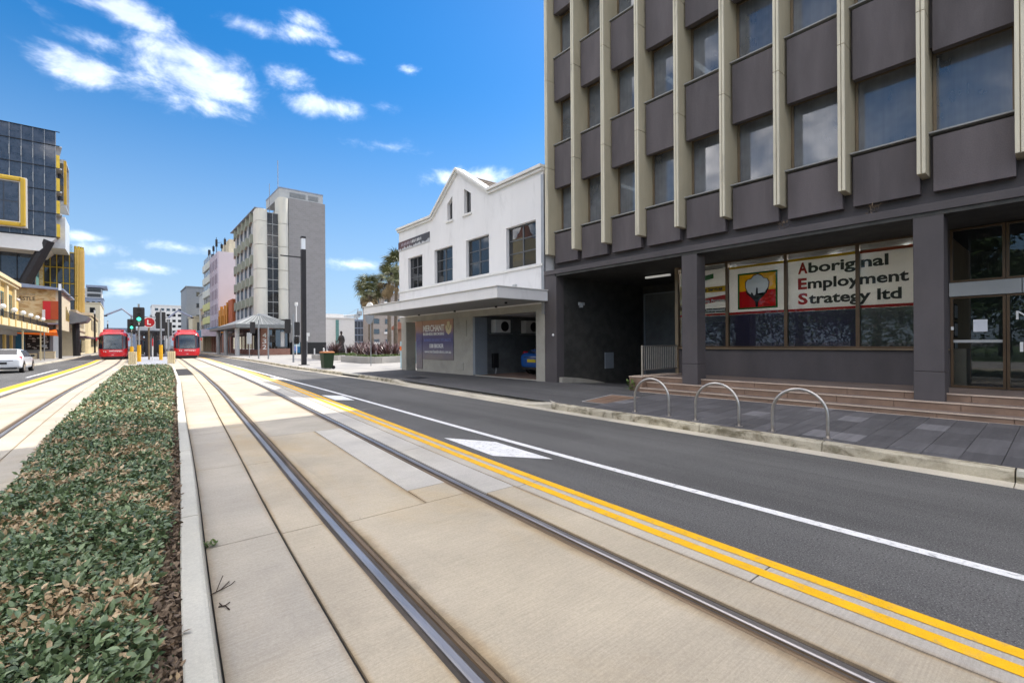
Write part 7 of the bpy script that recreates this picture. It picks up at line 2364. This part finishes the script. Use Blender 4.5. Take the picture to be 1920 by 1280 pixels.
def fan_leaf(mat, droop, seed, n_=15, ln=1.0):
    """fan palm leaf: petiole and a fan of folded blades with hanging tips; grows along +x"""
    r_ = np.random.default_rng(seed)
    V, F, T = [], [], []
    pet = 0.9
    V += [(0, 0.02, 0), (0, -0.02, 0), (pet, 0.015, 0.03), (pet, -0.015, 0.03)]
    F.append((0, 1, 3, 2)); T += [0.3] * 4
    for i in range(n_):
        a = R(-105 + 210 * i / (n_ - 1))
        L_ = ln * (0.75 + 0.25 * math.cos(a)) * r_.uniform(0.85, 1.1)
        w = 0.085
        d_ = np.array([math.cos(a), math.sin(a), 0.0])
        sd = np.array([-math.sin(a), math.cos(a), 0.0])
        b = len(V)
        p = np.array([pet, 0, 0.03])
        for k_, (f_, ww, dz) in enumerate(((0, 0.02, 0), (0.45, w, 0.02), (0.75, w * 0.7, -0.10 * droop), (1.0, 0.01, -0.42 * droop))):
            q = p + d_ * L_ * f_ * (1 - 0.1 * f_ * droop) + np.array([0, 0, dz])
            V.append(tuple(q + sd * ww / 2)); V.append(tuple(q - sd * ww / 2))
        T += [r_.random()] * 8
        for k_ in range(3):
            F.append((b + 2 * k_, b + 2 * k_ + 1, b + 2 * k_ + 3, b + 2 * k_ + 2))
    me = bpy.data.meshes.new('frond')
    me.from_pydata(V, [], F)
    me.materials.append(MT[mat])
    at_ = me.attributes.new('tint', 'FLOAT', 'POINT')
    at_.data.foreach_set('value', np.array(T, dtype=np.float32))
    return me
fr_g = [fan_leaf('palm_green', 1.0, 5 + i) for i in range(2)]
fr_d = [fan_leaf('palm_dry', 2.0, 15 + i) for i in range(2)]
def palm(x, y, h, s_, label, seed, lean=0.0):
    r_ = np.random.default_rng(seed)
    t = thing('fan_palm', label, 'palm tree', (x, y, 0.15), 'fan palms behind the planter')
    path = [(x, y, 0.1), (x + lean * 0.3, y, h * 0.35), (x + lean * 0.7, y, h * 0.7), (x + lean, y, h)]
    MB().tube(path, 0.20, 12, taper=[1.25, 1.0, 0.9, 0.8]).build('trunk', 'trunk', t, smooth=True)
    for i in range(54):
        dry = i >= 34
        el_ = r_.uniform(-0.35, 1.35) if not dry else r_.uniform(-1.35, -0.25)
        me_ = (fr_d if dry else fr_g)[i % 2]
        o = obj('frond', me_, None, t, loc=(x + lean + r_.normal(0, 0.05), y + r_.normal(0, 0.05), h - (0.0 if not dry else r_.uniform(0.1, 0.9))))
        o.rotation_euler = (r_.normal(0, 0.3), -el_, r_.uniform(0, 6.28))
        q = s_ * r_.uniform(0.8, 1.15)
        o.scale = (q, q, q)
palm(22.3, 46.4, 9.9, 1.05, 'tallest fan palm, crown against the white building corner', 1, 0.2)
palm(20.6, 44.2, 8.2, 0.92, 'fan palm with a brown skirt in the middle of the palm group', 2)
palm(19.3, 45.4, 6.6, 0.88, 'shorter fan palm at the left of the palm group', 3, -0.2)
palm(21.2, 50.5, 7.9, 1.05, 'fan palm standing behind the others in the palm group', 4)

def bird(x, y, z, rz, label):
    t = lthing('bird', label, 'bird', (x, y, z), 'birds in flight', rz)
    MB().loft([[(0.02 * math.cos(a), -0.22, 0.02 * math.sin(a)) for a in (0, 1.57, 3.14, 4.71)], [(0.06 * math.cos(a), -0.05, 0.06 * math.sin(a)) for a in (0, 1.57, 3.14, 4.71)], [(0.05 * math.cos(a), 0.10, 0.05 * math.sin(a)) for a in (0, 1.57, 3.14, 4.71)], [(0.01 * math.cos(a), 0.27, 0.01 * math.sin(a)) for a in (0, 1.57, 3.14, 4.71)]]).build('body', 'dark_steel', t)
    for s_ in (-1, 1):
        MB().add([(s_ * 0.04, -0.08, 0.02), (s_ * 0.04, 0.08, 0.02), (s_ * 0.28, 0.06, 0.14), (s_ * 0.50, -0.06, 0.10), (s_ * 0.28, -0.09, 0.145)], [(0, 1, 2, 4), (4, 2, 3)]).build('wing', 'dark_steel', t)
bird(17.2, 38.4, 7.1, R(70), 'dark bird in flight over the plaza, lower of the two')
bird(17.9, 38.0, 7.65, R(60), 'dark bird in flight over the plaza, nearer the palms')

# ------------------------------------------------------------------ park across the street (seen only mirrored in the glass)
ncl = 5200
r_ = np.random.default_rng(9)
u = r_.normal(size=(ncl, 3)); u /= np.linalg.norm(u, axis=1)[:, None]
lob = r_.integers(0, 9, ncl)
lc_ = np.stack([r_.uniform(-2.2, 2.2, 9), r_.uniform(-2.2, 2.2, 9), r_.uniform(4.0, 8.8, 9)], 1)
pos = lc_[lob] + u * (r_.random(ncl)[:, None] ** 0.4) * np.array([2.0, 2.0, 1.4])
tree_me = scatter_mesh('crown', tv, tf, pos, euler_mats(r_.uniform(0, 6.28, ncl), r_.normal(0, 0.6, ncl), r_.normal(0, 0.6, ncl)), r_.uniform(0.28, 0.55, ncl), np.zeros(ncl, int), ['tree_leaf'], r_.random(ncl))
tk = MB().tube([(0, 0, 0), (0.1, 0, 2.4), (0.0, 0.1, 5.5)], 0.32, 10, taper=[1.2, 0.9, 0.5])
for c_ in lc_[:6]:
    tk.tube([(0.05, 0, 3.0), tuple(np.array([0.05, 0, 3.0]) * 0.4 + c_ * 0.6)], 0.14, 6, taper=[1, 0.4])
tk_me = tk.mesh('trunk', True)
tk_me.materials.append(MT['trunk'])
for i, (xx, yy, s_) in enumerate(((-27, 1.5, 1.0), (-30, 7.5, 1.15), (-26, 13, 0.95), (-30, 19, 1.2), (-28, -5, 1.1), (-28, 26, 1.05), (-33, 33, 1.2), (-36, 4, 1.3), (-38, 14, 1.3))):
    t = lthing('park_tree', 'broad leafy park tree across the street', 'tree', (xx, yy, 0.1), 'park trees across the street', rz=i * 1.3)
    for nm, me_ in (('trunk', tk_me), ('crown', tree_me)):
        o = obj(nm, me_, None, t)
        o.location = (0, 0, 0)
        o.scale = (s_, s_, s_)
nh = 13000
pos = np.stack([r_.uniform(-23.2, -21.6, nh), r_.uniform(-14, 40, nh), 0.15 + 4.0 * np.sqrt(r_.random(nh))], 1)
ph = obj('reflection_hedge', scatter_mesh('reflection_hedge', tv, tf, pos, euler_mats(r_.uniform(0, 6.28, nh), r_.normal(0, 0.6, nh), r_.normal(0, 0.6, nh)), r_.uniform(0.25, 0.5, nh), np.zeros(nh, int), ['tree_leaf'], r_.random(nh)), None)  # added unseen hedge, tall enough to darken the shop window reflections
tag(ph, 'dark green hedge added out of view to darken the shop window reflections', 'hedge')
t = thing('clock_tower', 'sandstone clock tower across the street', 'building', (-44, 76, 0))
MB().box(-47, -41, 73, 79, 0, 19).build('shaft', 'cream_wall', t)
MB().box(-46.2, -41.8, 73.8, 78.2, 19, 24).build('belfry', 'heritage_trim', t)
MB().cyl(-44, 76, 24, 28, 2.0, 12, 0.3).build('cupola', 'terracotta', t)
MB().box(-62, -47.1, 60, 112, 0, 14).build('wing', 'cream_wall', t)

# ------------------------------------------------------------------ tidy up
for o in bpy.data.objects:
    if '_w' in o:
        del o['_w']
S.render.engine = 'CYCLES'
S.cycles.max_bounces = 8
S.cycles.transparent_max_bounces = 16
S.cycles.use_denoising = True
